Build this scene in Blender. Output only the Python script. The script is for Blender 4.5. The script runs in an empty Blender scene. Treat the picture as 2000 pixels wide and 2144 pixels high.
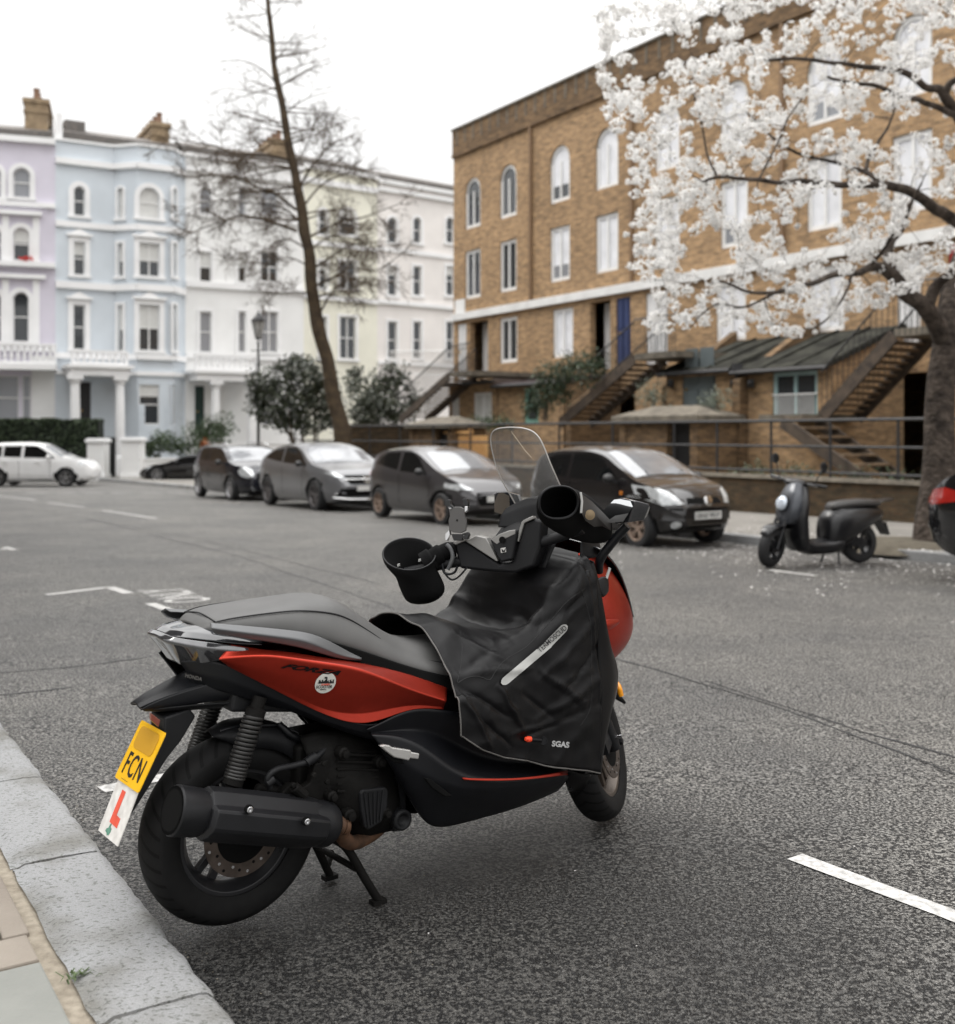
import bpy, bmesh, math, random
import numpy as np
from mathutils import Vector, Matrix, noise
from mathutils.geometry import delaunay_2d_cdt
R = math.radians
sc = bpy.context.scene
# ---------------------------------------------------------------- camera
F = 2265.0; HZ = 908.0; CH = 1.47          # focal length and horizon row for a 2000 px wide frame, lens height
cam_d = bpy.data.cameras.new('camera'); cam = bpy.data.objects.new('camera', cam_d)
sc.collection.objects.link(cam); sc.camera = cam
cam.location = (0, 0, CH); cam.rotation_euler = (R(90), 0, 0)
cam_d.sensor_fit = 'HORIZONTAL'; cam_d.sensor_width = 36; cam_d.lens = 36 * F / 2000
cam_d.shift_y = -(1072 - HZ) / 2000
cam_d.clip_start = .05; cam_d.clip_end = 900
cam_d.dof.use_dof = True; cam_d.dof.focus_distance = 3.45; cam_d.dof.aperture_fstop = 2.9
# ---------------------------------------------------------------- light: bright overcast
world = bpy.data.worlds.new('World'); sc.world = world; world.use_nodes = True
wn = world.node_tree; wn.nodes.clear()
wo = wn.nodes.new('ShaderNodeOutputWorld'); bg = wn.nodes.new('ShaderNodeBackground')
sky = wn.nodes.new('ShaderNodeTexSky'); sky.sky_type = 'NISHITA'; sky.sun_disc = False
SUN_EL, SUN_ROT = R(52), R(-62)
sky.sun_elevation = SUN_EL; sky.sun_rotation = SUN_ROT; sky.dust_density = 4; sky.air_density = 1
hsv = wn.nodes.new('ShaderNodeHueSaturation'); hsv.inputs['Saturation'].default_value = .12
tc = wn.nodes.new('ShaderNodeTexCoord'); nz = wn.nodes.new('ShaderNodeTexNoise')
nz.inputs['Scale'].default_value = 1.6; nz.inputs['Detail'].default_value = 5
cr = wn.nodes.new('ShaderNodeValToRGB')     # cloud deck
cr.color_ramp.elements[0].position = .3; cr.color_ramp.elements[0].color = (12.6, 12.55, 12.5, 1)
cr.color_ramp.elements[1].position = .75; cr.color_ramp.elements[1].color = (16.4, 16.3, 16.1, 1)
mx = wn.nodes.new('ShaderNodeMix'); mx.data_type = 'RGBA'; mx.inputs[0].default_value = .8
L = wn.links.new
sep = wn.nodes.new('ShaderNodeSeparateXYZ'); mr = wn.nodes.new('ShaderNodeFloatCurve'); vm = wn.nodes.new('ShaderNodeVectorMath'); vm.operation = 'SCALE'   # overcast sky: zenith brighter than the horizon
_c = mr.mapping.curves[0]; mr.mapping.use_clip = False; _c.points[0].location = (0, .47); _c.points[1].location = (1, 2.0); _c.points.new(.5, .74); _c.points.new(.75, 1.55); mr.mapping.update()
L(tc.outputs['Generated'], sep.inputs[0]); L(sep.outputs['Z'], mr.inputs['Value'])
L(tc.outputs['Generated'], nz.inputs['Vector']); L(nz.outputs['Fac'], cr.inputs['Fac'])
L(sky.outputs[0], hsv.inputs['Color']); L(hsv.outputs[0], mx.inputs[6]); L(cr.outputs[0], mx.inputs[7])
L(mx.outputs[2], vm.inputs[0]); L(mr.outputs[0], vm.inputs['Scale']); L(vm.outputs[0], bg.inputs['Color']); bg.inputs['Strength'].default_value = .1; L(bg.outputs[0], wo.inputs[0])
sun_d = bpy.data.lights.new('sun', 'SUN'); sun = bpy.data.objects.new('sun', sun_d); sc.collection.objects.link(sun)
sun_d.energy = 1.2; sun_d.angle = R(25); sun_d.color = (1, .96, .9)
sdir = Vector((math.sin(SUN_ROT) * math.cos(SUN_EL), math.cos(SUN_ROT) * math.cos(SUN_EL), math.sin(SUN_EL)))
sun.rotation_euler = sdir.to_track_quat('Z', 'Y').to_euler()
sc.view_settings.view_transform = 'Standard'; sc.view_settings.look = 'None'
sc.view_settings.exposure = .7; sc.view_settings.gamma = 1
sc.render.engine = 'CYCLES'
# ---------------------------------------------------------------- helpers: space
def g(Y): return -.0145 * (Y - 3.4)                      # the street falls gently away
def W(px, py, Y): return Vector(((px - 1000) / F * Y, Y, CH - (py - HZ) / F * Y))
def G(px, py, dz=0.0):
    v = (py - HZ) / F; Y = (CH - .0493 - dz) / (v - .0145); return Vector(((px - 1000) / F * Y, Y, g(Y) + dz))
DU = Vector((-.54, .842, 0)).normalized(); DN = Vector((.842, .54, 0)).normalized()
def ST(u, w, z=None):
    p = DU * u + DN * w; p.z = g(p.y) if z is None else z; return p
def XW(px, w):                                            # depth where column px meets the street line w
    a = (px - 1000) / F; return w / (DN.x * a + DN.y)
def PW(px, py, w): return W(px, py, XW(px, w))
def uof(px, w): Y = XW(px, w); return Vector(((px - 1000) / F * Y, Y, 0)).dot(DU)
# ---------------------------------------------------------------- helpers: objects
def tag(o, label=None, cat=None, group=None, kind=None):
    for k, v in (('label', label), ('category', cat), ('group', group), ('kind', kind)):
        if v: o[k] = v
    return o
def thing(name, label, cat, loc=(0, 0, 0), rz=0, group=None):
    o = bpy.data.objects.new(name, None); sc.collection.objects.link(o); o.empty_display_size = .2
    o.location = loc; o.rotation_euler = (0, 0, rz); return tag(o, label, cat, group)
def link(name, me, m=None, parent=None, smooth=None):
    o = bpy.data.objects.new(name, me); sc.collection.objects.link(o)
    if m is not None and not me.materials:
        for k in (m if isinstance(m, (list, tuple)) else [m]): me.materials.append(k)
    if parent is not None: o.parent = parent
    if smooth is not None:
        me.polygons.foreach_set('use_smooth', [True] * len(me.polygons))
        if smooth < 180: me.set_sharp_from_angle(angle=R(smooth))
    return o
def copy_tree(o, parent=None):
    c = o.copy(); sc.collection.objects.link(c)
    if parent is not None: c.parent = parent
    for ch in list(o.children): copy_tree(ch, c)
    return c
class MB:
    def __init__(s): s.v = []; s.f = []; s.m = []
    def add(s, vs, fs, mi=0):
        n = len(s.v); s.v += [tuple(p) for p in vs]; s.f += [tuple(i + n for i in f) for f in fs]; s.m += [mi] * len(fs); return s
    def box(s, c, d, rz=0, M=None, mi=0):
        c = Vector(c); hx, hy, hz = d[0] / 2, d[1] / 2, d[2] / 2
        q = [Vector((x, y, z)) for z in (-hz, hz) for y in (-hy, hy) for x in (-hx, hx)]
        rm = M if M is not None else Matrix.Rotation(rz, 3, 'Z')
        return s.add([rm @ p + c for p in q], [(0, 2, 3, 1), (4, 5, 7, 6), (0, 1, 5, 4), (2, 6, 7, 3), (0, 4, 6, 2), (1, 3, 7, 5)], mi)
    def bar(s, a, b, w, h, up=(0, 0, 1), mi=0):
        a, b = Vector(a), Vector(b); t = (b - a).normalized(); x = t.cross(Vector(up))
        if x.length < 1e-5: x = Vector((1, 0, 0))
        x.normalize(); y = x.cross(t)
        vs = [p + x * i * w / 2 + y * j * h / 2 for p in (a, b) for i, j in ((-1, -1), (1, -1), (1, 1), (-1, 1))]
        return s.add(vs, [(0, 1, 2, 3), (7, 6, 5, 4), (0, 4, 5, 1), (1, 5, 6, 2), (2, 6, 7, 3), (3, 7, 4, 0)], mi)
    def loft(s, rings, close=True, caps=True, mi=0):
        n = len(rings[0]); vs = [p for r in rings for p in r]; fs = []
        for i in range(len(rings) - 1):
            for j in range(n if close else n - 1):
                k = (j + 1) % n; fs.append((i * n + j, i * n + k, (i + 1) * n + k, (i + 1) * n + j))
        if caps and close: fs += [tuple(range(n))[::-1], tuple(range((len(rings) - 1) * n, len(rings) * n))]
        return s.add(vs, fs, mi)
    def tube(s, pts, r, n=8, caps=True, mi=0):
        pts = [Vector(p) for p in pts]; rr = r if isinstance(r, (list, tuple)) else [r] * len(pts)
        rings = []; prev = None
        for i, p in enumerate(pts):
            t = (pts[min(i + 1, len(pts) - 1)] - pts[max(i - 1, 0)])
            if t.length < 1e-7: t = Vector((0, 0, 1))
            t.normalize()
            if prev is None:
                a = Vector((0, 0, 1)) if abs(t.z) < .9 else Vector((1, 0, 0)); x = t.cross(a).normalized()
            else:
                x = prev - t * prev.dot(t)
                if x.length < 1e-6: x = t.cross(Vector((0, 0, 1)))
                x.normalize()
            prev = x; y = t.cross(x)
            rings.append([p + (x * math.cos(2 * math.pi * k / n) + y * math.sin(2 * math.pi * k / n)) * rr[i] for k in range(n)])
        return s.loft(rings, True, caps, mi)
    def lathe(s, prof, o, axis, n=24, mi=0, closed=False):      # prof: (along, radius)
        o, a = Vector(o), Vector(axis).normalized(); x = a.cross(Vector((0, 0, 1)) if abs(a.z) < .9 else Vector((1, 0, 0))).normalized(); y = a.cross(x)
        rings = [[o + a * h + (x * math.cos(2 * math.pi * k / n) + y * math.sin(2 * math.pi * k / n)) * r for k in range(n)] for h, r in prof]
        if closed: rings.append(rings[0]); return s.loft(rings, True, False, mi)
        return s.loft(rings, True, True, mi)
    def prism(s, poly, h, mi=0):                                   # poly: 3D points (planar), h: extrusion vector
        n = len(poly); h = Vector(h); a = [Vector(p) for p in poly]
        return s.add(a + [p + h for p in a], [tuple(range(n))[::-1], tuple(range(n, 2 * n))] + [(i, (i + 1) % n, (i + 1) % n + n, i + n) for i in range(n)], mi)
    def build(s, name, m=None, parent=None, smooth=None, bevel=0, seg=2, sub=0):
        me = bpy.data.meshes.new(name); me.from_pydata(s.v, [], s.f)
        bm = bmesh.new(); bm.from_mesh(me); bmesh.ops.recalc_face_normals(bm, faces=bm.faces)
        bm.to_mesh(me); bm.free()
        mats = list(m) if isinstance(m, (list, tuple)) else [m]
        for k in mats: me.materials.append(k)
        if len(mats) > 1: me.polygons.foreach_set('material_index', s.m)
        o = link(name, me, None, parent, smooth)
        if bevel:
            b = o.modifiers.new('bevel', 'BEVEL'); b.width = bevel; b.segments = seg; b.limit_method = 'ANGLE'; b.angle_limit = R(35)
        if sub:
            b = o.modifiers.new('sub', 'SUBSURF'); b.levels = sub; b.render_levels = sub
        return o
# ---------------------------------------------------------------- helpers: materials
MATS = {}
def nodes(m): m.use_nodes = True; nt = m.node_tree; return nt, nt.nodes['Principled BSDF']
def mat(name, col, rough=.6, metal=0, var=.12, vs=6, bump=0, bs=60, spec=.5, coat=0, detail=4, col2=None, bdist=.01, sheen=0):
    if name in MATS: return MATS[name]
    m = bpy.data.materials.new(name); nt, p = nodes(m); N = nt.nodes.new; l = nt.links.new
    tcn = N('ShaderNodeTexCoord'); n1 = N('ShaderNodeTexNoise'); n1.inputs['Scale'].default_value = vs; n1.inputs['Detail'].default_value = detail
    l(tcn.outputs['Object'], n1.inputs['Vector']); rp = N('ShaderNodeValToRGB'); rp.color_ramp.elements[0].position = .3; rp.color_ramp.elements[1].position = .7
    c = Vector(col[:3]); c2 = Vector(col2[:3]) if col2 else c * (1 + var)
    rp.color_ramp.elements[0].color = (*(c * (1 - var) if not col2 else c), 1); rp.color_ramp.elements[1].color = (*c2, 1)
    l(n1.outputs['Fac'], rp.inputs[0]); l(rp.outputs[0], p.inputs['Base Color'])
    p.inputs['Roughness'].default_value = rough; p.inputs['Metallic'].default_value = metal
    p.inputs['Specular IOR Level'].default_value = spec; p.inputs['Coat Weight'].default_value = coat; p.inputs['Coat Roughness'].default_value = .05
    if sheen: p.inputs['Sheen Weight'].default_value = sheen; p.inputs['Sheen Roughness'].default_value = .5
    if bump:
        n2 = N('ShaderNodeTexNoise'); n2.inputs['Scale'].default_value = bs; n2.inputs['Detail'].default_value = 3
        l(tcn.outputs['Object'], n2.inputs['Vector']); b = N('ShaderNodeBump'); b.inputs['Strength'].default_value = bump; b.inputs['Distance'].default_value = bdist
        l(n2.outputs['Fac'], b.inputs['Height']); l(b.outputs[0], p.inputs['Normal'])
    MATS[name] = m; return m
def glassy(name, col=(.02, .025, .03), rough=.03, metal=0, mix=0):       # dark reflective pane
    if name in MATS: return MATS[name]
    m = bpy.data.materials.new(name); nt, p = nodes(m)
    p.inputs['Base Color'].default_value = (*col, 1); p.inputs['Roughness'].default_value = rough; p.inputs['Specular IOR Level'].default_value = .8
    p.inputs['Metallic'].default_value = metal; MATS[name] = m; return m
def clear(name, tint=(.9, .9, .9), alpha=.25, rough=.02):
    if name in MATS: return MATS[name]
    m = bpy.data.materials.new(name); nt, p = nodes(m); N = nt.nodes.new; l = nt.links.new
    out = nt.nodes['Material Output']; tr = N('ShaderNodeBsdfTransparent'); tr.inputs[0].default_value = (*tint, 1)
    fr = N('ShaderNodeFresnel'); fr.inputs['IOR'].default_value = 1.5; ad = N('ShaderNodeMath'); ad.operation = 'MULTIPLY_ADD'; ad.use_clamp = True
    ad.inputs[1].default_value = 1.0; ad.inputs[2].default_value = alpha; l(fr.outputs[0], ad.inputs[0])
    p.inputs['Base Color'].default_value = (.5, .5, .5, 1); p.inputs['Roughness'].default_value = rough; p.inputs['Specular IOR Level'].default_value = 1
    ms = N('ShaderNodeMixShader'); l(ad.outputs[0], ms.inputs[0]); l(tr.outputs[0], ms.inputs[1]); l(p.outputs[0], ms.inputs[2]); l(ms.outputs[0], out.inputs[0])
    MATS[name] = m; return m
def text_mesh(name, body, size, loc, rot, m, parent, ext=.0006, bold=0, shear=0, sx=1.0, align='CENTER'):
    cu = bpy.data.curves.new(name, 'FONT'); cu.body = body; cu.size = size; cu.extrude = ext; cu.align_x = align; cu.align_y = 'CENTER'
    cu.offset = bold; cu.shear = shear; cu.resolution_u = 3
    t = bpy.data.objects.new(name + '_tmp', cu); sc.collection.objects.link(t); bpy.context.view_layer.update()
    me = bpy.data.meshes.new_from_object(t.evaluated_get(bpy.context.evaluated_depsgraph_get())); bpy.data.objects.remove(t); bpy.data.curves.remove(cu)
    me.transform(Matrix.Diagonal((sx, 1, 1, 1))); me.transform(rot.to_4x4()); me.transform(Matrix.Translation(loc)); me.materials.clear()
    return link(name, me, m, parent)
def basis(x, y, z): return Matrix((x, y, z)).transposed()
# ================================================================ ground
def asphalt_mat():
    m = bpy.data.materials.new('asphalt'); nt, p = nodes(m); N = nt.nodes.new; l = nt.links.new
    t = N('ShaderNodeTexCoord')
    def noi(s, d=2, r=.5): n = N('ShaderNodeTexNoise'); n.inputs['Scale'].default_value = s; n.inputs['Detail'].default_value = d; n.inputs['Roughness'].default_value = r; l(t.outputs['Object'], n.inputs['Vector']); return n
    v = N('ShaderNodeTexVoronoi'); v.inputs['Scale'].default_value = 115; l(t.outputs['Object'], v.inputs['Vector'])      # chippings
    v2 = N('ShaderNodeTexVoronoi'); v2.inputs['Scale'].default_value = 115; v2.feature = 'DISTANCE_TO_EDGE'; l(t.outputs['Object'], v2.inputs['Vector'])
    fine = noi(80, 2, .65); big = noi(.6, 8, .66); mid = noi(9, 3)
    rp = N('ShaderNodeValToRGB'); e = rp.color_ramp.elements; e[0].position = .46; e[0].color = (.003, .003, .0035, 1); e[1].position = .56; e[1].color = (.245, .24, .228, 1)
    l(fine.outputs['Fac'], rp.inputs[0])
    rb = N('ShaderNodeValToRGB'); e = rb.color_ramp.elements; e[0].position = .32; e[0].color = (.68, .68, .69, 1); e[1].position = .68; e[1].color = (1.25, 1.22, 1.17, 1); l(big.outputs['Fac'], rb.inputs[0])
    cs = N('ShaderNodeMapRange'); cs.inputs[3].default_value = .45; cs.inputs[4].default_value = 1.6; l(v.outputs['Color'], cs.inputs[0])
    m1 = N('ShaderNodeVectorMath'); m1.operation = 'MULTIPLY'; l(rp.outputs[0], m1.inputs[0]); l(rb.outputs[0], m1.inputs[1])
    m2 = N('ShaderNodeVectorMath'); m2.operation = 'SCALE'; l(m1.outputs[0], m2.inputs[0]); l(cs.outputs[0], m2.inputs['Scale'])
    # dark patch round the scooter: damp plus contact shade painted into the road colour
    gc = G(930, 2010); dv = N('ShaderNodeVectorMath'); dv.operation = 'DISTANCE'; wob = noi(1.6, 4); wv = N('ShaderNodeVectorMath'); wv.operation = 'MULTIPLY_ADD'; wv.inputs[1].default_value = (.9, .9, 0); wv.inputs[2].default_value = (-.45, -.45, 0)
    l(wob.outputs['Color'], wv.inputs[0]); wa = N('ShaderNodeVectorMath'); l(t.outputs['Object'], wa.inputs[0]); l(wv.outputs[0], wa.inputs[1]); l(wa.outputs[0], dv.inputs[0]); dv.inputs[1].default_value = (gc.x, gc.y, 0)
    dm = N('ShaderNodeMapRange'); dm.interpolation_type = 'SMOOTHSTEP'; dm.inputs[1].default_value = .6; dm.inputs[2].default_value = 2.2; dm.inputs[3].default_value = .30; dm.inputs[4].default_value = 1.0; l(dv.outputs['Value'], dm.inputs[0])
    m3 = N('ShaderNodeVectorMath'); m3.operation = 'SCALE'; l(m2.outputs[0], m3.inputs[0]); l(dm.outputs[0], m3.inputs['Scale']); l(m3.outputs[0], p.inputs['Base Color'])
    rr = N('ShaderNodeMapRange'); p.inputs['Specular IOR Level'].default_value = .5; rr.inputs[3].default_value = .40; rr.inputs[4].default_value = .62; l(mid.outputs['Fac'], rr.inputs[0]); l(rr.outputs[0], p.inputs['Roughness'])
    b0 = N('ShaderNodeMath'); b0.operation = 'MINIMUM'; b0.inputs[1].default_value = .16; l(v2.outputs['Distance'], b0.inputs[0])
    b1 = N('ShaderNodeMath'); b1.operation = 'MULTIPLY_ADD'; b1.inputs[1].default_value = 3.2; l(b0.outputs[0], b1.inputs[0]); l(fine.outputs['Fac'], b1.inputs[2])
    b = N('ShaderNodeBump'); b.inputs['Strength'].default_value = .9; b.inputs['Distance'].default_value = .009; l(b1.outputs[0], b.inputs['Height']); l(b.outputs[0], p.inputs['Normal'])
    return m
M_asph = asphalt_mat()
def granite_mat():
    m = bpy.data.materials.new('granite'); nt, p = nodes(m); N = nt.nodes.new; l = nt.links.new; t = N('ShaderNodeTexCoord')
    mp = N('ShaderNodeMapping'); mp.inputs['Rotation'].default_value = (0, 0, R(-20)); mp.inputs['Scale'].default_value = (1, 1.5, 1); l(t.outputs['Object'], mp.inputs[0])
    def noi(s, d, src=t.outputs['Object']): n = N('ShaderNodeTexNoise'); n.inputs['Scale'].default_value = s; n.inputs['Detail'].default_value = d; l(src, n.inputs['Vector']); return n
    a = noi(70, 5, mp.outputs[0]); b_ = noi(260, 2); c = noi(3.5, 3); d_ = noi(7, 4, mp.outputs[0])
    rp = N('ShaderNodeValToRGB'); e = rp.color_ramp.elements; e[0].position = .37; e[0].color = (.13, .135, .125, 1); e[1].position = .44; e[1].color = (.266, .268, .270, 1); l(a.outputs['Fac'], rp.inputs[0])
    r2 = N('ShaderNodeMapRange'); r2.inputs[3].default_value = .55; r2.inputs[4].default_value = 1.4; l(b_.outputs['Fac'], r2.inputs[0])
    r3 = N('ShaderNodeValToRGB'); e = r3.color_ramp.elements; e[0].position = .30; e[0].color = (.55, .53, .47, 1); e[1].position = .5; e[1].color = (1, 1, 1, 1); l(c.outputs['Fac'], r3.inputs[0])
    m1 = N('ShaderNodeVectorMath'); m1.operation = 'SCALE'; l(rp.outputs[0], m1.inputs[0]); l(r2.outputs[0], m1.inputs['Scale'])
    m2 = N('ShaderNodeVectorMath'); m2.operation = 'MULTIPLY'; l(m1.outputs[0], m2.inputs[0]); l(r3.outputs[0], m2.inputs[1]); l(m2.outputs[0], p.inputs['Base Color'])
    p.inputs['Roughness'].default_value = .62
    s = N('ShaderNodeMath'); s.operation = 'MULTIPLY_ADD'; s.inputs[1].default_value = 2.2; l(d_.outputs['Fac'], s.inputs[0]); l(a.outputs['Fac'], s.inputs[2])
    b = N('ShaderNodeBump'); b.inputs['Strength'].default_value = .6; b.inputs['Distance'].default_value = .006; l(s.outputs[0], b.inputs['Height']); l(b.outputs[0], p.inputs['Normal'])
    return m
M_gran = granite_mat()
M_sand = mat('york_stone', (.22, .21, .195), .8, var=.25, vs=2.2, bump=.35, bs=45, col2=(.30, .29, .265))
M_sand2 = mat('york_stone_buff', (.20, .17, .14), .8, vs=3, bump=.35, bs=45, col2=(.28, .245, .205))
M_sand3 = mat('york_stone_grey', (.18, .185, .17), .8, vs=2, bump=.3, bs=50, col2=(.28, .28, .255))
M_joint = mat('joint_mortar', (.20, .17, .13), .95, vs=30, bump=.5, bs=90, col2=(.33, .29, .23))
M_soil = mat('soil', (.06, .05, .035), .95, vs=8, bump=.6, bs=40, col2=(.11, .095, .07))
M_pave = mat('concrete_paving', (.17, .16, .145), .85, var=.2, vs=1.6, bump=.3, bs=30)
M_white = mat('road_paint', (.26, .255, .245), .7, vs=38, detail=7, col2=(.58, .57, .55), bump=.3, bs=80)
M_tar = mat('tar_seam', (.018, .018, .019), .55, var=.3, vs=20, bump=.3)
# one continuous ground sheet (road surface) to the horizon
b = MB(); xs = [-420, -120, -60, -30, -14, -7, -3, 0, 3, 7, 14, 30, 60, 120, 420]; ys = [-60, -20, 0, 4, 10, 20, 35, 60, 75, 120, 260, 700]
vs = [(x, y, g(min(y, 75)) - (.03 * (y - 75) if y > 75 else 0)) for y in ys for x in xs]; n = len(xs)
b.add(vs, [(j * n + i, j * n + i + 1, (j + 1) * n + i + 1, (j + 1) * n + i) for j in range(len(ys) - 1) for i in range(n - 1)])
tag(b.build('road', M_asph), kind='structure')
KW = .887                                                     # road edge of the near kerb (street w coordinate)
def slab(mb, pts, top, bot, mi=0):                            # polygon in (u,w) -> solid
    a = [ST(u, w) + Vector((0, 0, top)) for u, w in pts]; c = [ST(u, w) + Vector((0, 0, bot)) for u, w in pts]; k = len(pts)
    mb.add(a + c, [tuple(range(k)), tuple(range(k, 2 * k))[::-1]] + [(i, (i + 1) % k, (i + 1) % k + k, i + k) for i in range(k)], mi)
b = MB(); slab(b, [(-9, KW - 6.5), (-9, KW - .05), (70, KW - .05), (70, KW - 6.5)], .086, -.02)
tag(b.build('pavement', M_joint), kind='structure')
# granite kerb stones, each a worn block
random.seed(4)
u = -1.2
M_kj = M_joint
cuts = [-2.2, -1.05, .02, 1.03, 1.92, 2.62]
pts = [G(444, 2074, .1), G(204, 1781, .1), G(81, 1625, .1)]
us = sorted([p.dot(DU) for p in pts]); step = 1.0
edges = [us[0] - 2.3, us[0] - 1.02] + us
while edges[-1] < 30: edges.append(edges[-1] + random.uniform(.85, 1.15))
kerb_m = []
for i in range(len(edges) - 1):
    u0, u1 = edges[i] + .006, edges[i + 1] - .006; near = u0 < 7
    mb = MB(); nu, nw = (40, 14) if near else (3, 3); wd = .282
    sk = random.uniform(-.01, .01)
    def P(a, w, z): return ST(a, w) + Vector((0, 0, z))
    grid = []
    prof = []
    for j in range(nw + 1):
        f = j / nw; prof.append(f)
    for k in range(nu + 1):
        a = u0 + (u1 - u0) * k / nu
        for j in range(nw + 1):
            f = j / nw; w = KW - wd + wd * f; z = .105
            e = (1 - f) * wd
            if e < .035: z -= .022 * (1 - e / .035) ** 2
            if f < .08: z -= .01
            ee = min(a - u0, u1 - a)
            if ee < .02: z -= .004 * (1 - ee / .02) ** 2
            q = ST(a, w); w2 = w
            if near:
                nn = noise.noise(Vector((q.x * 9, q.y * 9, i))) ; n2 = noise.noise(Vector((q.x * 28, q.y * 28, i)))
                z += .004 * nn + .0025 * n2
                if j == nw: w2 = w + .006 * nn + .003 * n2
                if j == 0: w2 = w + .008 * nn
            grid.append(P(a + (sk * (f - .5) * 2 if 0 < k < nu else sk * (f - .5) * 2), w2, z))
    M1 = nw + 1
    fs = [(k * M1 + j, k * M1 + j + 1, (k + 1) * M1 + j + 1, (k + 1) * M1 + j) for k in range(nu) for j in range(nw)]
    base = len(grid); front = [k * M1 + nw for k in range(nu + 1)]
    grid += [Vector((grid[q].x, grid[q].y, grid[q].z)) + DN * .012 + Vector((0, 0, -.14)) for q in front]
    fs += [(front[k], base + k, base + k + 1, front[k + 1]) for k in range(nu)]
    for kk in (0, nu):
        row = [kk * M1 + j for j in range(M1)]; s2 = len(grid); grid += [Vector((grid[q].x, grid[q].y, -.1)) for q in row]
        fs += [(row[j], row[j + 1], s2 + j + 1, s2 + j) for j in range(nw)]
    mb.add(grid, fs); kerb_m.append(mb)
tot = MB()
for mb in kerb_m: tot.add(mb.v, mb.f)
tag(tot.build('kerb', M_gran, smooth=40), kind='structure')
# paving slabs on the near pavement
b = MB(); WI = KW - .30
def uw(px, py, dz=.1): p = G(px, py, dz); return p.dot(DU), p.dot(DN)
j1, j2 = uw(113, 2002)[0], uw(91, 1945)[0]
rows = [(-3.5, j1 - .012, [.55, .9, 1.1, .8], (2, 2, 0, 2)), (j1 + .004, j2 - .01, [.42, .8, .7, 1.1], (1, 2, 0, 1)), ]
def paverow(u0, u1, ws, ms):
    w = WI - .02
    for k, (dw, mi) in enumerate(zip(ws, ms)):
        slab(b, [(u0, w - dw), (u0, w - .010), (u1, w - .010), (u1, w - dw)], .101 + .002 * (k % 2), .05, mi); w -= dw
for r_ in rows: paverow(*r_)
uc = j2 + .002; ucend = uc + .95
slab(b, [(uc, WI - .09), (uc, WI - .02), (ucend, WI - .02), (ucend, WI - .09)], .1, .05, 1)
slab(b, [(uc, WI - 2.6), (uc, WI - .86), (ucend, WI - .86), (ucend, WI - 2.6)], .102, .05, 0)
uu = ucend + .012; k = 0
random.seed(9)
while uu < 26:
    du = random.choice([.6, .75, .9]); paverow(uu, uu + du - .012, random.choice([[.6, .9, .75, 1.0], [.75, .6, 1.0, .9]]), [random.randrange(3) for _ in range(4)]); uu += du
tag(b.build('paving_slabs', [M_sand, M_sand2, M_sand3], bevel=.006), kind='structure')
# recessed inspection cover with its metal frame
t = thing('inspection_cover', 'recessed paving inspection cover with pale metal frame beside the granite kerb', 'manhole cover', ST(uc + .47, WI - .47) + Vector((0, 0, .1)), math.atan2(DU.y, DU.x))
M_frame = mat('galvanised_frame', (.42, .42, .42), .45, .6, vs=12, bump=.1)
b = MB()
for sx_, sy_, dx, dy in ((0, .365, .92, .02), (0, -.365, .92, .02), (.45, 0, .02, .71), (-.45, 0, .02, .71)): b.box((sx_, sy_, 0), (dx, dy, .022))
for sx_, sy_, dx, dy in ((0, .335, .86, .012), (0, -.335, .86, .012), (.42, 0, .012, .66), (-.42, 0, .012, .66)): b.box((sx_, sy_, -.001), (dx, dy, .018))
b.build('frame', M_frame, t, bevel=.002)
b = MB(); b.box((0, 0, -.012), (.82, .64, .03)); b.build('infill_slab', M_sand3, t, bevel=.004)
# weeds in the joint beside the kerb
M_weed = mat('weed', (.07, .10, .04), .7, var=.4, vs=40)
b = MB(); random.seed(12); p0 = G(158, 2048, .1)
for i in range(26):
    a = random.uniform(0, 6.3); ln = random.uniform(.012, .04); q = p0 + Vector((random.gauss(0, .012), random.gauss(0, .012), 0)); dd = Vector((math.cos(a), math.sin(a), 0)); s_ = Vector((-dd.y, dd.x, 0)) * .0022
    b.add([q - s_, q + s_, q + dd * ln * .6 + Vector((0, 0, .012)) + s_ * .8, q + dd * ln + Vector((0, 0, .004)), q + dd * ln * .6 + Vector((0, 0, .012)) - s_ * .8], [(0, 1, 2, 3, 4)])
tag(b.build('weed', M_weed), 'small green weed growing in the joint between kerb and paving', 'weed')
# far pavement, kerb and sunken front garden ground
FK = 12.15; FWALL = 16.9
b = MB(); slab(b, [(-30, FK + .28), (-30, FWALL + .1), (62, FWALL + .1), (62, FK + .28)], .12, -.02)
tag(b.build('far_pavement', M_pave), kind='structure')
b = MB()
for i in range(92): slab(b, [(-30 + i, FK), (-30 + i, FK + .28), (-29.012 + i, FK + .28), (-29.012 + i, FK)], .125, -.03)
tag(b.build('far_kerb', M_gran, bevel=.015), kind='structure')
b = MB(); slab(b, [(-26, FWALL + .3), (-26, 23.2), (40.6, 23.2), (40.6, FWALL + .3)], .10, -.02)
tag(b.build('front_garden_ground', M_soil), kind='structure')
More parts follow.
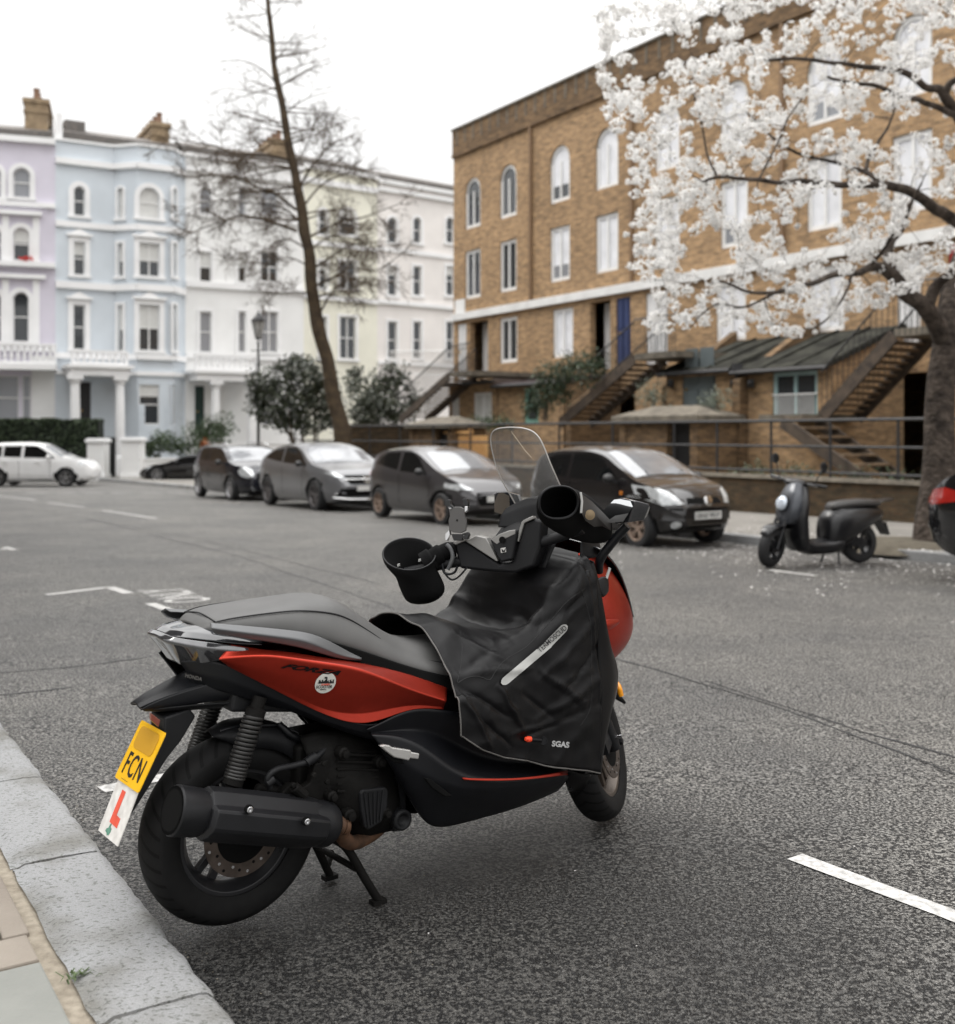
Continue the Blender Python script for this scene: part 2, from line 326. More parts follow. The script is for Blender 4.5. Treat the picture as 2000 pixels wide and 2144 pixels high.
# ---- road markings laid as sheets
Z1 = .004
def stripe(mb, a, b_, w, dz=Z1):
    a = Vector((a.x, a.y, 0)); b_ = Vector((b_.x, b_.y, 0)); t = (b_ - a).normalized(); s_ = Vector((-t.y, t.x, 0)) * w / 2
    n = max(1, int((b_ - a).length / .1)); vs = []
    random.seed(int(a.x * 100))
    for i in range(n + 1):
        q = a.lerp(b_, i / n)
        for sg in (-1, 1):
            r_ = q + s_ * sg * (1 + random.uniform(-.06, .06)); vs.append((r_.x, r_.y, g(r_.y) + dz))
    mb.add(vs, [(2 * i, 2 * i + 1, 2 * i + 3, 2 * i + 2) for i in range(n)])
def mark(name, segs, label=None):
    mb = MB()
    for x0, y0, x1, y1, w in segs: stripe(mb, G(x0, y0), G(x1, y1), w)
    return tag(mb.build(name, M_white), kind='structure')
mark('bay_line', [(1665, 1795, 2120, 1966, .082)])
mark('bay_line', [(212, 1655, 520, 1592, .10)])
mark('bay_line', [(98, 1246, 237, 1229, .11), (225, 1229, 270, 1243, .11)])
mark('bay_line', [(314, 1264, 392, 1292, .10)])
mark('bay_line', [(-30, 1154, 20, 1149, .11), (10, 1146, 30, 1152, .11)])
mark('centre_dash', [(215, 1069, 328, 1086, .10)]); mark('centre_dash', [(100, 1053, 176, 1062, .10)]); mark('centre_dash', [(-20, 1037, 75, 1047, .12)])
mark('give_way_dash', [(x, 1032 - (x - 60) * .0, x + 40, 1032, .2) for x in (60, 118, 176, 234, 300, 350)])
mark('far_bay_line', [(1613, 1194, 1709, 1206, .09)])
# letters of the bay lettering: read from the other side of the street
def road_text(body, c, size, ang, sx, sy):
    p = c
    o = text_mesh('bay_lettering', body, 1, Vector((0, 0, 0)), Matrix.Identity(3), M_white, None, ext=0, bold=.012)
    me = o.data; me.transform(Matrix.Diagonal((sx, sy, 1, 1))); me.transform(Matrix.Rotation(ang, 4, 'Z'))
    for v in me.vertices: X, Y = v.co.x + p.x, v.co.y + p.y; v.co = (X, Y, g(Y) + Z1)
    return tag(o, kind='structure')
aDU = math.atan2(DU.y, DU.x)
road_text('ONLY', G(372, 1247), 1, aDU, .40, .62)
road_text('BAYS', G(492, 1284), 1, aDU, .40, .62)
# repaired seams in the road running along the street
b = MB()
for pts in ([(60, 1065), (420, 1130), (800, 1225)], [(1290, 1378), (1600, 1470), (2060, 1640)], [(180, 1085), (500, 1165), (830, 1275)], [(0, 1410), (170, 1395), (350, 1373)], [(0, 1456), (150, 1440)], [(1480, 1425), (1800, 1530), (2050, 1600)]):
    q = [G(*p) for p in pts]; out = []
    for i in range(len(q) - 1):
        for k in range(30): out.append(q[i].lerp(q[i + 1], k / 30))
    out.append(q[-1]); vs = []
    for i, p in enumerate(out):
        t = (out[min(i + 1, len(out) - 1)] - out[max(i - 1, 0)]).normalized(); s_ = Vector((-t.y, t.x, 0)); o = .03 * noise.noise(p * 1.7); w = .009 + .008 * noise.noise(p * 5)
        for sg in (-1, 1): r_ = p + s_ * (o + sg * max(.004, w)); vs.append((r_.x, r_.y, g(r_.y) + .003))
    b.add(vs, [(2 * i, 2 * i + 1, 2 * i + 3, 2 * i + 2) for i in range(len(out) - 1)])
tag(b.build('road_seam', M_tar), kind='structure')
# ================================================================ buildings: shared tools
M_glass = glassy('window_glass', (.035, .04, .045), .04)
M_glassb = glassy('window_glass_bright', (.25, .26, .28), .12)
M_wf = mat('white_window_paint', (.74, .74, .73), .5, var=.05)
M_blind = mat('window_blind', (.62, .62, .60), .8, var=.06)
M_curtain = mat('net_curtain', (.50, .50, .52), .9, var=.15, vs=9)
def root_of(o):
    while o.parent: o = o.parent
    return o
def wb(mb, name, m, parent, smooth=None, bevel=0, sub=0):       # mesh written in world space under an unrotated thing
    l = root_of(parent).location; mb.v = [(p[0] - l.x, p[1] - l.y, p[2] - l.z) for p in mb.v]
    return mb.build(name, m, parent, smooth, bevel, sub=sub)
class Seg:                                                      # a vertical facade plane from A to B (world xy); outward is to the right of A->B reversed (towards the viewer)
    def __init__(s, A, B): s.A = Vector((A[0], A[1], 0)); s.B = Vector((B[0], B[1], 0)); s.t = (s.B - s.A).normalized(); s.L = (s.B - s.A).length; s.n = Vector((s.t.y, -s.t.x, 0))
    def Y(s, px): a = (px - 1000) / F; k = (s.A.dot(s.n)) / (a * s.n.x + s.n.y); return k
    def s(s, px): a = (px - 1000) / F; Y = s.Y(px); return (Vector((a * Y, Y, 0)) - s.A).dot(s.t)
    def z(s, px, py): return CH - (py - HZ) / F * s.Y(px)
    def P(s, u, z, o=0): q = s.A + s.t * u + s.n * o; return Vector((q.x, q.y, z))
    def box(s, mb, u0, u1, z0, z1, o0, o1, mi=0):
        mb.add([s.P(u, z, o) for z in (z0, z1) for o in (o0, o1) for u in (u0, u1)], [(0, 2, 3, 1), (4, 5, 7, 6), (0, 1, 5, 4), (2, 6, 7, 3), (0, 4, 6, 2), (1, 3, 7, 5)], mi)
    def wall(s, mb, u0, u1, z0, z1, holes, depth=.22, mi=0):     # holes: (u0,u1,z0,z1,arch)
        us = sorted(set([u0, u1] + [h[0] for h in holes] + [h[1] for h in holes])); zs = sorted(set([z0, z1] + [h[2] for h in holes] + [h[3] for h in holes]))
        us = [u for u in us if u0 <= u <= u1]; zs = [z for z in zs if z0 <= z <= z1]
        for i in range(len(us) - 1):
            for j in range(len(zs) - 1):
                cu, cz = (us[i] + us[i + 1]) / 2, (zs[j] + zs[j + 1]) / 2
                if any(h[0] < cu < h[1] and h[2] < cz < h[3] for h in holes): continue
                mb.add([s.P(us[i], zs[j]), s.P(us[i + 1], zs[j]), s.P(us[i + 1], zs[j + 1]), s.P(us[i], zs[j + 1])], [(0, 1, 2, 3)], mi)
        for h in holes:
            a, b_, c, d = h[:4]
            if h[4]:
                r = (b_ - a) / 2; zc = d - r; n = 10
                arc = [(a + r - r * math.cos(math.pi * k / n), zc + r * math.sin(math.pi * k / n)) for k in range(n + 1)]
                for k in range(n): # spandrels
                    x0, y0 = arc[k]; x1, y1 = arc[k + 1]
                    mb.add([s.P(x0, y0), s.P(x1, y1), s.P(x1, d), s.P(x0, d)], [(0, 1, 2, 3)], mi)
                loop = [(a, c), (a, zc)] + arc[1:-1] + [(b_, zc), (b_, c)]
            else: loop = [(a, c), (a, d), (b_, d), (b_, c)]
            m_ = len(loop)
            for k in range(m_):
                p, q = loop[k], loop[(k + 1) % m_]
                mb.add([s.P(*p), s.P(*q), s.P(*q, -depth), s.P(*p, -depth)], [(0, 1, 2, 3)], mi)
    def window(s, root, h, blind=0, frame=None, bars=1, mull=0, pane=None, fw=.06, d=.14, curtain=False, bm=None):
        a, b_, c, dd = h[:4]; frame = frame or M_wf; pane = pane or M_glass; mb = MB()
        s.box(mb, a, a + fw, c, dd, -d, -d + .06); s.box(mb, b_ - fw, b_, c, dd, -d, -d + .06); s.box(mb, a + fw, b_ - fw, c, c + fw, -d, -d + .06)
        if h[4]:
            r = (b_ - a) / 2; zc = dd - r; n = 10; o = [-d, -d + .06]
            for k in range(n):
                t0, t1 = math.pi * k / n, math.pi * (k + 1) / n; q = []
                for oo in o:
                    for t_, rr in ((t0, r), (t1, r), (t1, r - fw), (t0, r - fw)): q.append(s.P(a + r - rr * math.cos(t_), zc + rr * math.sin(t_), oo))
                mb.add(q, [(0, 1, 2, 3), (4, 7, 6, 5), (0, 4, 5, 1), (3, 2, 6, 7)])
        else: s.box(mb, a + fw, b_ - fw, dd - fw, dd, -d, -d + .06)
        for k in range(bars): zz = c + (dd - c) * (k + 1) / (bars + 1); s.box(mb, a + fw, b_ - fw, zz - .03, zz + .03, -d + .005, -d + .07)
        for k in range(mull): uu = a + (b_ - a) * (k + 1) / (mull + 1); s.box(mb, uu - .035, uu + .035, c + fw, dd - fw * (4 if h[4] else 1), -d + .01, -d + .075)
        w_ = wb(mb, 'window', frame, root)
        def plate(z0, z1, o):
            if h[4] and z1 > dd - (b_ - a) / 2:
                r = (b_ - a) / 2; zc = dd - r; n = 12; pts = [(a + r - r * math.cos(math.pi * k / n), zc + r * math.sin(math.pi * k / n)) for k in range(n + 1)]
                pts = [(a, z0)] + [p for p in pts if p[1] >= z0] + [(b_, z0)]
                mb = MB(); mb.add([s.P(u, z, o) for u, z in pts], [tuple(range(len(pts)))]); return mb
            mb = MB(); mb.add([s.P(a, z0, o), s.P(b_, z0, o), s.P(b_, z1, o), s.P(a, z1, o)], [(0, 1, 2, 3)]); return mb
        wb(plate(c, dd, -d + .02), 'pane', pane, w_)
        if blind: wb(plate(dd - (dd - c) * blind, dd, -d + .024), 'blind', bm or M_blind, w_)
        return w_
    def surround(s, mb, h, w=.16, o=.07, sill=True, hood=False):
        a, b_, c, d = h[:4]
        if h[4]:
            r = (b_ - a) / 2; zc = d - r; n = 10
            s.box(mb, a - w, a, c, zc, 0, o); s.box(mb, b_, b_ + w, c, zc, 0, o)
            for k in range(n):
                t0, t1 = math.pi * k / n, math.pi * (k + 1) / n; q = []
                for oo in (0, o):
                    for t_, rr in ((t0, r), (t1, r), (t1, r + w), (t0, r + w)): q.append(s.P(a + r - rr * math.cos(t_), zc + rr * math.sin(t_), oo))
                mb.add(q, [(4, 5, 6, 7), (0, 1, 5, 4), (3, 7, 6, 2)])
        else:
            s.box(mb, a - w, a, c, d, 0, o); s.box(mb, b_, b_ + w, c, d, 0, o); s.box(mb, a - w, b_ + w, d, d + w, 0, o + .002)
        if sill: s.box(mb, a - w - .05, b_ + w + .05, c - .13, c, 0, o + .08)
        if hood:
            s.box(mb, a - w - .1, b_ + w + .1, d + w + .02, d + w + .14, 0, o + .14); m_ = (a + b_) / 2
            mb.add([s.P(m_ - .5, d + w + .14, o_) for o_ in (0, .12)] + [s.P(m_, d + w + .42, o_) for o_ in (0, .12)] + [s.P(m_ + .5, d + w + .14, o_) for o_ in (0, .12)], [(1, 5, 3), (0, 2, 4), (0, 1, 3, 2), (2, 3, 5, 4)])
def H(seg, x0, x1, y0, y1, arch=0):                             # picture rectangle -> opening on the facade
    a, b_ = seg.s(x0), seg.s(x1); xc = (x0 + x1) / 2; return (a, b_, seg.z(xc, y1), seg.z(xc, y0), arch)
stucco = lambda n, c: mat(n, c, .75, var=.06, vs=.7, bump=.12, bs=14, spec=.3)
M_lav = stucco('lavender_stucco', (.64, .61, .69)); M_blue = stucco('pale_blue_stucco', (.60, .65, .695)); M_whs = stucco('white_stucco', (.80, .80, .79))
M_yel = stucco('pale_yellow_stucco', (.77, .755, .65)); M_pnk = stucco('pale_pink_stucco', (.78, .745, .715)); M_trim = stucco('white_trim', (.82, .82, .82))
M_slate = mat('roof_slate', (.10, .095, .09), .8, vs=5, bump=.3, bs=9, col2=(.17, .15, .135)); M_stock = mat('chimney_brick', (.17, .125, .08), .9, vs=2, bump=.3, bs=20, col2=(.36, .27, .17))
M_black = mat('black_paint', (.012, .012, .013), .45); M_iron = mat('black_iron', (.02, .02, .022), .5, var=.3, vs=14)
P_ = lambda px, Y: ((px - 1000) / F * Y, Y)
X0 = [(-150, 52.2), (116, 54.0), (388, 57.2), (636, 60.4), (790, 63.4), (1060, 69.5)]
BASE = -.75
def house_base(name, label, i, wallm, colsegs=None):
    A, B = P_(*X0[i]), P_(*X0[i + 1]); r = thing(name, label, 'house', (A[0], A[1], BASE), group='stucco terrace houses'); return r, Seg(A, B)
def side_roof(r, seg, ztop, depth=9, m=None, wallm=None):
    mb = MB()                                                   # back and sides of the volume
    for u in (0, seg.L): pass
    q = [seg.P(0, BASE), seg.P(seg.L, BASE), seg.P(seg.L, BASE, -depth), seg.P(0, BASE, -depth)]; t = [Vector((p.x, p.y, ztop - .02)) for p in q]
    mb.add(q + t, [(1, 2, 6, 5), (2, 3, 7, 6), (3, 0, 4, 7)]); wb(mb, 'side_wall', wallm, r)
    mb = MB(); z = ztop + .75; seg.box(mb, .1, seg.L - .1, ztop - .6, z, -1.3, -1.1)
    mb.add([seg.P(.1, z, -1.1), seg.P(seg.L - .1, z, -1.1), seg.P(seg.L - .1, z + .5, -2.4), seg.P(.1, z + .5, -2.4), seg.P(.1, z + .6, -depth), seg.P(seg.L - .1, z + .6, -depth)], [(0, 1, 2, 3), (3, 2, 5, 4)])
    mb.add([seg.P(.1, z, -1.1), seg.P(.1, z + .55, -2.4), seg.P(.1, z + .6, -depth), seg.P(.1, z - .2, -depth)], [(0, 1, 2, 3)])
    return wb(mb, 'roof', M_slate, r)
def chimney(r, roof, seg, u, z0, h, w=1.0, lng=3.6, pots=5, wallm=None):
    mb = MB(); seg.box(mb, u - w / 2, u + w / 2, z0, z0 + h, -1.6 - lng, -1.6); seg.box(mb, u - w / 2 - .1, u + w / 2 + .1, z0 + h, z0 + h + .22, -1.7 - lng, -1.5)
    seg.box(mb, u - w / 2 - .06, u + w / 2 + .06, z0 + h - .5, z0 + h - .38, -1.66 - lng, -1.54)
    c = wb(mb, 'chimney', wallm or M_stock, roof)
    for k in range(pots): mb = MB(); mb.lathe([(0, .17), (.5, .14), (.55, .18), (.62, .17)], seg.P(u, z0 + h + .2, -1.95 - k * (lng - .7) / max(1, pots - 1)), (0, 0, 1), 10); wb(mb, 'chimney_pot', mat('terracotta', (.20, .12, .08), .85, var=.3), roof, smooth=40)
def balustrade(r, seg, u0, u1, z0, h, o, name='balustrade'):
    mb = MB(); seg.box(mb, u0, u1, z0, z0 + .12, o - .25, o); seg.box(mb, u0, u1, z0 + h - .13, z0 + h, o - .26, o + .02)
    n = max(2, int((u1 - u0) / .28))
    for k in range(n + 1):
        u = u0 + (u1 - u0) * k / n; w = .13 if k in (0, n) else .05
        if k in (0, n): seg.box(mb, max(u0, u - w), min(u1, u + w), z0 + .12, z0 + h - .13, o - .24, o - .003)
        else: mb.lathe([(0, .05), (h * .25, .09), (h * .5, .045), (h - .25, .06)], seg.P(u, z0 + .12, o - .12), (0, 0, 1), 8)
    return wb(mb, name, M_trim, r)
def porch(r, seg, u0, u1, zt, o=1.75, cols=None, ctop=.9):
    mb = MB(); seg.box(mb, u0 - .25, u1 + .25, zt - .62, zt - .25, .0, o + .05); seg.box(mb, u0 - .4, u1 + .4, zt - .25, zt - .08, 0, o + .2); wb(mb, 'porch_canopy', M_trim, r)
    for u in cols:
        mb = MB(); z0 = BASE; hh = zt - .62 - z0
        seg.box(mb, u - .32, u + .32, z0, z0 + .95, o - .62, o + .02)
        mb.lathe([(.95, .29), (1.05, .29), (1.12, .24), (hh * .6, .235), (hh - .42, .21), (hh - .38, .26), (hh - .3, .26), (hh - .2, .33)], seg.P(u, z0, o - .3), (0, 0, 1), 20)
        seg.box(mb, u - .34, u + .34, z0 + hh - .2, z0 + hh, o - .64, o + .04); wb(mb, 'column', M_trim, r, smooth=35)
    for u in cols:                                              # pilasters at the wall
        pass
def front_door(r, seg, u0, u1, z0, z1, m):
    mb = MB(); seg.box(mb, u0, u1, z0, z1, -.12, -.05)
    for k in range(2):
        for j in range(2): seg.box(mb, u0 + .1 + k * (u1 - u0 - .15) / 2, u0 + (k + 1) * (u1 - u0 - .1) / 2, z0 + .2 + j * 1.05, z0 + 1.1 + j * 1.05, -.05, -.02)
    d = wb(mb, 'door', m, r); mb = MB(); mb.lathe([(0, .03), (.05, .045)], seg.P(u0 + .15, z0 + 1.1, -.05), seg.n, 8); wb(mb, 'handle', mat('brass', (.6, .4, .15), .3, 1), d)
# ---------------------------------------------------------------- lavender house
r, sg = house_base('terrace_house', 'lavender stucco terrace house with white arched windows at the left end', 0, M_lav); ZT = sg.z(60, 292)
hs = [H(sg, 27, 64, 351, 414, 1), H(sg, -28, 3, 350, 413, 1), H(sg, 27, 62, 476, 546, 1), H(sg, -28, 3, 476, 546, 1), H(sg, 27, 61, 611, 716, 1), H(sg, -28, 3, 611, 716, 1), H(sg, -12, 40, 786, 880), H(sg, 46, 65, 786, 880)]
mb = MB(); sg.wall(mb, 0, sg.L, BASE, ZT, hs); wb(mb, 'wall', M_lav, r)
mb = MB()
for h in hs[:6]: sg.surround(mb, h, .22, .08)
for x0, x1, y0, y1, o in ((-150, 116, 288, 300, .3), (-150, 116, 424, 434, .22), (-150, 88, 444, 452, .35), (-150, 116, 550, 560, .45), (-150, 96, 576, 584, .35), (-150, 122, 722, 736, .2)):
    sg.box(mb, max(0, sg.s(x0)), min(sg.L, sg.s(x1)), sg.z(60, y1), sg.z(60, y0), 0, o)
for x in (12, 76): 
    for y0, y1 in ((454, 550), (586, 720)): sg.box(mb, sg.s(x - 7), sg.s(x + 7), sg.z(60, y1), sg.z(60, y0), 0, .12)
wb(mb, 'cornices', M_trim, r)
mb = MB(); sg.box(mb, sg.s(66) + .01, sg.L - .03, sg.z(90, 880), sg.z(90, 880) + 3.2, 0, .04)
for k in range(9): sg.box(mb, sg.s(66), sg.L - .02, sg.z(90, 880) + k * .36, sg.z(90, 880) + k * .36 + .29, 0, .06)
wb(mb, 'rusticated_base', M_whs, r)
balustrade(r, sg, sg.s(-150), sg.s(120), sg.z(60, 764), sg.z(60, 722) - sg.z(60, 764), 1.0)
mb = MB(); sg.box(mb, sg.s(-150), sg.s(120), sg.z(60, 776), sg.z(60, 764), 0, 1.1); wb(mb, 'balcony_slab', M_trim, r)
for h in hs: sg.window(r, h, blind=.45 if h is hs[2] else 0, pane=M_glassb if h in hs[:2] + hs[6:] else M_glass, bars=1)
mb = MB(); p = sg.P(sg.s(55), sg.z(55, 548), .25); random.seed(3)
for k in range(26): mb.box(p + Vector((random.gauss(0, .16), random.gauss(0, .06), random.uniform(0, .22))), (.07, .07, .07), random.random() * 3)
tag(mb.build('flower_box', mat('red_flowers', (.55, .03, .02), .7)), 'small cluster of red flowers on a window sill of the lavender house', 'flowers')
rf = side_roof(r, sg, ZT, wallm=M_lav); chimney(r, rf, sg, sg.L - 1.0, ZT - .6, 2.9, 1.1, 4.2, 6)
# ---------------------------------------------------------------- pale blue house with a canted bay
r, sg = house_base('terrace_house', 'pale blue stucco terrace house with a three sided bay', 1, M_blue); ZT = sg.z(130, 293)
ub0, ub1 = sg.s(240), sg.s(383); bo = .95; q0, q1 = sg.P(ub0, 0), sg.P(ub1, 0); m0, m1 = sg.P(ub0 + .95, 0, bo), sg.P(ub1 - .75, 0, bo)
bay = [Seg(q0, m0), Seg(m0, m1), Seg(m1, q1)]
hs = [H(sg, 154, 178, 390, 452, 1), H(sg, 154, 178, 506, 576), H(sg, 153, 178, 638, 732), H(sg, 165, 190, 800, 905)]
mb = MB(); sg.wall(mb, 0, ub0, BASE, ZT, hs); sg.wall(mb, ub1, sg.L, BASE, ZT, [])
bh = []
for k, (x0, x1) in enumerate(((247, 259), (291, 334), (360, 368))):
    s_ = bay[k]; hh = [H(s_, x0, x1, 393, 457, 1), H(s_, x0, x1, 509, 579), H(s_, x0, x1, 638, 735), H(s_, x0, x1, 805, 889)]; bh.append(hh); s_.wall(mb, 0, s_.L, BASE, ZT, hh)
wb(mb, 'wall', M_blue, r); mb = MB()
for h in hs[:3]: sg.surround(mb, h, .24, .08, hood=(h in hs[1:3]))
for k in (0, 1, 2):
    for i, h in enumerate(bh[k][:3]): bay[k].surround(mb, h, .24 if k == 1 else .12, .08, hood=(k == 1 and i in (1, 2)))
for y0, y1, o in ((331, 343, .22), (462, 474, .16), (589, 603, .2), (738, 750, .2), (290, 295, .12), (775, 784, .12)):
    z0, z1 = sg.z(130, y1), sg.z(130, y0)
    sg.box(mb, 0, ub0, z0, z1, 0, o)
    for k, s_ in enumerate(bay): s_.box(mb, -.04, s_.L + .04, z0 + .002 * k, z1 - .002 * k, -.02, o)
    sg.box(mb, ub1, sg.L, z0 + .006, z1 - .006, 0, o)
wb(mb, 'cornices', M_trim, r)
for i, h in enumerate(hs[:3]): sg.window(r, h, blind=(0, .4, 0)[i])
for k in range(3):
    for i, h in enumerate(bh[k]): bay[k].window(r, h, blind=(1 if k < 2 else .9, .55, .5 if k == 1 else .55, .3)[i], mull=1 if (k == 1 and i in (1, 2)) else 0)
front_door(r, sg, hs[3][0], hs[3][1], hs[3][2], hs[3][3], M_black)
uA, uB = sg.s(146), sg.s(246); zp = sg.z(180, 764)
porch(r, sg, uA, uB, zp, 1.9, [sg.s(146), sg.s(246) - .2]); balustrade(r, sg, uA - .2, uB + .15, zp - .08, sg.z(180, 735) - zp, 1.9)
for a_, b_ in ((.02, .35), (bay[1].L - .35, bay[1].L - .02)):
    mb = MB(); bay[1].box(mb, a_ + .01, b_ - .01, BASE, BASE + 3.7, 0, .03)
    for j in range(8): bay[1].box(mb, a_, b_, BASE + .3 + j * .42, BASE + .3 + j * .42 + .34, .03, .05)
    wb(mb, 'rusticated_base', M_blue, r)
rf = side_roof(r, sg, ZT, wallm=M_blue); chimney(r, rf, sg, sg.L - .9, ZT - .9, 2.7, .9, 4.0, 5)
mb = MB(); sg.box(mb, .05, .35, ZT - .2, ZT + 1.35, -1.2, -.05); wb(mb, 'parapet_pier', M_trim, r); mb = MB(); sg.box(mb, .7, 1.7, ZT, ZT + 1.5, -2.8, -1.6); wb(mb, 'dormer', M_slate, r)
# ---------------------------------------------------------------- white house
r, sg = house_base('terrace_house', 'white stucco terrace house with a columned porch and balcony behind the bare tree', 2, M_whs); ZT = sg.z(480, 334)
hs = [H(sg, x0, x1, y0, y1, a) for x0, x1 in ((418, 443), (499, 515), (546, 582)) for y0, y1, a in ((392, 450, 1), (527, 590, 0), (652, 738, 0))] + [H(sg, 546, 580, 850, 890), H(sg, 408, 428, 808, 905)]
mb = MB(); sg.wall(mb, 0, sg.L, BASE, ZT, hs); wb(mb, 'wall', M_whs, r); mb = MB()
for h in hs[:9]: sg.surround(mb, h, .14, .06)
for y0, y1, o in ((331, 338, .2), (356, 368, .18), (452, 458, .12), (594, 606, .2), (742, 752, .15)): sg.box(mb, 0, sg.L, sg.z(480, y1), sg.z(480, y0), 0, o)
wb(mb, 'cornices', M_trim, r)
for i, h in enumerate(hs[:10]): sg.window(r, h, blind=.5 if i in (1, 4) else 0, pane=M_glassb if i % 3 != 1 else M_glass, mull=1 if i in (7, 8) else 0)
front_door(r, sg, *hs[10][:4], mat('dark_green_door', (.01, .035, .03), .3))
uA, uB = sg.s(402), sg.s(512); zp = sg.z(450, 776)
porch(r, sg, uA, uB, zp, 1.9, [sg.s(434), sg.s(508)]); balustrade(r, sg, uA - .3, uB + .2, zp - .08, sg.z(450, 744) - zp, 1.9)
rf = side_roof(r, sg, ZT, wallm=M_whs); chimney(r, rf, sg, sg.L - .8, ZT - .8, 2.5, .9, 4.0, 5)
# ---------------------------------------------------------------- pale yellow and pale pink houses
r, sg = house_base('terrace_house', 'pale yellow stucco terrace house behind the leaning tree trunk', 3, M_yel); ZT = sg.z(700, 358)
hs = [H(sg, x0, x1, y0, y1, a) for x0, x1 in ((668, 684), (711, 745)) for y0, y1, a in ((438, 492, 1), (547, 605, 0), (663, 752, 0))] + [H(sg, 690, 720, 850, 900)]
mb = MB(); sg.wall(mb, 0, sg.L, BASE, ZT, hs); wb(mb, 'wall', M_yel, r); mb = MB()
for h in hs[:6]: sg.surround(mb, h, .14, .06, hood=False)
for y0, y1, o in ((352, 362, .2), (380, 392, .16), (508, 518, .12), (620, 630, .2)): sg.box(mb, 0, sg.L, sg.z(700, y1), sg.z(700, y0), 0, o)
wb(mb, 'cornices', M_trim, r)
for i, h in enumerate(hs): sg.window(r, h, blind=.3 if i in (1, 3) else 0, mull=1 if i in (4, 5) else 0)
rf = side_roof(r, sg, ZT, wallm=M_yel)
r, sg = house_base('terrace_house', 'pale pink and cream terrace house next to the brick block', 4, M_pnk); ZT = sg.z(870, 392)
hs = [H(sg, x0, x1, y0, y1, a) for x0, x1 in ((812, 831), (865, 882), (934, 950), (985, 1003)) for y0, y1, a in ((455, 509, 1), (557, 619, 0), (673, 751, 0))]
mb = MB(); sg.wall(mb, 0, sg.L, BASE, ZT, hs); wb(mb, 'wall', M_pnk, r); mb = MB()
for h in hs: sg.surround(mb, h, .14, .06)
for y0, y1, o in ((388, 396, .25), (404, 412, .2), (525, 534, .12), (634, 642, .2), (758, 766, .15)): sg.box(mb, 0, sg.L, sg.z(870, y1), sg.z(870, y0), 0, o)
wb(mb, 'cornices', M_trim, r)
for i, h in enumerate(hs): sg.window(r, h, blind=.3 if i in (1, 7) else 0)
rf = side_roof(r, sg, ZT, wallm=M_pnk); chimney(r, rf, sg, 7.9, ZT - .7, 1.3, 1.6, 2.0, 2)
# ---- unseen near-side terrace added behind the lens to cut sky light and darken reflections
M_cream = stucco('added_terrace_cream', (.22, .19, .16)); Ao, Bo = ST(50, -9.5), ST(9, -9.5); so = Seg((Ao.x, Ao.y), (Bo.x, Bo.y)); ro = thing('terrace_house', 'unseen cream terrace added behind the camera on the near side to darken reflections', 'house', (Ao.x, Ao.y, -.5)); oh = []
for k in range(9):
    for z0, z1 in ((.9, 3.0), (4.4, 6.6), (7.8, 9.6), (10.6, 12)): oh.append((1.6 + k * 4.2, 2.9 + k * 4.2, z0, z1, 0))
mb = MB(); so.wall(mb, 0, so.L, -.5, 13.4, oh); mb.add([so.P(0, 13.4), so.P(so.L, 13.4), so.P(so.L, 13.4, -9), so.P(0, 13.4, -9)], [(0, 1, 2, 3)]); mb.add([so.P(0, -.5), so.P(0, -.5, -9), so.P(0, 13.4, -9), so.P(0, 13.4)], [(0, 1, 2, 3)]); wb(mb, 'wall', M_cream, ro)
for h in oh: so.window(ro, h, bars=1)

A9, B9 = P_(-1500, 44), P_(-165, 52.0); s9 = Seg(A9, B9); r9 = thing('terrace_house', 'unseen brown brick terrace added left of the lavender house to darken car reflections', 'house', (A9[0], A9[1], -.7)); mb = MB(); o9 = [(2 + k * 4.0, 3.2 + k * 4.0, z0, z1, 0) for k in range(int(s9.L / 4) - 1) for z0, z1 in ((1, 3), (5, 7), (9, 11))]  # unseen terrace, added left of frame so car sides mirror dark brick
s9.wall(mb, 0, s9.L, -.7, 14, o9); mb.add([s9.P(0, 14), s9.P(s9.L, 14), s9.P(s9.L, 14, -8), s9.P(0, 14, -8)], [(0, 1, 2, 3)]); wb(mb, 'wall', mat('added_terrace_brown', (.16, .11, .07), .9, var=.3, vs=3), r9)
for h in o9: s9.window(r9, h)
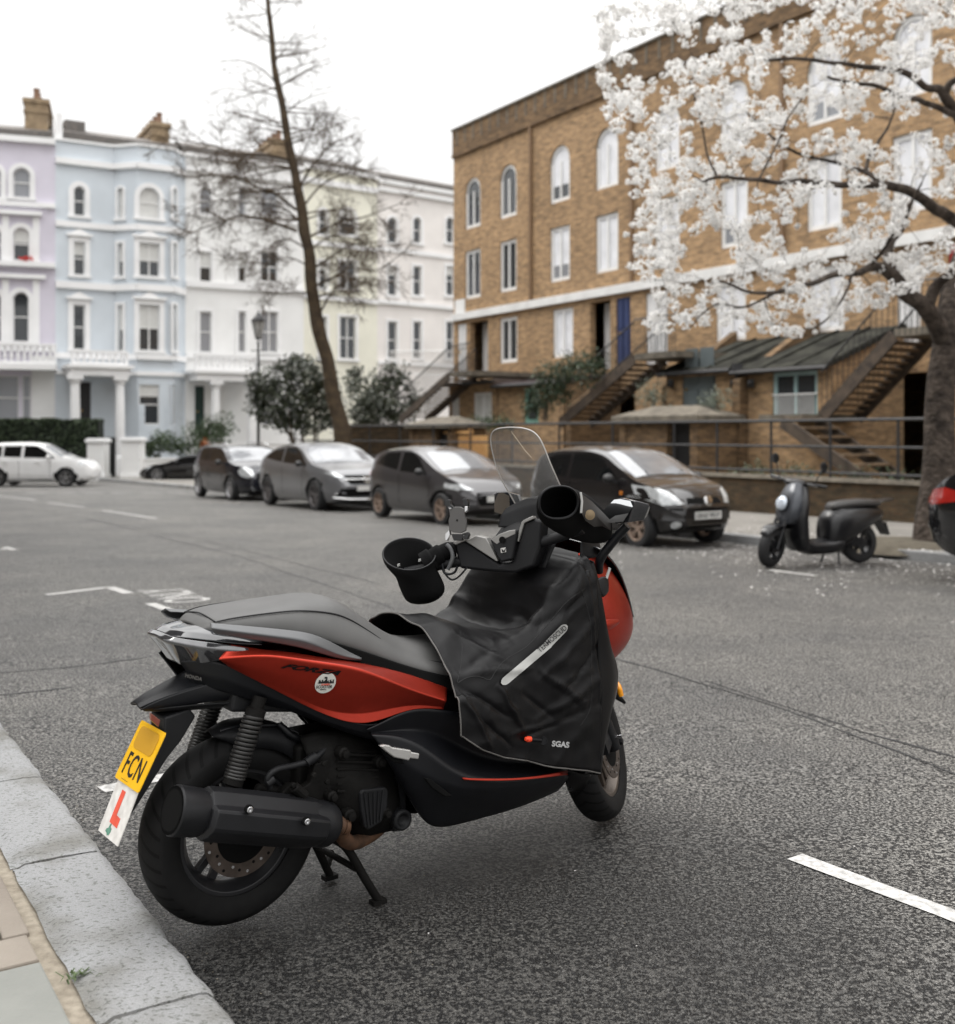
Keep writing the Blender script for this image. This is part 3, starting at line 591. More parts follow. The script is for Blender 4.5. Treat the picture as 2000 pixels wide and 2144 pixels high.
# ================================================================ brick terrace on the right
def brick_mat(name, c1, c2, mort, sc_=1.0):
    m = bpy.data.materials.new(name); nt, p = nodes(m); N = nt.nodes.new; l = nt.links.new; t = N('ShaderNodeTexCoord')
    mp = N('ShaderNodeMapping'); mp.inputs['Rotation'].default_value = (0, 0, -math.atan2(DU.y, DU.x)); l(t.outputs['Object'], mp.inputs[0])
    sp = N('ShaderNodeSeparateXYZ'); l(mp.outputs[0], sp.inputs[0]); ad = N('ShaderNodeMath'); l(sp.outputs['X'], ad.inputs[0]); l(sp.outputs['Y'], ad.inputs[1])
    cb = N('ShaderNodeCombineXYZ'); l(ad.outputs[0], cb.inputs['X']); l(sp.outputs['Z'], cb.inputs['Y'])
    bt = N('ShaderNodeTexBrick'); bt.inputs['Scale'].default_value = 1; bt.inputs['Brick Width'].default_value = .225; bt.inputs['Row Height'].default_value = .075; bt.inputs['Mortar Size'].default_value = .006
    bt.inputs['Color1'].default_value = (*c1, 1); bt.inputs['Color2'].default_value = (*c2, 1); bt.inputs['Mortar'].default_value = (*mort, 1); bt.inputs['Bias'].default_value = -.1; l(cb.outputs[0], bt.inputs['Vector'])
    mp2 = N('ShaderNodeMapping'); mp2.inputs['Scale'].default_value = (1, 3.2, 1); l(cb.outputs[0], mp2.inputs[0])
    n = N('ShaderNodeTexNoise'); n.inputs['Scale'].default_value = 2.6; n.inputs['Detail'].default_value = 5; n.inputs['Roughness'].default_value = .7; l(mp2.outputs[0], n.inputs['Vector'])
    rp = N('ShaderNodeValToRGB'); e = rp.color_ramp.elements; e[0].position = .36; e[0].color = (.62, .62, .64, 1); e[1].position = .6; e[1].color = (1.12, 1.1, 1.06, 1); l(n.outputs['Fac'], rp.inputs[0])
    n2 = N('ShaderNodeTexNoise'); n2.inputs['Scale'].default_value = .35; n2.inputs['Detail'].default_value = 2; l(t.outputs['Object'], n2.inputs['Vector'])
    r2 = N('ShaderNodeMapRange'); r2.inputs[3].default_value = .62; r2.inputs[4].default_value = 1.3; l(n2.outputs['Fac'], r2.inputs[0])
    m1 = N('ShaderNodeVectorMath'); m1.operation = 'MULTIPLY'; l(bt.outputs['Color'], m1.inputs[0]); l(rp.outputs[0], m1.inputs[1])
    m2 = N('ShaderNodeVectorMath'); m2.operation = 'SCALE'; l(m1.outputs[0], m2.inputs[0]); l(r2.outputs[0], m2.inputs['Scale']); l(m2.outputs[0], p.inputs['Base Color'])
    p.inputs['Roughness'].default_value = .85; p.inputs['Specular IOR Level'].default_value = .2
    b = N('ShaderNodeBump'); b.inputs['Strength'].default_value = .4; b.inputs['Distance'].default_value = .01; l(bt.outputs['Fac'], b.inputs['Height']); b.invert = True; l(b.outputs[0], p.inputs['Normal'])
    return m
M_brick = brick_mat('yellow_stock_brick', (.44, .285, .155), (.27, .175, .098), (.32, .265, .195))
M_brickd = brick_mat('weathered_brick', (.22, .14, .075), (.11, .072, .042), (.13, .105, .08)); M_brickm = brick_mat('mossy_dark_brick', (.085, .055, .032), (.045, .035, .022), (.06, .055, .04))
M_conc = mat('mossy_concrete', (.08, .07, .055), .9, vs=4, bump=.4, bs=30, col2=(.19, .165, .13))
M_band = mat('white_stone_band', (.70, .70, .69), .7, var=.1, vs=2)
BW = 22.2; YL = XW(950, BW)
Af = ((950 - 1000) / F * YL, YL); Bf = ST(Vector((Af[0], Af[1], 0)).dot(DU) - 41, BW); bs_ = Seg(Af, Bf)
BZ = -.6
r = thing('brick_terrace', 'long yellow brick terrace with arched top floor windows and white stone band', 'building', (Af[0], Af[1], BZ))
BT = bs_.z(950, 276); zbnd = bs_.z(950, 673)
cols = [(974, 1006), (1046.5, 1081.5), (1151.5, 1193), (1247, 1294.5), (1371, 1423), (1508, 1566), (1689, 1763), (1868, 1952), (2090, 2185)]
zr = (11.28, 9.36, 8.52, 6.66, 5.72, 4.06); hs = []; row = []
cw = [(bs_.s(a), bs_.s(b_)) for a, b_ in cols]
print('cols', [(round(a, 2), round(b_, 2), round(b_ - a, 2)) for a, b_ in cw], 'L', bs_.L)
for i, (a, b_) in enumerate(cw):
    hs.append((a, b_, zr[1], zr[0], 1)); row.append(0); hs.append((a, b_, zr[3], zr[2], 0)); row.append(1)
gf = [(bs_.s(1046.5), bs_.s(1083)), (bs_.s(1157), bs_.s(1200)), (bs_.s(1499), bs_.s(1562)), (bs_.s(1694), bs_.s(1768))]
gh = [(a, b_, zr[5], zr[4], 0) for a, b_ in gf]
doors = [(bs_.s(958), bs_.s(977), 'white'), (bs_.s(1290), bs_.s(1320), 'blue'), (bs_.s(1352), bs_.s(1398), 'white'), (bs_.s(1878), bs_.s(1928), 'white'), (bs_.s(1985), bs_.s(2020), 'red')]
dh = [(a, b_, 3.55, 5.75, 0) for a, b_, c in doors]
rec = [(bs_.s(984), bs_.s(1022), 3.55, 5.75, 0), (bs_.s(1236), bs_.s(1278), 3.55, 5.75, 0)]
und = [(bs_.s(952), bs_.s(975), BZ, 2.4, 0), (bs_.s(1215), bs_.s(1330), BZ, 2.9, 0), (bs_.s(1840), bs_.s(1990), BZ, 2.9, 0), (bs_.s(2010), bs_.s(2080), BZ, 2.9, 0)]   # dark undercrofts below the stairs
mb = MB(); bs_.wall(mb, 0, bs_.L, BZ, BT - .95, hs + gh + dh + rec + und)
mb.add([bs_.P(0, BZ), bs_.P(0, BZ, -9), bs_.P(0, BT, -9), bs_.P(0, BT, 0)], [(0, 1, 2, 3)]); mb.add([bs_.P(bs_.L, BZ), bs_.P(bs_.L, BZ, -9), bs_.P(bs_.L, BT, -9), bs_.P(bs_.L, BT, 0)], [(0, 1, 2, 3)]); mb.add([bs_.P(0, BZ, -9), bs_.P(bs_.L, BZ, -9), bs_.P(bs_.L, BT, -9), bs_.P(0, BT, -9)], [(0, 1, 2, 3)])
wb(mb, 'wall', M_brick, r)
mb = MB(); bs_.box(mb, -.02, bs_.L, BT - .95, BT, -.35, .05); bs_.box(mb, -.02, bs_.L, BT - 1.06, BT - .95, -.3, .10)
wb(mb, 'parapet', M_brickd, r)
mb = MB(); bs_.box(mb, -.05, bs_.L, BT, BT + .07, -.4, .11)
for k in range(70): bs_.box(mb, .3 + k * .58, .3 + k * .58 + .09, BT - .95 + .35, BT, .05, .065)
wb(mb, 'coping', M_conc, r)
mb = MB(); bs_.box(mb, -.03, bs_.L, zbnd, zbnd + .27, -.05, .12); wb(mb, 'stone_band', M_band, r)
mb = MB(); bs_.box(mb, .1, bs_.L, BT - .4, BT - .3, -9, -.36); wb(mb, 'roof', M_slate, r)
for px in (1113, 1325, 1640): mb = MB(); u = bs_.s(px); bs_.box(mb, u - .06, u + .06, zbnd + .27, BT - 1.06, 0, .09); wb(mb, 'downpipe', mat('brown_pipe', (.19, .115, .06), .7), r)
M_bd = mat('white_blind', (.72, .73, .76), .7, var=.12, vs=2)
random.seed(5)
for h, k in zip(hs + gh, row + [2] * 4):
    bs_.window(r, h, blind=random.choice([1, 1, .7]) if h[0] > 6 else .0, bars=0, mull=1, fw=.13, pane=M_glassb if random.random() < .45 else M_glass, d=.12, bm=M_bd)
mcol = dict(white=mat('white_door', (.66, .66, .66), .5), blue=mat('blue_door', (.03, .045, .12), .4), red=mat('red_door', (.35, .02, .02), .4))
for (a, b_, c), h in zip(doors, dh): front_door(r, bs_, h[0], h[1], h[2], h[3], mcol[c])
for h in rec: mb = MB(); bs_.box(mb, h[0], h[1], h[2], h[3], -.9, -.6); wb(mb, 'porch_recess', M_whs, r)
mb = MB(); bs_.box(mb, bs_.s(954), bs_.s(974), bs_.z(960, 660), bs_.z(960, 628), 0, .03)
wb(mb, 'street_nameplate', M_band, r)
# ---- ground floor extensions with lean-to roofs, each its own thing
M_lean = mat('mossy_felt_roof', (.014, .014, .013), .9, vs=2.5, bump=.3, bs=12, col2=(.055, .055, .046), spec=.08)
def P3(px, py, w): return PW(px, py, w)
def lean(label, px0, px1, wf, zlow, zhigh, z0=BZ, rm=None, seams=True):
    u0, u1 = uof(px0, wf), uof(px1, wf); A = ST(u0, wf, z0); t = thing('extension', label, 'extension', A, group='lean-to extensions of the brick terrace')
    mb = MB(); q = lambda u, w, z: ST(u, w, z); wbk = BW - .02
    mb.add([q(u0, wf, z0), q(u1, wf, z0), q(u1, wf, zlow), q(u0, wf, zlow)], [(0, 1, 2, 3)])
    for u in (u0, u1): mb.add([q(u, wf, z0), q(u, wbk, z0), q(u, wbk, zhigh), q(u, wf, zlow)], [(0, 1, 2, 3)])
    return t, u0, u1, mb
def lean_roof(t, u0, u1, wf, zlow, zhigh, rm):
    mb = MB(); q = lambda u, w, z: ST(u, w, z); wbk = BW - .03; e = .18; e0 = min(u0, u1) - .08; e1 = max(u0, u1) + .08; sl = (zhigh - zlow) / (wbk - wf)
    top = [q(e0, wf - e, zlow - e * sl + .06), q(e1, wf - e, zlow - e * sl + .06), q(e1, wbk, zhigh + .06), q(e0, wbk, zhigh + .06)]; bot = [p - Vector((0, 0, .08)) for p in top]
    mb.add(top + bot, [(0, 1, 2, 3), (7, 6, 5, 4), (0, 4, 5, 1), (1, 5, 6, 2), (2, 6, 7, 3), (3, 7, 4, 0)])
    n = int((e1 - e0) / .75)
    for k in range(n + 1):
        u = e0 + .04 + (e1 - e0 - .08) * k / n; mb.bar(q(u, wf - e + .02, zlow - e * sl + .08), q(u, wbk - .05, zhigh + .08), .04, .05)
    o = wb(mb, 'roof', rm, t); mb = MB(); mb.tube([q(e0, wf - e - .06, zlow - e * sl - .02), q(e1, wf - e - .06, zlow - e * sl - .02)], .06, 8); wb(mb, 'gutter', M_iron, t, smooth=40); return o
# extension 1 and 2 far left
def make_ext(label, px0, px1, wf, py_eave, zhigh, openings, rm=M_lean, wallm=M_brick):
    zlow = PW((px0 + px1) / 2, py_eave, wf).z; t, u0, u1, _ = lean(label, px0, px1, wf, zlow, zhigh)
    sg = Seg(ST(u0, wf), ST(u1, wf)); hh = []
    for (x0, x1, y0, y1, kind) in openings: h = H(sg, x0, x1, y0, y1, 0); hh.append((*h[:2], max(h[2], BZ + .02), h[3], 0))
    mb = MB(); sg.wall(mb, 0, sg.L, BZ, zlow, hh, depth=.15)
    for u in (u0, u1): mb.add([ST(u, wf, BZ), ST(u, BW - .02, BZ), ST(u, BW - .02, zhigh), ST(u, wf, zlow)], [(0, 1, 2, 3)])
    wb(mb, 'wall', wallm, t); lean_roof(t, u0, u1, wf, zlow, zhigh, rm)
    for h, op in zip(hh, openings):
        k = op[4]
        if k == 'win': sg.window(t, h, bars=0, mull=1, fw=.09, d=.1, pane=M_glassb, blind=.9)
        elif k == 'teal': sg.window(t, h, bars=0, mull=1, fw=.1, d=.1, frame=M_teal, pane=M_glass)
        elif k == 'tealdoor': sg.window(t, h, bars=1, mull=0, fw=.12, d=.1, frame=M_tealg, pane=M_glass)
        elif k == 'grey': front_door(t, sg, h[0], h[1], h[2], h[3], M_greyd)
    return t, sg, zlow
M_teal = mat('pale_teal_frame', (.33, .47, .48), .5); M_tealg = mat('green_teal_frame', (.16, .33, .27), .5); M_greyd = mat('slate_grey_door', (.10, .12, .125), .45, var=.2, vs=1.5)
make_ext('low brick extension with brown lean-to roof nearest the white houses', 940, 1040, 20.3, 802, 3.2, [(945, 962, 826, 890, 'win'), (992, 1030, 822, 886, 'win')], mat('brown_felt_roof', (.09, .07, .06), .8, vs=3, bump=.3, bs=12, col2=(.16, .125, .105)))
make_ext('brick extension with green framed glazed door left of the ivy stair', 1044, 1180, 20.3, 803, 3.3, [(1098, 1128, 812, 886, 'tealdoor')], mat('plum_felt_roof', (.07, .055, .055), .7, vs=3, bump=.3, bs=12, col2=(.12, .095, .10)))
t1, s1, z1_ = make_ext('brick extension with tall grey door and mossy black lean-to roof', 1395, 1538, 19.6, 774, 3.97, [(1428, 1499, 788, 905, 'grey')])
t2, s2, z2_ = make_ext('brick extension with teal framed barred window and mossy black lean-to roof', 1549, 1740, 19.6, 768, 3.97, [(1618, 1712, 777, 876, 'teal')])
# window bars
h = H(s2, 1618, 1712, 777, 876, 0); mb = MB()
for k in range(13): u = h[0] + .12 + (h[1] - h[0] - .24) * k / 12; s2.box(mb, u - .009, u + .009, h[2] + .05, h[2] + (h[3] - h[2]) * .5 if k % 1 == 0 else h[3], .0, .02)
s2.box(mb, h[0], h[1], h[2] + (h[3] - h[2]) * .5, h[2] + (h[3] - h[2]) * .5 + .03, 0, .025); wb(mb, 'window_bars', M_wf, t2)
for px in (1404, 1536, 1572):
    p = PW(px, 803, 19.5); mb = MB(); mb.box(p, (.12, .2, .2)); mb.lathe([(0, .05), (.12, .09), (.13, .02)], p + Vector((-.05, -.12, .02)), (0, -1, -.6), 10); tag(mb.build('wall_lamp', M_iron), {1404: 'small black wall lamp left of the grey door', 1536: 'small black wall lamp left of the downpipe between the extensions', 1572: 'small black wall lamp left of the teal framed window'}[px], 'wall lamp', 'wall lamps on the extensions')
mb = MB(); p = PW(1543, 770, 19.45); mb.tube([p, Vector((p.x, p.y, BZ))], .055, 8); mb.box(p, (.22, .22, .2)); tag(mb.build('drainpipe', M_iron, smooth=40), 'black drainpipe between the two mossy roofed extensions', 'drainpipe')
# dark open undercroft and dividing fire walls between the plots
def firewall(px, w0, w1, z0, z1, label, m=M_brickd):
    u = uof(px, w0); mb = MB()
    mb.add([ST(u + du, w, z) for du in (-.12, .12) for (w, z) in ((w0, BZ), (w1, BZ), (w1, z1), (w0, z0))], [(0, 1, 2, 3), (7, 6, 5, 4), (0, 4, 5, 1), (1, 5, 6, 2), (2, 6, 7, 3), (3, 7, 4, 0)])
    return tag(mb.build('dividing_wall', m), label, 'wall', 'sloping walls between the front plots')
firewall(1541, 19.3, BW - .03, 2.75, 4.4, 'sloping brick dividing wall between the two mossy roofed extensions')
firewall(1392, 19.6, BW - .03, 2.7, 4.3, 'sloping brick dividing wall left of the grey door extension')
firewall(1190, 20.2, BW - .03, 2.3, 3.5, 'sloping brick dividing wall beside the ivy covered stair')
# ---- external stairs: two stringers, open treads, railings
M_stair = mat('weathered_stair', (.08, .055, .035), .85, vs=7, bump=.3, bs=30, col2=(.22, .15, .09)); M_string = mat('dark_stringer', (.03, .022, .017), .8, vs=5, col2=(.09, .065, .045))
def stair(label, u0, z0, u1, z1, w0, w1, n, land=1.2, under=None, rail=True):
    t = thing('external_stair', label, 'staircase', ST(u0, w0, BZ), group='external stairs of the brick terrace')
    for w in (w0, w1):
        mb = MB(); mb.bar(ST(u0, w, z0), ST(u1, w, z1), .07, .28, up=(0, 0, 1)); wb(mb, 'stringer', M_string, t)
    mb = MB()
    for k in range(n):
        f = (k + .5) / n; p = ST(u0 + (u1 - u0) * f, (w0 + w1) / 2, z0 + (z1 - z0) * f + .08); mb.box(p, (w1 - w0 - .08, .27, .05), math.atan2(DN.y, DN.x))
    wb(mb, 'treads', M_stair, t)
    mb = MB(); sgn = -1 if u1 < u0 else 1
    mb.box(ST(u1 + sgn * land / 2, (w0 + BW - .03) / 2, z1 + .06), (BW - .03 - w0, land, .16), math.atan2(DN.y, DN.x)); wb(mb, 'landing', M_conc, t)
    mb = MB()
    for w in (w0, w1):
        mb.tube([ST(u0, w, z0 + 1.0), ST(u1, w, z1 + 1.0)], .022, 6); k = 0; m_ = int(abs(u1 - u0) / .13)
        for k in range(m_ + 1): f = k / m_; p = ST(u0 + (u1 - u0) * f, w, z0 + (z1 - z0) * f); mb.tube([p, p + Vector((0, 0, 1.0))], .009, 4)
    for k in range(int(land / .13) + 1): p = ST(u1 + sgn * k * .13, w0, z1); mb.tube([p, p + Vector((0, 0, 1.05))], .009, 4)
    mb.tube([ST(u1, w0, z1 + 1.05), ST(u1 + sgn * land, w0, z1 + 1.05)], .022, 6)
    wb(mb, 'railing', M_iron, t)
    return t
# right hand stair (in front of the cherry trunk)
a0 = PW(1721, 874, 19.0); a1 = PW(1872, 703, 19.0); US = (a0.dot(DU), a1.dot(DU)); print('stair R', US, a0.z, a1.z)
stair('brown external stair with black railings beside the cherry trunk', a0.dot(DU), a0.z, a1.dot(DU), a1.z, 19.0, 20.2, 13, 2.4)
ll = a0.dot(DU)
mb_t = thing('external_stair', 'lower return flight of dark open steps behind the street railing, below the cherry trunk stair', 'staircase', ST(ll, 18.6, BZ), group='external stairs of the brick terrace')
mb = MB(); mb.box(ST(ll + .6, 19.3, a0.z + .0), (1.9, 1.2, .14), math.atan2(DN.y, DN.x)); wb(mb, 'landing', M_conc, mb_t)
mb = MB()
for w in (17.75, 18.85): mb.bar(ST(ll, w, a0.z - .1), ST(ll - 2.9, w, .1), .07, .26)
wb(mb, 'stringer', M_string, mb_t); mb = MB()
for k in range(9): f = (k + .5) / 9; mb.box(ST(ll - 2.9 * f, 18.3, a0.z + .05 + (.15 - a0.z) * f), (1.06, .26, .05), math.atan2(DN.y, DN.x))
wb(mb, 'treads', M_stair, mb_t)
# middle stair with ivy, and the far one by the white houses
a0 = PW(1168, 886, 18.9); a1 = PW(1322, 752, 18.9); print('stair M', a0.dot(DU), a1.dot(DU), a0.z, a1.z)
stair('brown external stair rising to the blue door, ivy on its left side', a0.dot(DU), a0.z, a1.dot(DU), a1.z, 19.0, 20.1, 13, 1.6)
a0 = PW(838, 880, 19.2); a1 = PW(940, 788, 19.2)
stair('brown external stair at the far end of the brick terrace', a0.dot(DU), a0.z, a1.dot(DU), a1.z, 19.2, 20.3, 13, 1.4)
# white balcony railing beyond it
mb = MB(); A = PW(818, 782, 21.8); B = PW(945, 786, 21.8)
for k in range(34): p = A.lerp(B, k / 33); mb.tube([p, p + Vector((0, 0, .95))], .012, 4)
mb.tube([A + Vector((0, 0, .95)), B + Vector((0, 0, .95))], .02, 5); mb.tube([A, B], .02, 5)
tag(mb.build('terrace_railing', M_wf), 'white vertical bar railing in front of the pink house', 'railing')
# ---- front plots: bin stores, fences, potted shrubs
def bin_store(label, px0, px1, w, py_top, dep=1.3):
    u0, u1 = uof(px0, w), uof(px1, w); zt = PW((px0 + px1) / 2, py_top, w).z; t = thing('bin_store', label, 'bin store', ST((u0 + u1) / 2, w, BZ), group='brick bin stores behind the railing'); um = (u0 + u1) / 2
    mb = MB()
    for ua, ub in ((u0, um), (um, u1)):
        s_ = .14 if ub < ua else -.14
    lo, hi = min(u0, u1), max(u0, u1); q = lambda u, w_, z: ST(u, w_, z)
    ang = math.atan2(DU.y, DU.x)
    for u in (lo + .12, hi - .12): mb.box(ST(u, w + dep / 2, (zt + .06 - .6) / 2 - .3 + .3), (.24, dep, zt + .6), ang)
    mb.box(ST(um + (hi - lo) * .16, w + dep / 2 + .01, (zt - .6) / 2), ((hi - lo) * .55, dep - .05, zt + .58), ang)
    mb.box(ST(um, w + dep - .1, (zt - .6) / 2), (hi - lo - .3, .12, zt + .58), ang); wb(mb, 'wall', M_brickd, t)
    mb = MB(); e = .15; b0 = [q(lo - e, w - e, zt), q(hi + e, w - e, zt), q(hi + e, w + dep + e, zt), q(lo - e, w + dep + e, zt)]; b1 = [p + Vector((0, 0, .12)) for p in b0]; r0 = [q(lo + .6, w + dep / 2, zt + .38), q(hi - .6, w + dep / 2, zt + .38)]
    mb.add(b0 + b1 + r0, [(0, 1, 2, 3), (0, 1, 5, 4), (1, 2, 6, 5), (2, 3, 7, 6), (3, 0, 4, 7), (4, 5, 9, 8), (6, 7, 8, 9), (5, 6, 9), (7, 4, 8)]); wb(mb, 'roof', M_conc, t)
    mb = MB(); mb.box(ST(lo + (hi - lo) * .26, w + .25, (zt - .6) / 2), ((hi - lo) * .36, .05, zt + .5), ang); wb(mb, 'door', M_black, t)
bin_store('brick bin store with concrete hipped roof in front of the grey door', 1297, 1460, 18.0, 881)
bin_store('small brick bin store near the leaning bare tree end of the railing', 858, 945, 18.0, 896)
M_pine = mat('new_pine', (.55, .30, .11), .7, vs=6, col2=(.68, .40, .16))
t = thing('picket_fence', 'short run of new orange pine fence boards behind the railing', 'fence', PW(925, 960, 18.3)); A = PW(925, 912, 18.3); B = PW(1018, 912, 18.3); mb = MB()
for k in range(15): p = A.lerp(B, k / 14); mb.box((p.x, p.y, (A.z - .2) / 2), (.10, .03, A.z + .2), 0)
wb(mb, 'boards', M_pine, t); mb = MB()
for px in (950, 985): p = PW(px, 896, 18.25); mb.box((p.x, p.y, (p.z - .3) / 2), (.1, .1, p.z + .3))
mb.bar(PW(930, 905, 18.2), PW(990, 905, 18.2), .05, .08); wb(mb, 'posts', M_pine, t)
# ================================================================ street furniture, walls, hedges
ang = math.atan2(DU.y, DU.x)
# dwarf wall and tubular railing between pavement and front plots
WT = .56
mb = MB(); lo, hi = 3.0, 40.3
mb.add([ST(u, w, z) for u in (lo, hi) for (w, z) in ((FWALL - .12, -.9), (FWALL + .12, -.9), (FWALL + .12, WT), (FWALL - .12, WT))], [(0, 1, 2, 3), (7, 6, 5, 4), (0, 4, 5, 1), (1, 5, 6, 2), (2, 6, 7, 3), (3, 7, 4, 0)])
t = thing('dwarf_wall', 'low mossy brick wall under the black street railing', 'wall', ST(20, FWALL, -.6)); wb(mb, 'wall', M_brickm, t)
mb = MB(); mb.add([ST(u, w, z) for u in (lo, hi) for (w, z) in ((FWALL - .17, WT), (FWALL + .17, WT), (FWALL + .15, WT + .07), (FWALL - .15, WT + .07))], [(0, 1, 2, 3), (7, 6, 5, 4), (0, 4, 5, 1), (1, 5, 6, 2), (2, 6, 7, 3), (3, 7, 4, 0)]); wb(mb, 'coping', M_conc, t)
t = thing('street_railing', 'black tubular railing with three horizontal rails on the low wall', 'railing', ST(20, FWALL, WT))
for z in (1.73, 1.22, .72):
    mb = MB(); mb.tube([ST(lo, FWALL, z), ST(hi, FWALL, z)], .032 if z > 1.5 else .026, 8); wb(mb, 'rail', M_iron, t, smooth=40)
us_ = sorted([uof(px, FWALL) for px in (1881, 1739, 1615, 1502, 1412)] + [uof(1412, FWALL) + 2.15 * k for k in range(1, 11)])
for u in us_: mb = MB(); mb.tube([ST(u, FWALL, WT + .05), ST(u, FWALL, 1.73)], .028, 8); wb(mb, 'post', M_iron, t, smooth=40)
# white gate pillars, walls at the white houses
def pillar(px, Y, w, h, label):
    p = W(px, 960, Y); z0 = g(Y); t = thing('gate_pillar', label, 'gate pillar', (p.x, Y, z0), 0, 'white gate pillars'); mb = MB(); mb.box((0, 0, h / 2), (w, w, h)); mb.box((0, 0, .15), (w + .08, w + .08, .3)); mb.build('shaft', M_whs, t, bevel=.01); mb = MB(); mb.box((0, 0, h + .06), (w + .16, w + .16, .12)); mb.box((0, 0, h + .15), (w + .04, w + .04, .07)); mb.build('cap', M_trim, t, bevel=.01)
pillar(206, 50, .78, 1.75, 'white gate pillar at the right end of the dark hedge'); pillar(279, 50, .85, 1.8, 'white gate pillar left of the black coupe')
def wallbox(name, label, a, b_, z0, z1, th, m, cat='wall'):
    mb = MB(); a = Vector((a[0], a[1], (z0 + z1) / 2)); b_ = Vector((b_[0], b_[1], (z0 + z1) / 2)); mb.bar(a, b_, th, z1 - z0); mb.bar(a + Vector((0, 0, (z1 - z0) / 2 + .04)), b_ + Vector((0, 0, (z1 - z0) / 2 + .04)), th + .08, .08); return tag(mb.build(name, m), label, cat)
wallbox('garden_wall', 'low white garden wall behind the black coupe', P_(296, 50.3), P_(400, 51.0), -.8, .25, .25, M_whs)
wallbox('garden_wall', 'low white garden wall under the dark hedge', P_(-60, 49.6), P_(196, 50.0), -.8, .0, .25, M_whs)
wallbox('garden_wall', 'white rendered garden wall behind the grey SUV and lamp post', P_(480, 52.0), P_(640, 54.5), -.8, .95, .25, M_whs)
wallbox('garden_wall', 'low brown brick wall under the dark shrubs beyond the railing', P_(700, 41.5), P_(948, 41.5), -.7, 1.75, .25, M_brickm)
mb = MB(); A = W(222, 1005, 51.2); mb.box((A.x + .0, 51.2, .3), (.9, .06, 2.0)); tag(mb.build('garden_gate', M_black), 'black garden gate between the two white pillars', 'gate')
# ---- foliage tools
def leafmat(n, c, c2, r=.55): 
    m = mat(n, c, r, var=.3, vs=9, col2=c2, detail=3); return m
def leaves(mb, cen, rad, n, size, rnd, flat=.6, shell=.35, up=.3, quad=True):
    cx, cy, cz = cen; rx, ry, rz = rad
    for _ in range(n):
        v = Vector((rnd.gauss(0, 1), rnd.gauss(0, 1), rnd.gauss(0, 1))).normalized() * (rnd.random() ** shell)
        k_ = 1 + .75 * noise.noise(Vector((v.x * 2.1 + cx * 3, v.y * 2.1, v.z * 2.1 + cz * 3))); p = Vector((cx + v.x * rx * k_, cy + v.y * ry * k_, cz + v.z * rz * k_)); s_ = size * rnd.uniform(.6, 1.35)
        nrm = (v * .6 + Vector((rnd.gauss(0, 1), rnd.gauss(0, 1), rnd.gauss(0, 1) + up)) * .7).normalized(); x = nrm.orthogonal().normalized(); x = Matrix.Rotation(rnd.random() * 6.28, 3, nrm) @ x; y = nrm.cross(x) * flat
        mb.add([p - x * s_, p - y * s_ * .8, p + x * s_, p + y * s_ * .8], [(0, 1, 2, 3)])
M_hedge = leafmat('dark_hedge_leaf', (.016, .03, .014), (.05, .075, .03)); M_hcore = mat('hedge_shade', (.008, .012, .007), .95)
def hedge(label, A, B, z0, z1, th, n, size=.09):
    t = thing('hedge', label, 'hedge', (A[0], A[1], z0)); rnd = random.Random(int(A[0] * 10)); mb = MB(); a, b_ = Vector((A[0], A[1], 0)), Vector((B[0], B[1], 0)); d = (b_ - a); s_ = Vector((-d.y, d.x, 0)).normalized()
    for _ in range(n):
        f = rnd.random(); o = rnd.choice([-1, 1, 1, 0]); z = z0 + (z1 - z0) * rnd.random(); off = o * th / 2 if o else rnd.uniform(-1, 1) * th / 2
        if o == 0: z = z1 - abs(rnd.gauss(0, .06))
        bump = .12 * noise.noise(Vector((f * d.length * 1.2, z * 1.3, o))); p = a + d * f + s_ * (off + (-bump if o >= 0 else bump)); p.z = z + bump
        nn = Vector((rnd.gauss(0, 1), rnd.gauss(0, 1), rnd.gauss(0, 1))).normalized(); x = nn.orthogonal().normalized() * size; y = nn.cross(x) * .6; mb.add([p - x, p - y, p + x, p + y], [(0, 1, 2, 3)])
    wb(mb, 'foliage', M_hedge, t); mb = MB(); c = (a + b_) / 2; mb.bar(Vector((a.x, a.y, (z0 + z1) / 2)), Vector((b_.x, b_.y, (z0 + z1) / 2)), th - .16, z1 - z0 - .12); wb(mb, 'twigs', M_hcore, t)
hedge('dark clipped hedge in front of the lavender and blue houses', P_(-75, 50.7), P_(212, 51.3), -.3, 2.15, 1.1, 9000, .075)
M_shrub = leafmat('shrub_leaf', (.02, .04, .018), (.07, .10, .04)); M_mag = leafmat('evergreen_leaf', (.015, .022, .013), (.075, .085, .05), .35); M_bark = mat('bark', (.075, .055, .04), .9, vs=6, bump=.7, bs=30, col2=(.16, .125, .09), bdist=.03)
def bush(name, label, cat, base, blobs, n, size, m, stems=0, seed=1):
    t = thing(name, label, cat, base); rnd = random.Random(seed); mb = MB(); tot = sum(r_[0] * r_[2] for _, r_ in blobs)
    for c, r_ in blobs: leaves(mb, c, r_, int(n * r_[0] * r_[2] / tot), size, rnd, shell=.5)
    wb(mb, 'crown', m, t); mb = MB()
    for c, r_ in blobs[:max(stems, 1)]:
        b0 = Vector(base); c = Vector(c); mb.tube([b0 + Vector((rnd.uniform(-.1, .1), 0, 0)), b0.lerp(c, .5) + Vector((rnd.uniform(-.15, .15), 0, 0)), c], [.07, .05, .02], 6)
    wb(mb, 'trunk', M_bark, t); return t
def blob(px, py, Y, rx, rz): p = W(px, py, Y); return ((p.x, p.y, p.z), (rx, rx * .9, rz))
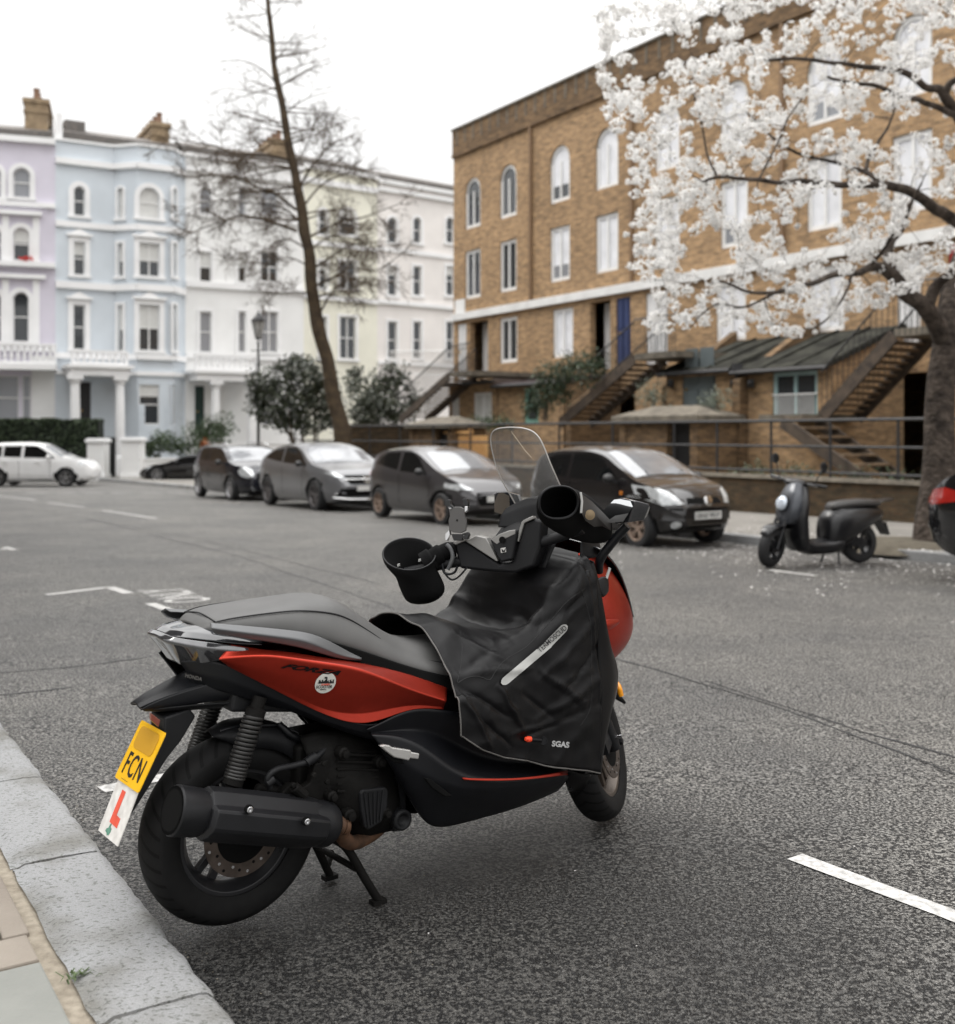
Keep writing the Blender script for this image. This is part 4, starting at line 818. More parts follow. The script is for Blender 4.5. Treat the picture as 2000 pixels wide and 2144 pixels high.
p = W(600, 930, 38); bush('evergreen_tree', 'dark glossy evergreen tree beside the lamp post, left of the leaning trunk', 'tree', (W(645, 900, 37.5).x, 37.5, g(37.5)), [blob(*a) for a in ((560, 812, 37.5, .75, .8), (610, 790, 37.5, .9, .75), (665, 805, 37.5, .8, .9), (600, 840, 37, .8, .6), (650, 845, 37.5, .75, .55), (690, 830, 38, .45, .6), (540, 830, 37.5, .4, .4), (640, 765, 38, .5, .4), (545, 862, 37.5, .5, .45), (590, 878, 37.3, .7, .5), (640, 885, 37.3, .7, .5), (688, 872, 37.6, .5, .55), (528, 800, 37.6, .25, .3), (618, 752, 38, .3, .25))], 6400, .085, M_mag, 4, 3)
bush('shrub', 'dark bushy evergreen shrub between the leaning trunk and the far stair', 'shrub', (W(790, 900, 44).x, 44, g(44)), [blob(*a) for a in ((790, 815, 44, 1.1, .8), (830, 800, 44, .8, .8), (760, 850, 43, .8, .9), (740, 800, 44, .5, .5), (800, 850, 43, .8, .6), (770, 880, 43, .9, .6), (830, 868, 43, .8, .7), (865, 840, 44, .5, .6), (745, 780, 44, .35, .3), (815, 770, 44, .3, .3))], 5200, .085, M_mag, 2, 4)
bush('shrub', 'small green shrub behind the black coupe', 'shrub', (W(330, 960, 50).x, 52, -.5), [blob(*a) for a in ((315, 940, 52, .7, .6), (345, 925, 52, .8, .6), (380, 935, 52, .6, .5))], 2000, .08, M_shrub, 1, 5)
bush('shrub', 'dense green shrub in front of the white porch columns', 'shrub', (W(430, 940, 51.8).x, 52.4, -.5), [blob(*a) for a in ((425, 910, 52.4, 1.0, .8), (460, 900, 52.4, .8, .8), (440, 940, 52, 1.1, .7))], 2800, .08, M_shrub, 1, 6)
bush('shrub', 'small rust coloured shrub beside the dark compact crossover', 'shrub', (W(430, 940, 49).x, 49, -.6), [blob(430, 935, 49, .25, .35)], 160, .09, leafmat('rust_leaf', (.22, .07, .02), (.4, .14, .04)), 1, 7)
bush('climbing_ivy', 'dark ivy covering the left side of the middle stair', 'ivy', tuple(PW(1140, 880, 18.9)), [(tuple(PW(px, py, 18.85)), (.55, .3, .5)) for px, py in ((1150, 790), (1185, 775), (1215, 765), (1145, 830), (1175, 815), (1120, 850), (1245, 768))], 4200, .05, M_hedge, 1, 8)
bush('potted_olive', 'grey green olive bush in front of the grey door', 'shrub', tuple(PW(1505, 905, 18.9)), [(tuple(PW(1500, 838, 18.9)), (.42, .42, .38)), (tuple(PW(1480, 850, 18.9)), (.3, .3, .3))], 900, .03, leafmat('olive_leaf', (.09, .11, .08), (.18, .20, .15)), 1, 9)
bush('potted_olive', 'grey green olive bush left of the grey door', 'shrub', tuple(PW(1366, 900, 19.0)), [(tuple(PW(1366, 828, 19.0)), (.48, .4, .5))], 900, .03, MATS['olive_leaf'], 1, 10)
bush('shrub', 'low planting behind the railing left of the second bin store', 'shrub', tuple(PW(1000, 900, 19.2)), [(tuple(PW(px, 886, 19.4)), (.6, .4, .3)) for px in (990, 1020, 1050)], 900, .05, M_shrub, 1, 11)
rnd = random.Random(21); mb = MB()
for k in range(60):
    u = rnd.uniform(8, 17); w = rnd.uniform(17.15, 17.9); leaves(mb, tuple(ST(u, w, .45 + rnd.uniform(0, .3))), (.3, .25, .2), 45, .035, rnd)
tag(mb.build('ground_cover', leafmat('cover_leaf', (.03, .05, .025), (.10, .13, .07))), kind='stuff')
# ---- street lamps
def lamp(label, px, Y, py_top, h_l=1.0):
    top = W(px, py_top, Y); z0 = g(Y); hh = top.z - z0; t = thing('street_lamp', label, 'street lamp', (top.x, Y, z0), 0, 'black heritage street lamps'); mb = MB()
    mb.lathe([(0, .16), (.15, .16), (.2, .11), (1.1, .09), (1.15, .12), (1.2, .06), (hh * .6, .05), (hh - 1.2, .04), (hh - 1.15, .07), (hh - 1.1, .03), (hh - 1.0, .03)], (0, 0, 0), (0, 0, 1), 12); mb.bar((-.28, 0, hh - 1.45), (.28, 0, hh - 1.45), .03, .03); mb.build('post', M_iron, t, smooth=40)
    mb = MB(); mb.lathe([(hh - 1.0, .10), (hh - .38, .24)], (0, 0, 0), (0, 0, 1), 6); mb.build('lantern_glass', mat('frosted_lantern', (.50, .50, .48), .3), t)
    mb = MB(); mb.lathe([(hh - .38, .27), (hh - .34, .27), (hh - .18, .15), (hh - .1, .09), (hh, .03)], (0, 0, 0), (0, 0, 1), 12); mb.lathe([(hh - 1.03, .11), (hh - .98, .11)], (0, 0, 0), (0, 0, 1), 8)
    for k in range(6): a = math.pi * 2 * k / 6; mb.tube([(.105 * math.cos(a), .105 * math.sin(a), hh - 1), (.245 * math.cos(a), .245 * math.sin(a), hh - .37)], .012, 4)
    mb.build('lantern_cap', M_iron, t, smooth=40)
lamp('black lamp post with white lantern in front of the white house', 541, 40, 652)
lamp('small lantern of a lamp showing above the evergreen tree', 610, 56, 752)
# white clutter bins / rubbish bags behind
# ---- petals fallen on the road and pavement
M_petal = mat('fallen_petal', (.62, .60, .58), .7, var=.15); mb = MB(); rnd = random.Random(8)
for k in range(2600):
    w = FK + .3 + rnd.gauss(-.5, 1.3) if rnd.random() < .95 else rnd.uniform(8, FK); u = rnd.gauss(9.5, 3.2)
    if w > FWALL - .2: continue
    p = ST(u, w); z = p.z + (.13 if w > FK else .006); s_ = rnd.uniform(.011, .021) * (1.4 if rnd.random() < .1 else 1); a = rnd.random() * 6.28; x = Vector((math.cos(a), math.sin(a), rnd.uniform(-.2, .3))) * s_; y = Vector((-math.sin(a), math.cos(a), rnd.uniform(-.2, .3))) * s_ * .7
    q = Vector((p.x, p.y, z + .004)); mb.add([q - x, q - y, q + x, q + y], [(0, 1, 2, 3)])
for k in range(60):
    p = Vector((rnd.uniform(-3, 3), rnd.uniform(2.2, 9), 0)); s_ = rnd.uniform(.002, .004); a = rnd.random() * 6.28; x = Vector((math.cos(a), math.sin(a), .1)) * s_; y = Vector((-math.sin(a), math.cos(a), .1)) * s_ * .7
    if p.dot(DN) < KW + .05: continue
    q = Vector((p.x, p.y, g(p.y) + .006)); mb.add([q - x, q - y, q + x, q + y], [(0, 1, 2, 3)])
tag(mb.build('fallen_petals', M_petal), kind='stuff')
# second red/black scooter-like shape and planter soil at the cherry foot
q = ST(uof(1900, 12.9), 12.9); mb = MB(); mb.lathe([(0, .95), (.10, .8), (.12, .01)], (q.x, q.y, g(q.y) + .06), (0, 0, 1), 24); tag(mb.build('tree_pit_soil', M_soil, smooth=60), kind='structure')

# grit and leaf crumbs gathered in the near gutter
M_grit = mat('gutter_grit', (.05, .045, .035), .9, vs=60, col2=(.24, .21, .16)); mb = MB(); rnd = random.Random(55)
for k in range(900):
    u = rnd.uniform(-1.5, 7); w = KW + .015 + abs(rnd.gauss(0, .07)) if rnd.random() < .75 else KW + rnd.uniform(.05, 1.6); p = ST(u, w); s_ = rnd.uniform(.0012, .0042); a = rnd.random() * 6.28; x = Vector((math.cos(a), math.sin(a), 0)) * s_; y = Vector((-math.sin(a), math.cos(a), 0)) * s_ * rnd.uniform(.4, .9); z = Vector((0, 0, s_ * .6)); q = Vector((p.x, p.y, p.z + .0015))
    mb.add([q - x, q - y, q + x, q + y, q + z], [(0, 1, 4), (1, 2, 4), (2, 3, 4), (3, 0, 4)])
tag(mb.build('gutter_grit', M_grit), kind='stuff')
# ================================================================ cars
from mathutils.bvhtree import BVHTree
M_tyre = mat('tyre_rubber', (.014, .014, .015), .75, var=.25, vs=20); M_arch = mat('wheel_arch_black', (.005, .005, .005), .9, spec=.1)
M_lamp = mat('headlamp_lens', (.55, .57, .58), .12, .35, var=.25, vs=14, coat=1); M_red = mat('tail_lamp', (.28, .014, .010), .15, coat=1); M_amb = mat('amber_lens', (.8, .25, .02), .2, coat=1)
M_trimb = mat('black_plastic_trim', (.018, .018, .019), .55); M_carglass = mat('car_glass', (.006, .0065, .007), .02, spec=.9); M_screen = mat('windscreen_sky_glass', (.20, .21, .225), .08, 0, var=.1, coat=1)
M_alloy = mat('alloy_wheel', (.50, .50, .51), .35, .8, var=.15); M_alloyb = mat('dusty_alloy_wheel', (.33, .25, .20), .5, .4, var=.3, vs=9); M_plate = mat('white_number_plate', (.62, .62, .60), .5); M_chrome = mat('chrome', (.8, .8, .8), .1, 1)
def paint(n, c, metal=.4, rough=.28): return mat(n, c, rough, metal * .6, var=.04, vs=3, coat=1)
def sm(xs, ps, k=5):
    ys = np.interp(xs, [p[0] for p in ps], [p[1] for p in ps]); ke = np.array([1, 4, 6, 4, 1.]) / 16
    for _ in range(k): ys = np.convolve(np.pad(ys, 2, mode='edge'), ke, 'valid')
    return ys
def wheel(parent, c, side, r, w, alloy, spokes=5, fr=.66):
    mb = MB(); a = Vector((0, side, 0)); o = Vector(c)
    mb.lathe([(-w * .5, r * fr), (-w * .5, r * .9), (-w * .42, r * .98), (-w * .2, r), (w * .2, r), (w * .42, r * .98), (w * .5, r * .92), (w * .5, r * fr)], o, a, 36, closed=True)
    t = mb.build('wheel', M_tyre, parent, smooth=35); mb = MB()
    mb.lathe([(-w * .4, r * fr), (w * .48, r * fr), (w * .48, r * (fr - .05)), (w * .38, r * (fr - .07)), (-w * .4, r * (fr - .08))], o, a, 36, closed=True)
    mb.lathe([(w * .12, .001), (w * .34, .001), (w * .34, r * .13), (w * .12, r * .15)], o, a, 16)
    for k in range(spokes):
        th = 2 * math.pi * k / spokes + .3
        for d_ in (-.13, .13):
            d1 = Vector((math.cos(th + d_ * .5), 0, math.sin(th + d_ * .5))); d2 = Vector((math.cos(th + d_ * 1.2), 0, math.sin(th + d_ * 1.2)))
            mb.bar(o + a * w * .26 + d1 * r * .1, o + a * w * .36 + d2 * r * (fr - .04), r * .075, .03, up=a)
    mb.build('rim', alloy, t, smooth=35); mb = MB(); mb.lathe([(-.02, r * .5), (.0, r * .5)], o + a * w * .0, a, 24); mb.build('brake_disc', M_arch, t); return t
def car(name, label, cat, loc, head, Lc, Wd, top, belt, wf, wr_, rw, color, tum=.28, low=None, alloy=None, glassm=None, windows=(), screen=None, rear=None, lamps=(), extra=None, mir=True, plan=None, group='cars parked along the street', ssmooth=3):
    t = thing(name, label, cat, loc, math.atan2(head[1], head[0]), group); t.rotation_euler.y = 0
    n = 70; xs = np.concatenate([[-Lc / 2], np.linspace(-Lc / 2 + .02, Lc / 2 - .02, n), [Lc / 2]]); zt = sm(xs, top, ssmooth); zs = np.minimum(sm(xs, belt, 3), zt - .015)
    zb = sm(xs, low or [(-Lc / 2, .42), (-Lc / 2 + .25, .27), (-Lc / 2 + .7, .2), (Lc / 2 - .8, .2), (Lc / 2 - .25, .22), (Lc / 2, .36)], 2)
    pl = plan or [(-Lc / 2, .70), (-Lc / 2 + .08, .84), (-Lc / 2 + .3, .95), (-Lc / 2 + .9, 1), (Lc / 2 - 1.1, 1), (Lc / 2 - .5, .94), (Lc / 2 - .2, .82), (Lc / 2 - .05, .66), (Lc / 2, .5)]
    hw = sm(xs, [(a, b_ * Wd / 2) for a, b_ in pl], 2); mb = MB(); rings = []
    for i, x in enumerate(xs):
        w, b0, s_, tt = hw[i], zb[i], zs[i], zt[i]; gh = max(0, tt - s_); wt = max(w * .5, w * .96 - tum * gh)
        wt2 = wt * .86 if gh > .12 else wt * .9
        half = [(0, b0), (w * .8, b0), (w * .90, b0 + .03), (w * .955, b0 + .13), (w, b0 + (s_ - b0) * .40), (w * .972, b0 + (s_ - b0) * .64), (w * .996, b0 + (s_ - b0) * .84), (w * .955, s_),
                (w * .955 + (wt - w * .955) * .35, s_ + gh * .33), (w * .955 + (wt - w * .955) * .72, s_ + gh * .68), (wt, s_ + gh * .88), (wt2, tt - .004 - .02 * (gh > .1)), (wt * .55, tt + .012), (0, tt + .02)]
        rings.append([(x, -y, z) for y, z in half] + [(x, y, z) for y, z in half[-2:0:-1]])
    mb.loft(rings); body = mb.build('body', [color, M_arch], t)
    cut = MB()
    for x in (wf, wr_):
        for sd in (-1, 1): cut.lathe([(0, rw + .055), (.5, rw + .055)], (x, sd * (Wd / 2 - .26), rw), (0, sd, 0), 40)
    co = cut.build('cut', M_arch); co.parent = t
    bo = body.modifiers.new('b', 'BOOLEAN'); bo.object = co; bo.operation = 'DIFFERENCE'; bo.solver = 'EXACT'
    bpy.context.view_layer.update(); dg = bpy.context.evaluated_depsgraph_get(); me = bpy.data.meshes.new_from_object(body.evaluated_get(dg)); body.modifiers.clear(); body.data = me; bpy.data.objects.remove(co)
    me.polygons.foreach_set('use_smooth', [True] * len(me.polygons)); me.set_sharp_from_angle(angle=R(26))
    for p in me.polygons:                                        # arch lining in black
        c = p.center
        for x in (wf, wr_):
            if abs(math.hypot(c.x - x, c.z - rw) - (rw + .055)) < .012 or (math.hypot(c.x - x, c.z - rw) < rw + .05 and abs(abs(c.y) - (Wd / 2 - .26)) < .01): p.material_index = 1
    bm = bmesh.new(); bm.from_mesh(me); bv = BVHTree.FromBMesh(bm); bm.free()
    for x in (wf, wr_):
        for sd in (-1, 1): wheel(t, (x, sd * (Wd / 2 - .125), rw), sd, rw, .2, alloy or M_alloy)
    def decal(nm, poly, e1, e2, dr, m, off=.006, sp=.07, parent=None):
        e1, e2, dr = Vector(e1), Vector(e2), Vector(dr).normalized(); pts = []; N_ = len(poly)
        for i in range(N_):
            a, b_ = Vector(poly[i]), Vector(poly[(i + 1) % N_]); k = max(1, int((b_ - a).length / sp)); pts += [a.lerp(b_, j / k) for j in range(k)]
        nb = len(pts); x0, x1 = min(p[0] for p in poly), max(p[0] for p in poly); y0, y1 = min(p[1] for p in poly), max(p[1] for p in poly)
        gx = x0 + sp * .5
        while gx < x1:
            gy = y0 + sp * .5
            while gy < y1: pts.append(Vector((gx, gy))); gy += sp
            gx += sp
        r_ = delaunay_2d_cdt([Vector(p) for p in pts], [], [list(range(nb))], 1, 1e-5); vs = []; ok = []
        for p in r_[0]:
            o = e1 * p[0] + e2 * p[1] - dr * 4; h = bv.ray_cast(o, dr)
            if h[0] is None: vs.append(Vector((0, 0, 0))); ok.append(False)
            else:
                vs.append(h[0] - dr * off); ok.append(True)
        fs = [f for f in r_[2] if all(ok[i] for i in f)]
        if not fs: return None
        m2 = MB(); m2.add(vs, fs); return m2.build(nm, m, parent or t, smooth=60)
    SR = ((1, 0, 0), (0, 0, 1), (0, 1, 0)); SL = ((1, 0, 0), (0, 0, 1), (0, -1, 0)); FR = ((0, 1, 0), (0, 0, 1), (-1, 0, 0)); DN_ = ((1, 0, 0), (0, 1, 0), (0, 0, -1)); RE = ((0, 1, 0), (0, 0, 1), (1, 0, 0))
    A = dict(SR=SR, SL=SL, FR=FR, DN=DN_, RE=RE)
    for poly in windows:
        for k in ('SR', 'SL'): decal('side_window', poly, *A[k], glassm or M_carglass)
    if screen: decal('windscreen', screen, *DN_, M_screen, sp=.06)
    if rear: decal('rear_window', rear, *DN_, M_carglass, sp=.06)
    for nm, poly, k, m in lamps:
        decal(nm, poly, *(A[k] if isinstance(k, str) else k), m, off=.009, sp=.04)
    if mir:
        for sd in (-1, 1):
            mb = MB(); mx_, mz = mir if isinstance(mir, tuple) else (.55, 1.0)
            y0 = sd * (Wd / 2 - .03); rg = []
            for k in range(7):
                f = k / 6; s_ = math.sin(math.pi * (.12 + .76 * f)); rg.append([(mx_ + .02 + .09 * s_ * math.cos(a), y0 + sd * (.05 + f * .17), mz + .075 * s_ * math.sin(a)) for a in np.linspace(0, 2 * math.pi, 12, endpoint=False)])
            mb.loft(rg); mb.bar((mx_ + .03, y0 - sd * .06, mz - .07), (mx_ + .02, y0 + sd * .08, mz - .02), .05, .04); mb.build('door_mirror', M_trimb if color is not M_w else color, t, smooth=50)
    if extra: extra(t, decal, A)
    return t
def dirz(e1, e2, d): return (e1, e2, d)
def carpos(w, uf, wf): q = ST(uf + wf, w); return q
HEADN = (-DU.x, -DU.y)
M_w = paint('white_car_paint', (.88, .88, .88), .0, .3); M_fi = paint('gunmetal_car_paint', (.048, .045, .048), .5, .3); M_glc = paint('graphite_car_paint', (.15, .152, .16), .5, .3)
M_mini = paint('dark_blue_car_paint', (.012, .013, .020), .5, .25); M_pix = paint('brown_black_car_paint', (.011, .0098, .0105), .5, .25); M_bk = paint('black_car_paint', (.008, .008, .009), .2, .12)
E_W = [[(-1.32, .98), (-.62, .96), (-.62, 1.36), (-1.0, 1.33), (-1.25, 1.18)], [(-.5, .955), (.78, .955), (.62, 1.08), (.22, 1.32), (.0, 1.38), (-.5, 1.38)]]
def pl(c, w=.52, h=.11): return [(c[0] - w / 2, c[1] - h / 2), (c[0] + w / 2, c[1] - h / 2), (c[0] + w / 2, c[1] + h / 2), (c[0] - w / 2, c[1] + h / 2)]
def circ2(cx, cy, rx, ry=None, n=18): return [(cx + rx * math.cos(2 * math.pi * k / n), cy + (ry or rx) * math.sin(2 * math.pi * k / n)) for k in range(n)]
def mir2(poly): return [(-a, b_) for a, b_ in poly][::-1]
def plate_text(t, body, x, z, size=.085):
    text_mesh('plate_text', body, size, Vector((x, 0, z)), basis(Vector((0, 1, 0)), Vector((0, 0, 1)), Vector((1, 0, 0))), M_black, t, bold=.001)
def doorlines(xs_, z0, z1):
    def f(t, decal, A):
        for x in xs_: decal('door_gap', [(x - .008, z0), (x + .008, z0), (x + .008, z1), (x - .008, z1)], *A['SR'], M_arch, off=.003)
    return f
# --- small dark hatchback nearest
q = ST(12.0 + 1.18 - .02, 11.25)
lam = [((.38, .70), (.78, .66), (.80, .80), (.62, .93), (.47, .90))]
DG = (Vector((.5, .86, 0)).normalized(), (0, 0, 1), Vector((-.86, .5, 0)))
def pix_extra(t, decal, A):
    doorlines((-.47, .72), .3, .93)(t, decal, A)
    for sd in (-1, 1):
        e1 = Vector((-.5 * sd * 0 + 0, 1, 0))
        decal('headlight', [(sd * .40, .66), (sd * .66, .64), (sd * .775, .74), (sd * .74, .92), (sd * .52, .84)], (0, 1, 0), (0, 0, 1), (-1, 0, 0), M_lamp, off=.012, sp=.04)
        decal('fog_lamp', circ2(sd * .52, .36, .055), *A['FR'], M_lamp, off=.012, sp=.03)
    decal('grille', [(-.34, .66), (.34, .66), (.30, .74), (-.30, .74)], *A['FR'], M_arch, off=.006); decal('lower_intake', [(-.36, .30), (.36, .30), (.30, .40), (-.30, .40)], *A['FR'], M_arch, off=.006)
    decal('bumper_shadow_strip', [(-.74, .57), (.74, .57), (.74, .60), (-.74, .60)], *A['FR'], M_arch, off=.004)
    b = MB(); b.lathe([(0, .075), (.02, .075), (.025, .06)], (1.785, 0, .70), (1, 0, .15), 20); b.build('round_badge', M_chrome, t, smooth=40)
    b = MB(); b.box((1.80, 0, .49), (.012, .52, .11)); p_ = b.build('number_plate', M_plate, t, bevel=.003)
    text_mesh('plate_text', 'GK60 WUY', .095, Vector((1.808, 0, .49)), basis(Vector((0, 1, 0)), Vector((0, 0, 1)), Vector((1, 0, 0))), M_black, p_, bold=.0015, sx=.95)
    b = MB(); b.lathe([(0, .03), (.012, .03)], (.80, -.79, .79), (0, -1, 0), 12); b.build('side_repeater', M_amb, t)
    b = MB()
    for s_ in (0, 1): b.bar((.98, .1 + s_ * -.5, 1.02), (.82, -.35 + s_ * -.0 + .0, 1.115) if s_ else (.80, .45, 1.115), .015, .02)
    b.build('wipers', M_trimb, t)
car('parked_car', 'small dark brown hatchback with big oval headlights, nearest of the parked row', 'car', q, HEADN, 3.57, 1.60,
    [(-1.785, .62), (-1.77, .95), (-1.62, 1.20), (-1.38, 1.39), (-.9, 1.455), (-.2, 1.465), (.22, 1.40), (.85, 1.08), (1.02, .985), (1.4, .90), (1.62, .80), (1.74, .66), (1.785, .52)],
    [(-1.785, .8), (-1.5, 1.0), (-.6, .96), (.9, .92), (1.4, .84), (1.785, .5)], 1.10, -1.2, .29, M_pix, windows=[[(-1.28, 1.05), (-.60, .99), (-.60, 1.35), (-1.02, 1.33), (-1.24, 1.2)], [(-.50, .98), (.70, .955), (.55, 1.07), (.16, 1.31), (-.05, 1.365), (-.50, 1.36)]],
    screen=[(.93, -.62), (.93, .62), (.58, .60), (.18, .54), (.18, -.54), (.58, -.60)], extra=pix_extra, mir=(.62, 1.0), alloy=M_alloyb)
# --- gunmetal three door hatch
def fi_extra(t, decal, A):
    doorlines((-.35, .85), .3, .93)(t, decal, A)
    for sd in (-1, 1):
        decal('headlight', [(sd * .46, .69), (sd * .70, .70), (sd * .80, .79), (sd * .66, .80)], *A['FR'], M_lamp, off=.012, sp=.04)
        decal('headlight', [(1.35, .74), (1.72, .68), (1.76, .74), (1.38, .82)], *(A['SR'] if sd < 0 else A['SL']), M_lamp, off=.01, sp=.04)
        decal('tail_light', [(-1.86, .83), (-1.62, .86), (-1.66, .98), (-1.86, 1.0)], *(A['SR'] if sd < 0 else A['SL']), M_red, off=.01, sp=.04)
    decal('grille', [(-.40, .40), (.40, .40), (.50, .58), (.44, .64), (-.44, .64), (-.50, .58)], *A['FR'], M_arch, off=.006)
    b = MB(); b.box((2.0, 0, .52), (.012, .52, .11)); b.build('number_plate', M_plate, t)
car('parked_car', 'gunmetal three door hatchback parked second in the row', 'car', ST(17.55 + 1.25, 11.25), HEADN, 3.97, 1.73,
    [(-1.985, .60), (-1.96, .92), (-1.86, 1.08), (-1.6, 1.32), (-1.3, 1.43), (-.6, 1.475), (-.1, 1.455), (.25, 1.38), (1.0, 1.06), (1.2, .98), (1.7, .84), (1.92, .66), (1.985, .50)],
    [(-1.985, .9), (-1.4, 1.03), (-.6, .98), (1.0, .90), (1.6, .80), (1.985, .5)], 1.25, -1.27, .31, M_fi, windows=[[(-1.42, 1.12), (-.48, 1.01), (-.48, 1.36), (-1.0, 1.35), (-1.3, 1.25)], [(-.36, .995), (.72, .95), (.30, 1.25), (.0, 1.37), (-.36, 1.37)]],
    screen=[(1.06, -.66), (1.06, .66), (.6, .62), (.22, .56), (.22, -.56), (.6, -.62)], extra=fi_extra, mir=(.66, 1.0), alloy=M_alloyb)
# --- graphite SUV coupe
def glc_extra(t, decal, A):
    doorlines((-.42, .78), .35, 1.0)(t, decal, A)
    for sd in (-1, 1): decal('headlight', [(sd * .50, .80), (sd * .74, .83), (sd * .88, .93), (sd * .66, .92)], *A['FR'], M_lamp, off=.012, sp=.04)
    decal('grille', [(-.42, .66), (.42, .66), (.50, .86), (-.50, .86)], *A['FR'], M_arch, off=.008); decal('lower_intake', [(-.72, .38), (.72, .38), (.62, .56), (-.62, .56)], *A['FR'], M_arch, off=.008)
    b = MB(); b.tube([(2.31, -.55, .77), (2.36, 0, .77), (2.31, .55, .77)], .018, 8); b.lathe([(0, .10), (.02, .10)], (2.345, 0, .77), (1, 0, 0), 20); b.tube([(2.22, -.8, .36), (2.34, -.45, .32), (2.37, 0, .31), (2.34, .45, .32), (2.22, .8, .36)], .025, 8); b.build('chrome_bars', M_chrome, t, smooth=40)
    b = MB(); b.box((2.375, 0, .56), (.012, .52, .11)); b.build('number_plate', M_plate, t)
car('parked_car', 'graphite grey SUV with chrome grille bar parked third in the row', 'suv', ST(23.15 + 1.43, 11.25), HEADN, 4.73, 1.89,
    [(-2.365, .70), (-2.33, 1.0), (-2.2, 1.10), (-1.75, 1.25), (-1.0, 1.53), (-.3, 1.60), (.15, 1.57), (.5, 1.47), (1.15, 1.14), (1.35, 1.07), (2.0, .98), (2.25, .82), (2.34, .62), (2.365, .5)],
    [(-2.365, .95), (-1.6, 1.13), (-.6, 1.08), (1.2, 1.02), (2.0, .92), (2.365, .6)], 1.43, -1.44, .37, M_glc, windows=[[(-1.62, 1.2), (-.54, 1.12), (-.54, 1.46), (-1.1, 1.40)], [(-.44, 1.11), (.98, 1.06), (.48, 1.37), (.15, 1.48), (-.44, 1.48)]],
    screen=[(1.22, -.76), (1.22, .76), (.8, .73), (.45, .66), (.45, -.66), (.8, -.73)], extra=glc_extra, mir=(.85, 1.1), alloy=mat('dark_alloy_wheel', (.16, .15, .15), .4, .5))
# --- dark compact crossover with round lamps
def mini_extra(t, decal, A):
    doorlines((-.4, .75), .35, .98)(t, decal, A)
    for sd in (-1, 1): decal('headlight', circ2(sd * .62, .82, .17, .15), *A['FR'], M_lamp, off=.02, sp=.03)
    decal('grille', [(-.36, .58), (.36, .58), (.42, .74), (.3, .82), (-.3, .82), (-.42, .74)], *A['FR'], M_arch, off=.008)
    b = MB()
    for sd in (-1, 1): b.tube([(-1.3, sd * .62, 1.53), (-1.2, sd * .62, 1.60), (.3, sd * .60, 1.60), (.45, sd * .60, 1.52)], .018, 6)
    b.build('roof_rails', M_chrome, t, smooth=40); b = MB()
    for sd in (-1, 1): b.lathe([(0, .08), (.03, .08)], (2.10, sd * .45, .40), (1, 0, 0), 14)
    b.build('fog_lamp', M_lamp, t)
car('parked_car', 'dark blue compact crossover with round headlights and roof rails, farthest of the parked row', 'car', ST(28.9 + 1.33, 11.25), HEADN, 4.30, 1.82,
    [(-2.15, .70), (-2.12, 1.0), (-2.02, 1.2), (-1.8, 1.48), (-1.4, 1.55), (-.3, 1.56), (.35, 1.52), (.6, 1.44), (1.15, 1.12), (1.3, 1.06), (1.9, .98), (2.08, .85), (2.14, .66), (2.15, .5)],
    [(-2.15, .9), (-1.6, 1.08), (1.1, 1.03), (1.8, .9), (2.15, .6)], 1.33, -1.34, .34, M_mini, windows=[[(-1.78, 1.14), (-.5, 1.1), (-.5, 1.44), (-1.68, 1.42)], [(-.4, 1.1), (.92, 1.06), (.6, 1.33), (.32, 1.44), (-.4, 1.44)]],
    screen=[(1.2, -.7), (1.2, .7), (.85, .68), (.55, .62), (.55, -.62), (.85, -.68)], extra=mini_extra, mir=(.8, 1.08))
# --- black car at the right edge, only its tail in view
def rt_extra(t, decal, A):
    for sd in (-1, 1):
        decal('tail_light', [(-2.12, .80), (-1.72, .86), (-1.62, .95), (-1.9, 1.0), (-2.12, .97)], *(A['SR'] if sd < 0 else A['SL']), M_red, off=.012, sp=.04)
        decal('tail_light', [(sd * .45, .82), (sd * .72, .82), (sd * .80, .97), (sd * .48, .96)], *A['RE'], M_red, off=.012, sp=.04)
    doorlines((-.4, .75), .35, .9)(t, decal, A)
car('parked_car', 'black saloon at the right edge of the picture with its red tail lamp in view', 'car', ST(7.3 - 2.2, 11.2), HEADN, 4.4, 1.8,
    [(-2.2, .70), (-2.17, .98), (-2.0, 1.08), (-1.5, 1.30), (-1.1, 1.42), (-.3, 1.46), (.2, 1.42), (.5, 1.33), (1.1, 1.05), (1.3, .98), (1.9, .85), (2.15, .68), (2.2, .5)],
    [(-2.2, .9), (-1.6, 1.0), (1.1, .92), (1.8, .82), (2.2, .5)], 1.35, -1.3, .32, M_bk, windows=[[(-1.5, 1.08), (-.5, 1.0), (-.5, 1.36), (-1.05, 1.33)], [(-.4, .99), (.9, .95), (.42, 1.25), (.1, 1.36), (-.4, 1.36)]],
    screen=[(1.16, -.68), (1.16, .68), (.8, .66), (.4, .58), (.4, -.58), (.8, -.66)], rear=[(-1.95, -.62), (-1.95, .62), (-1.3, .56), (-1.3, -.56)], extra=rt_extra)
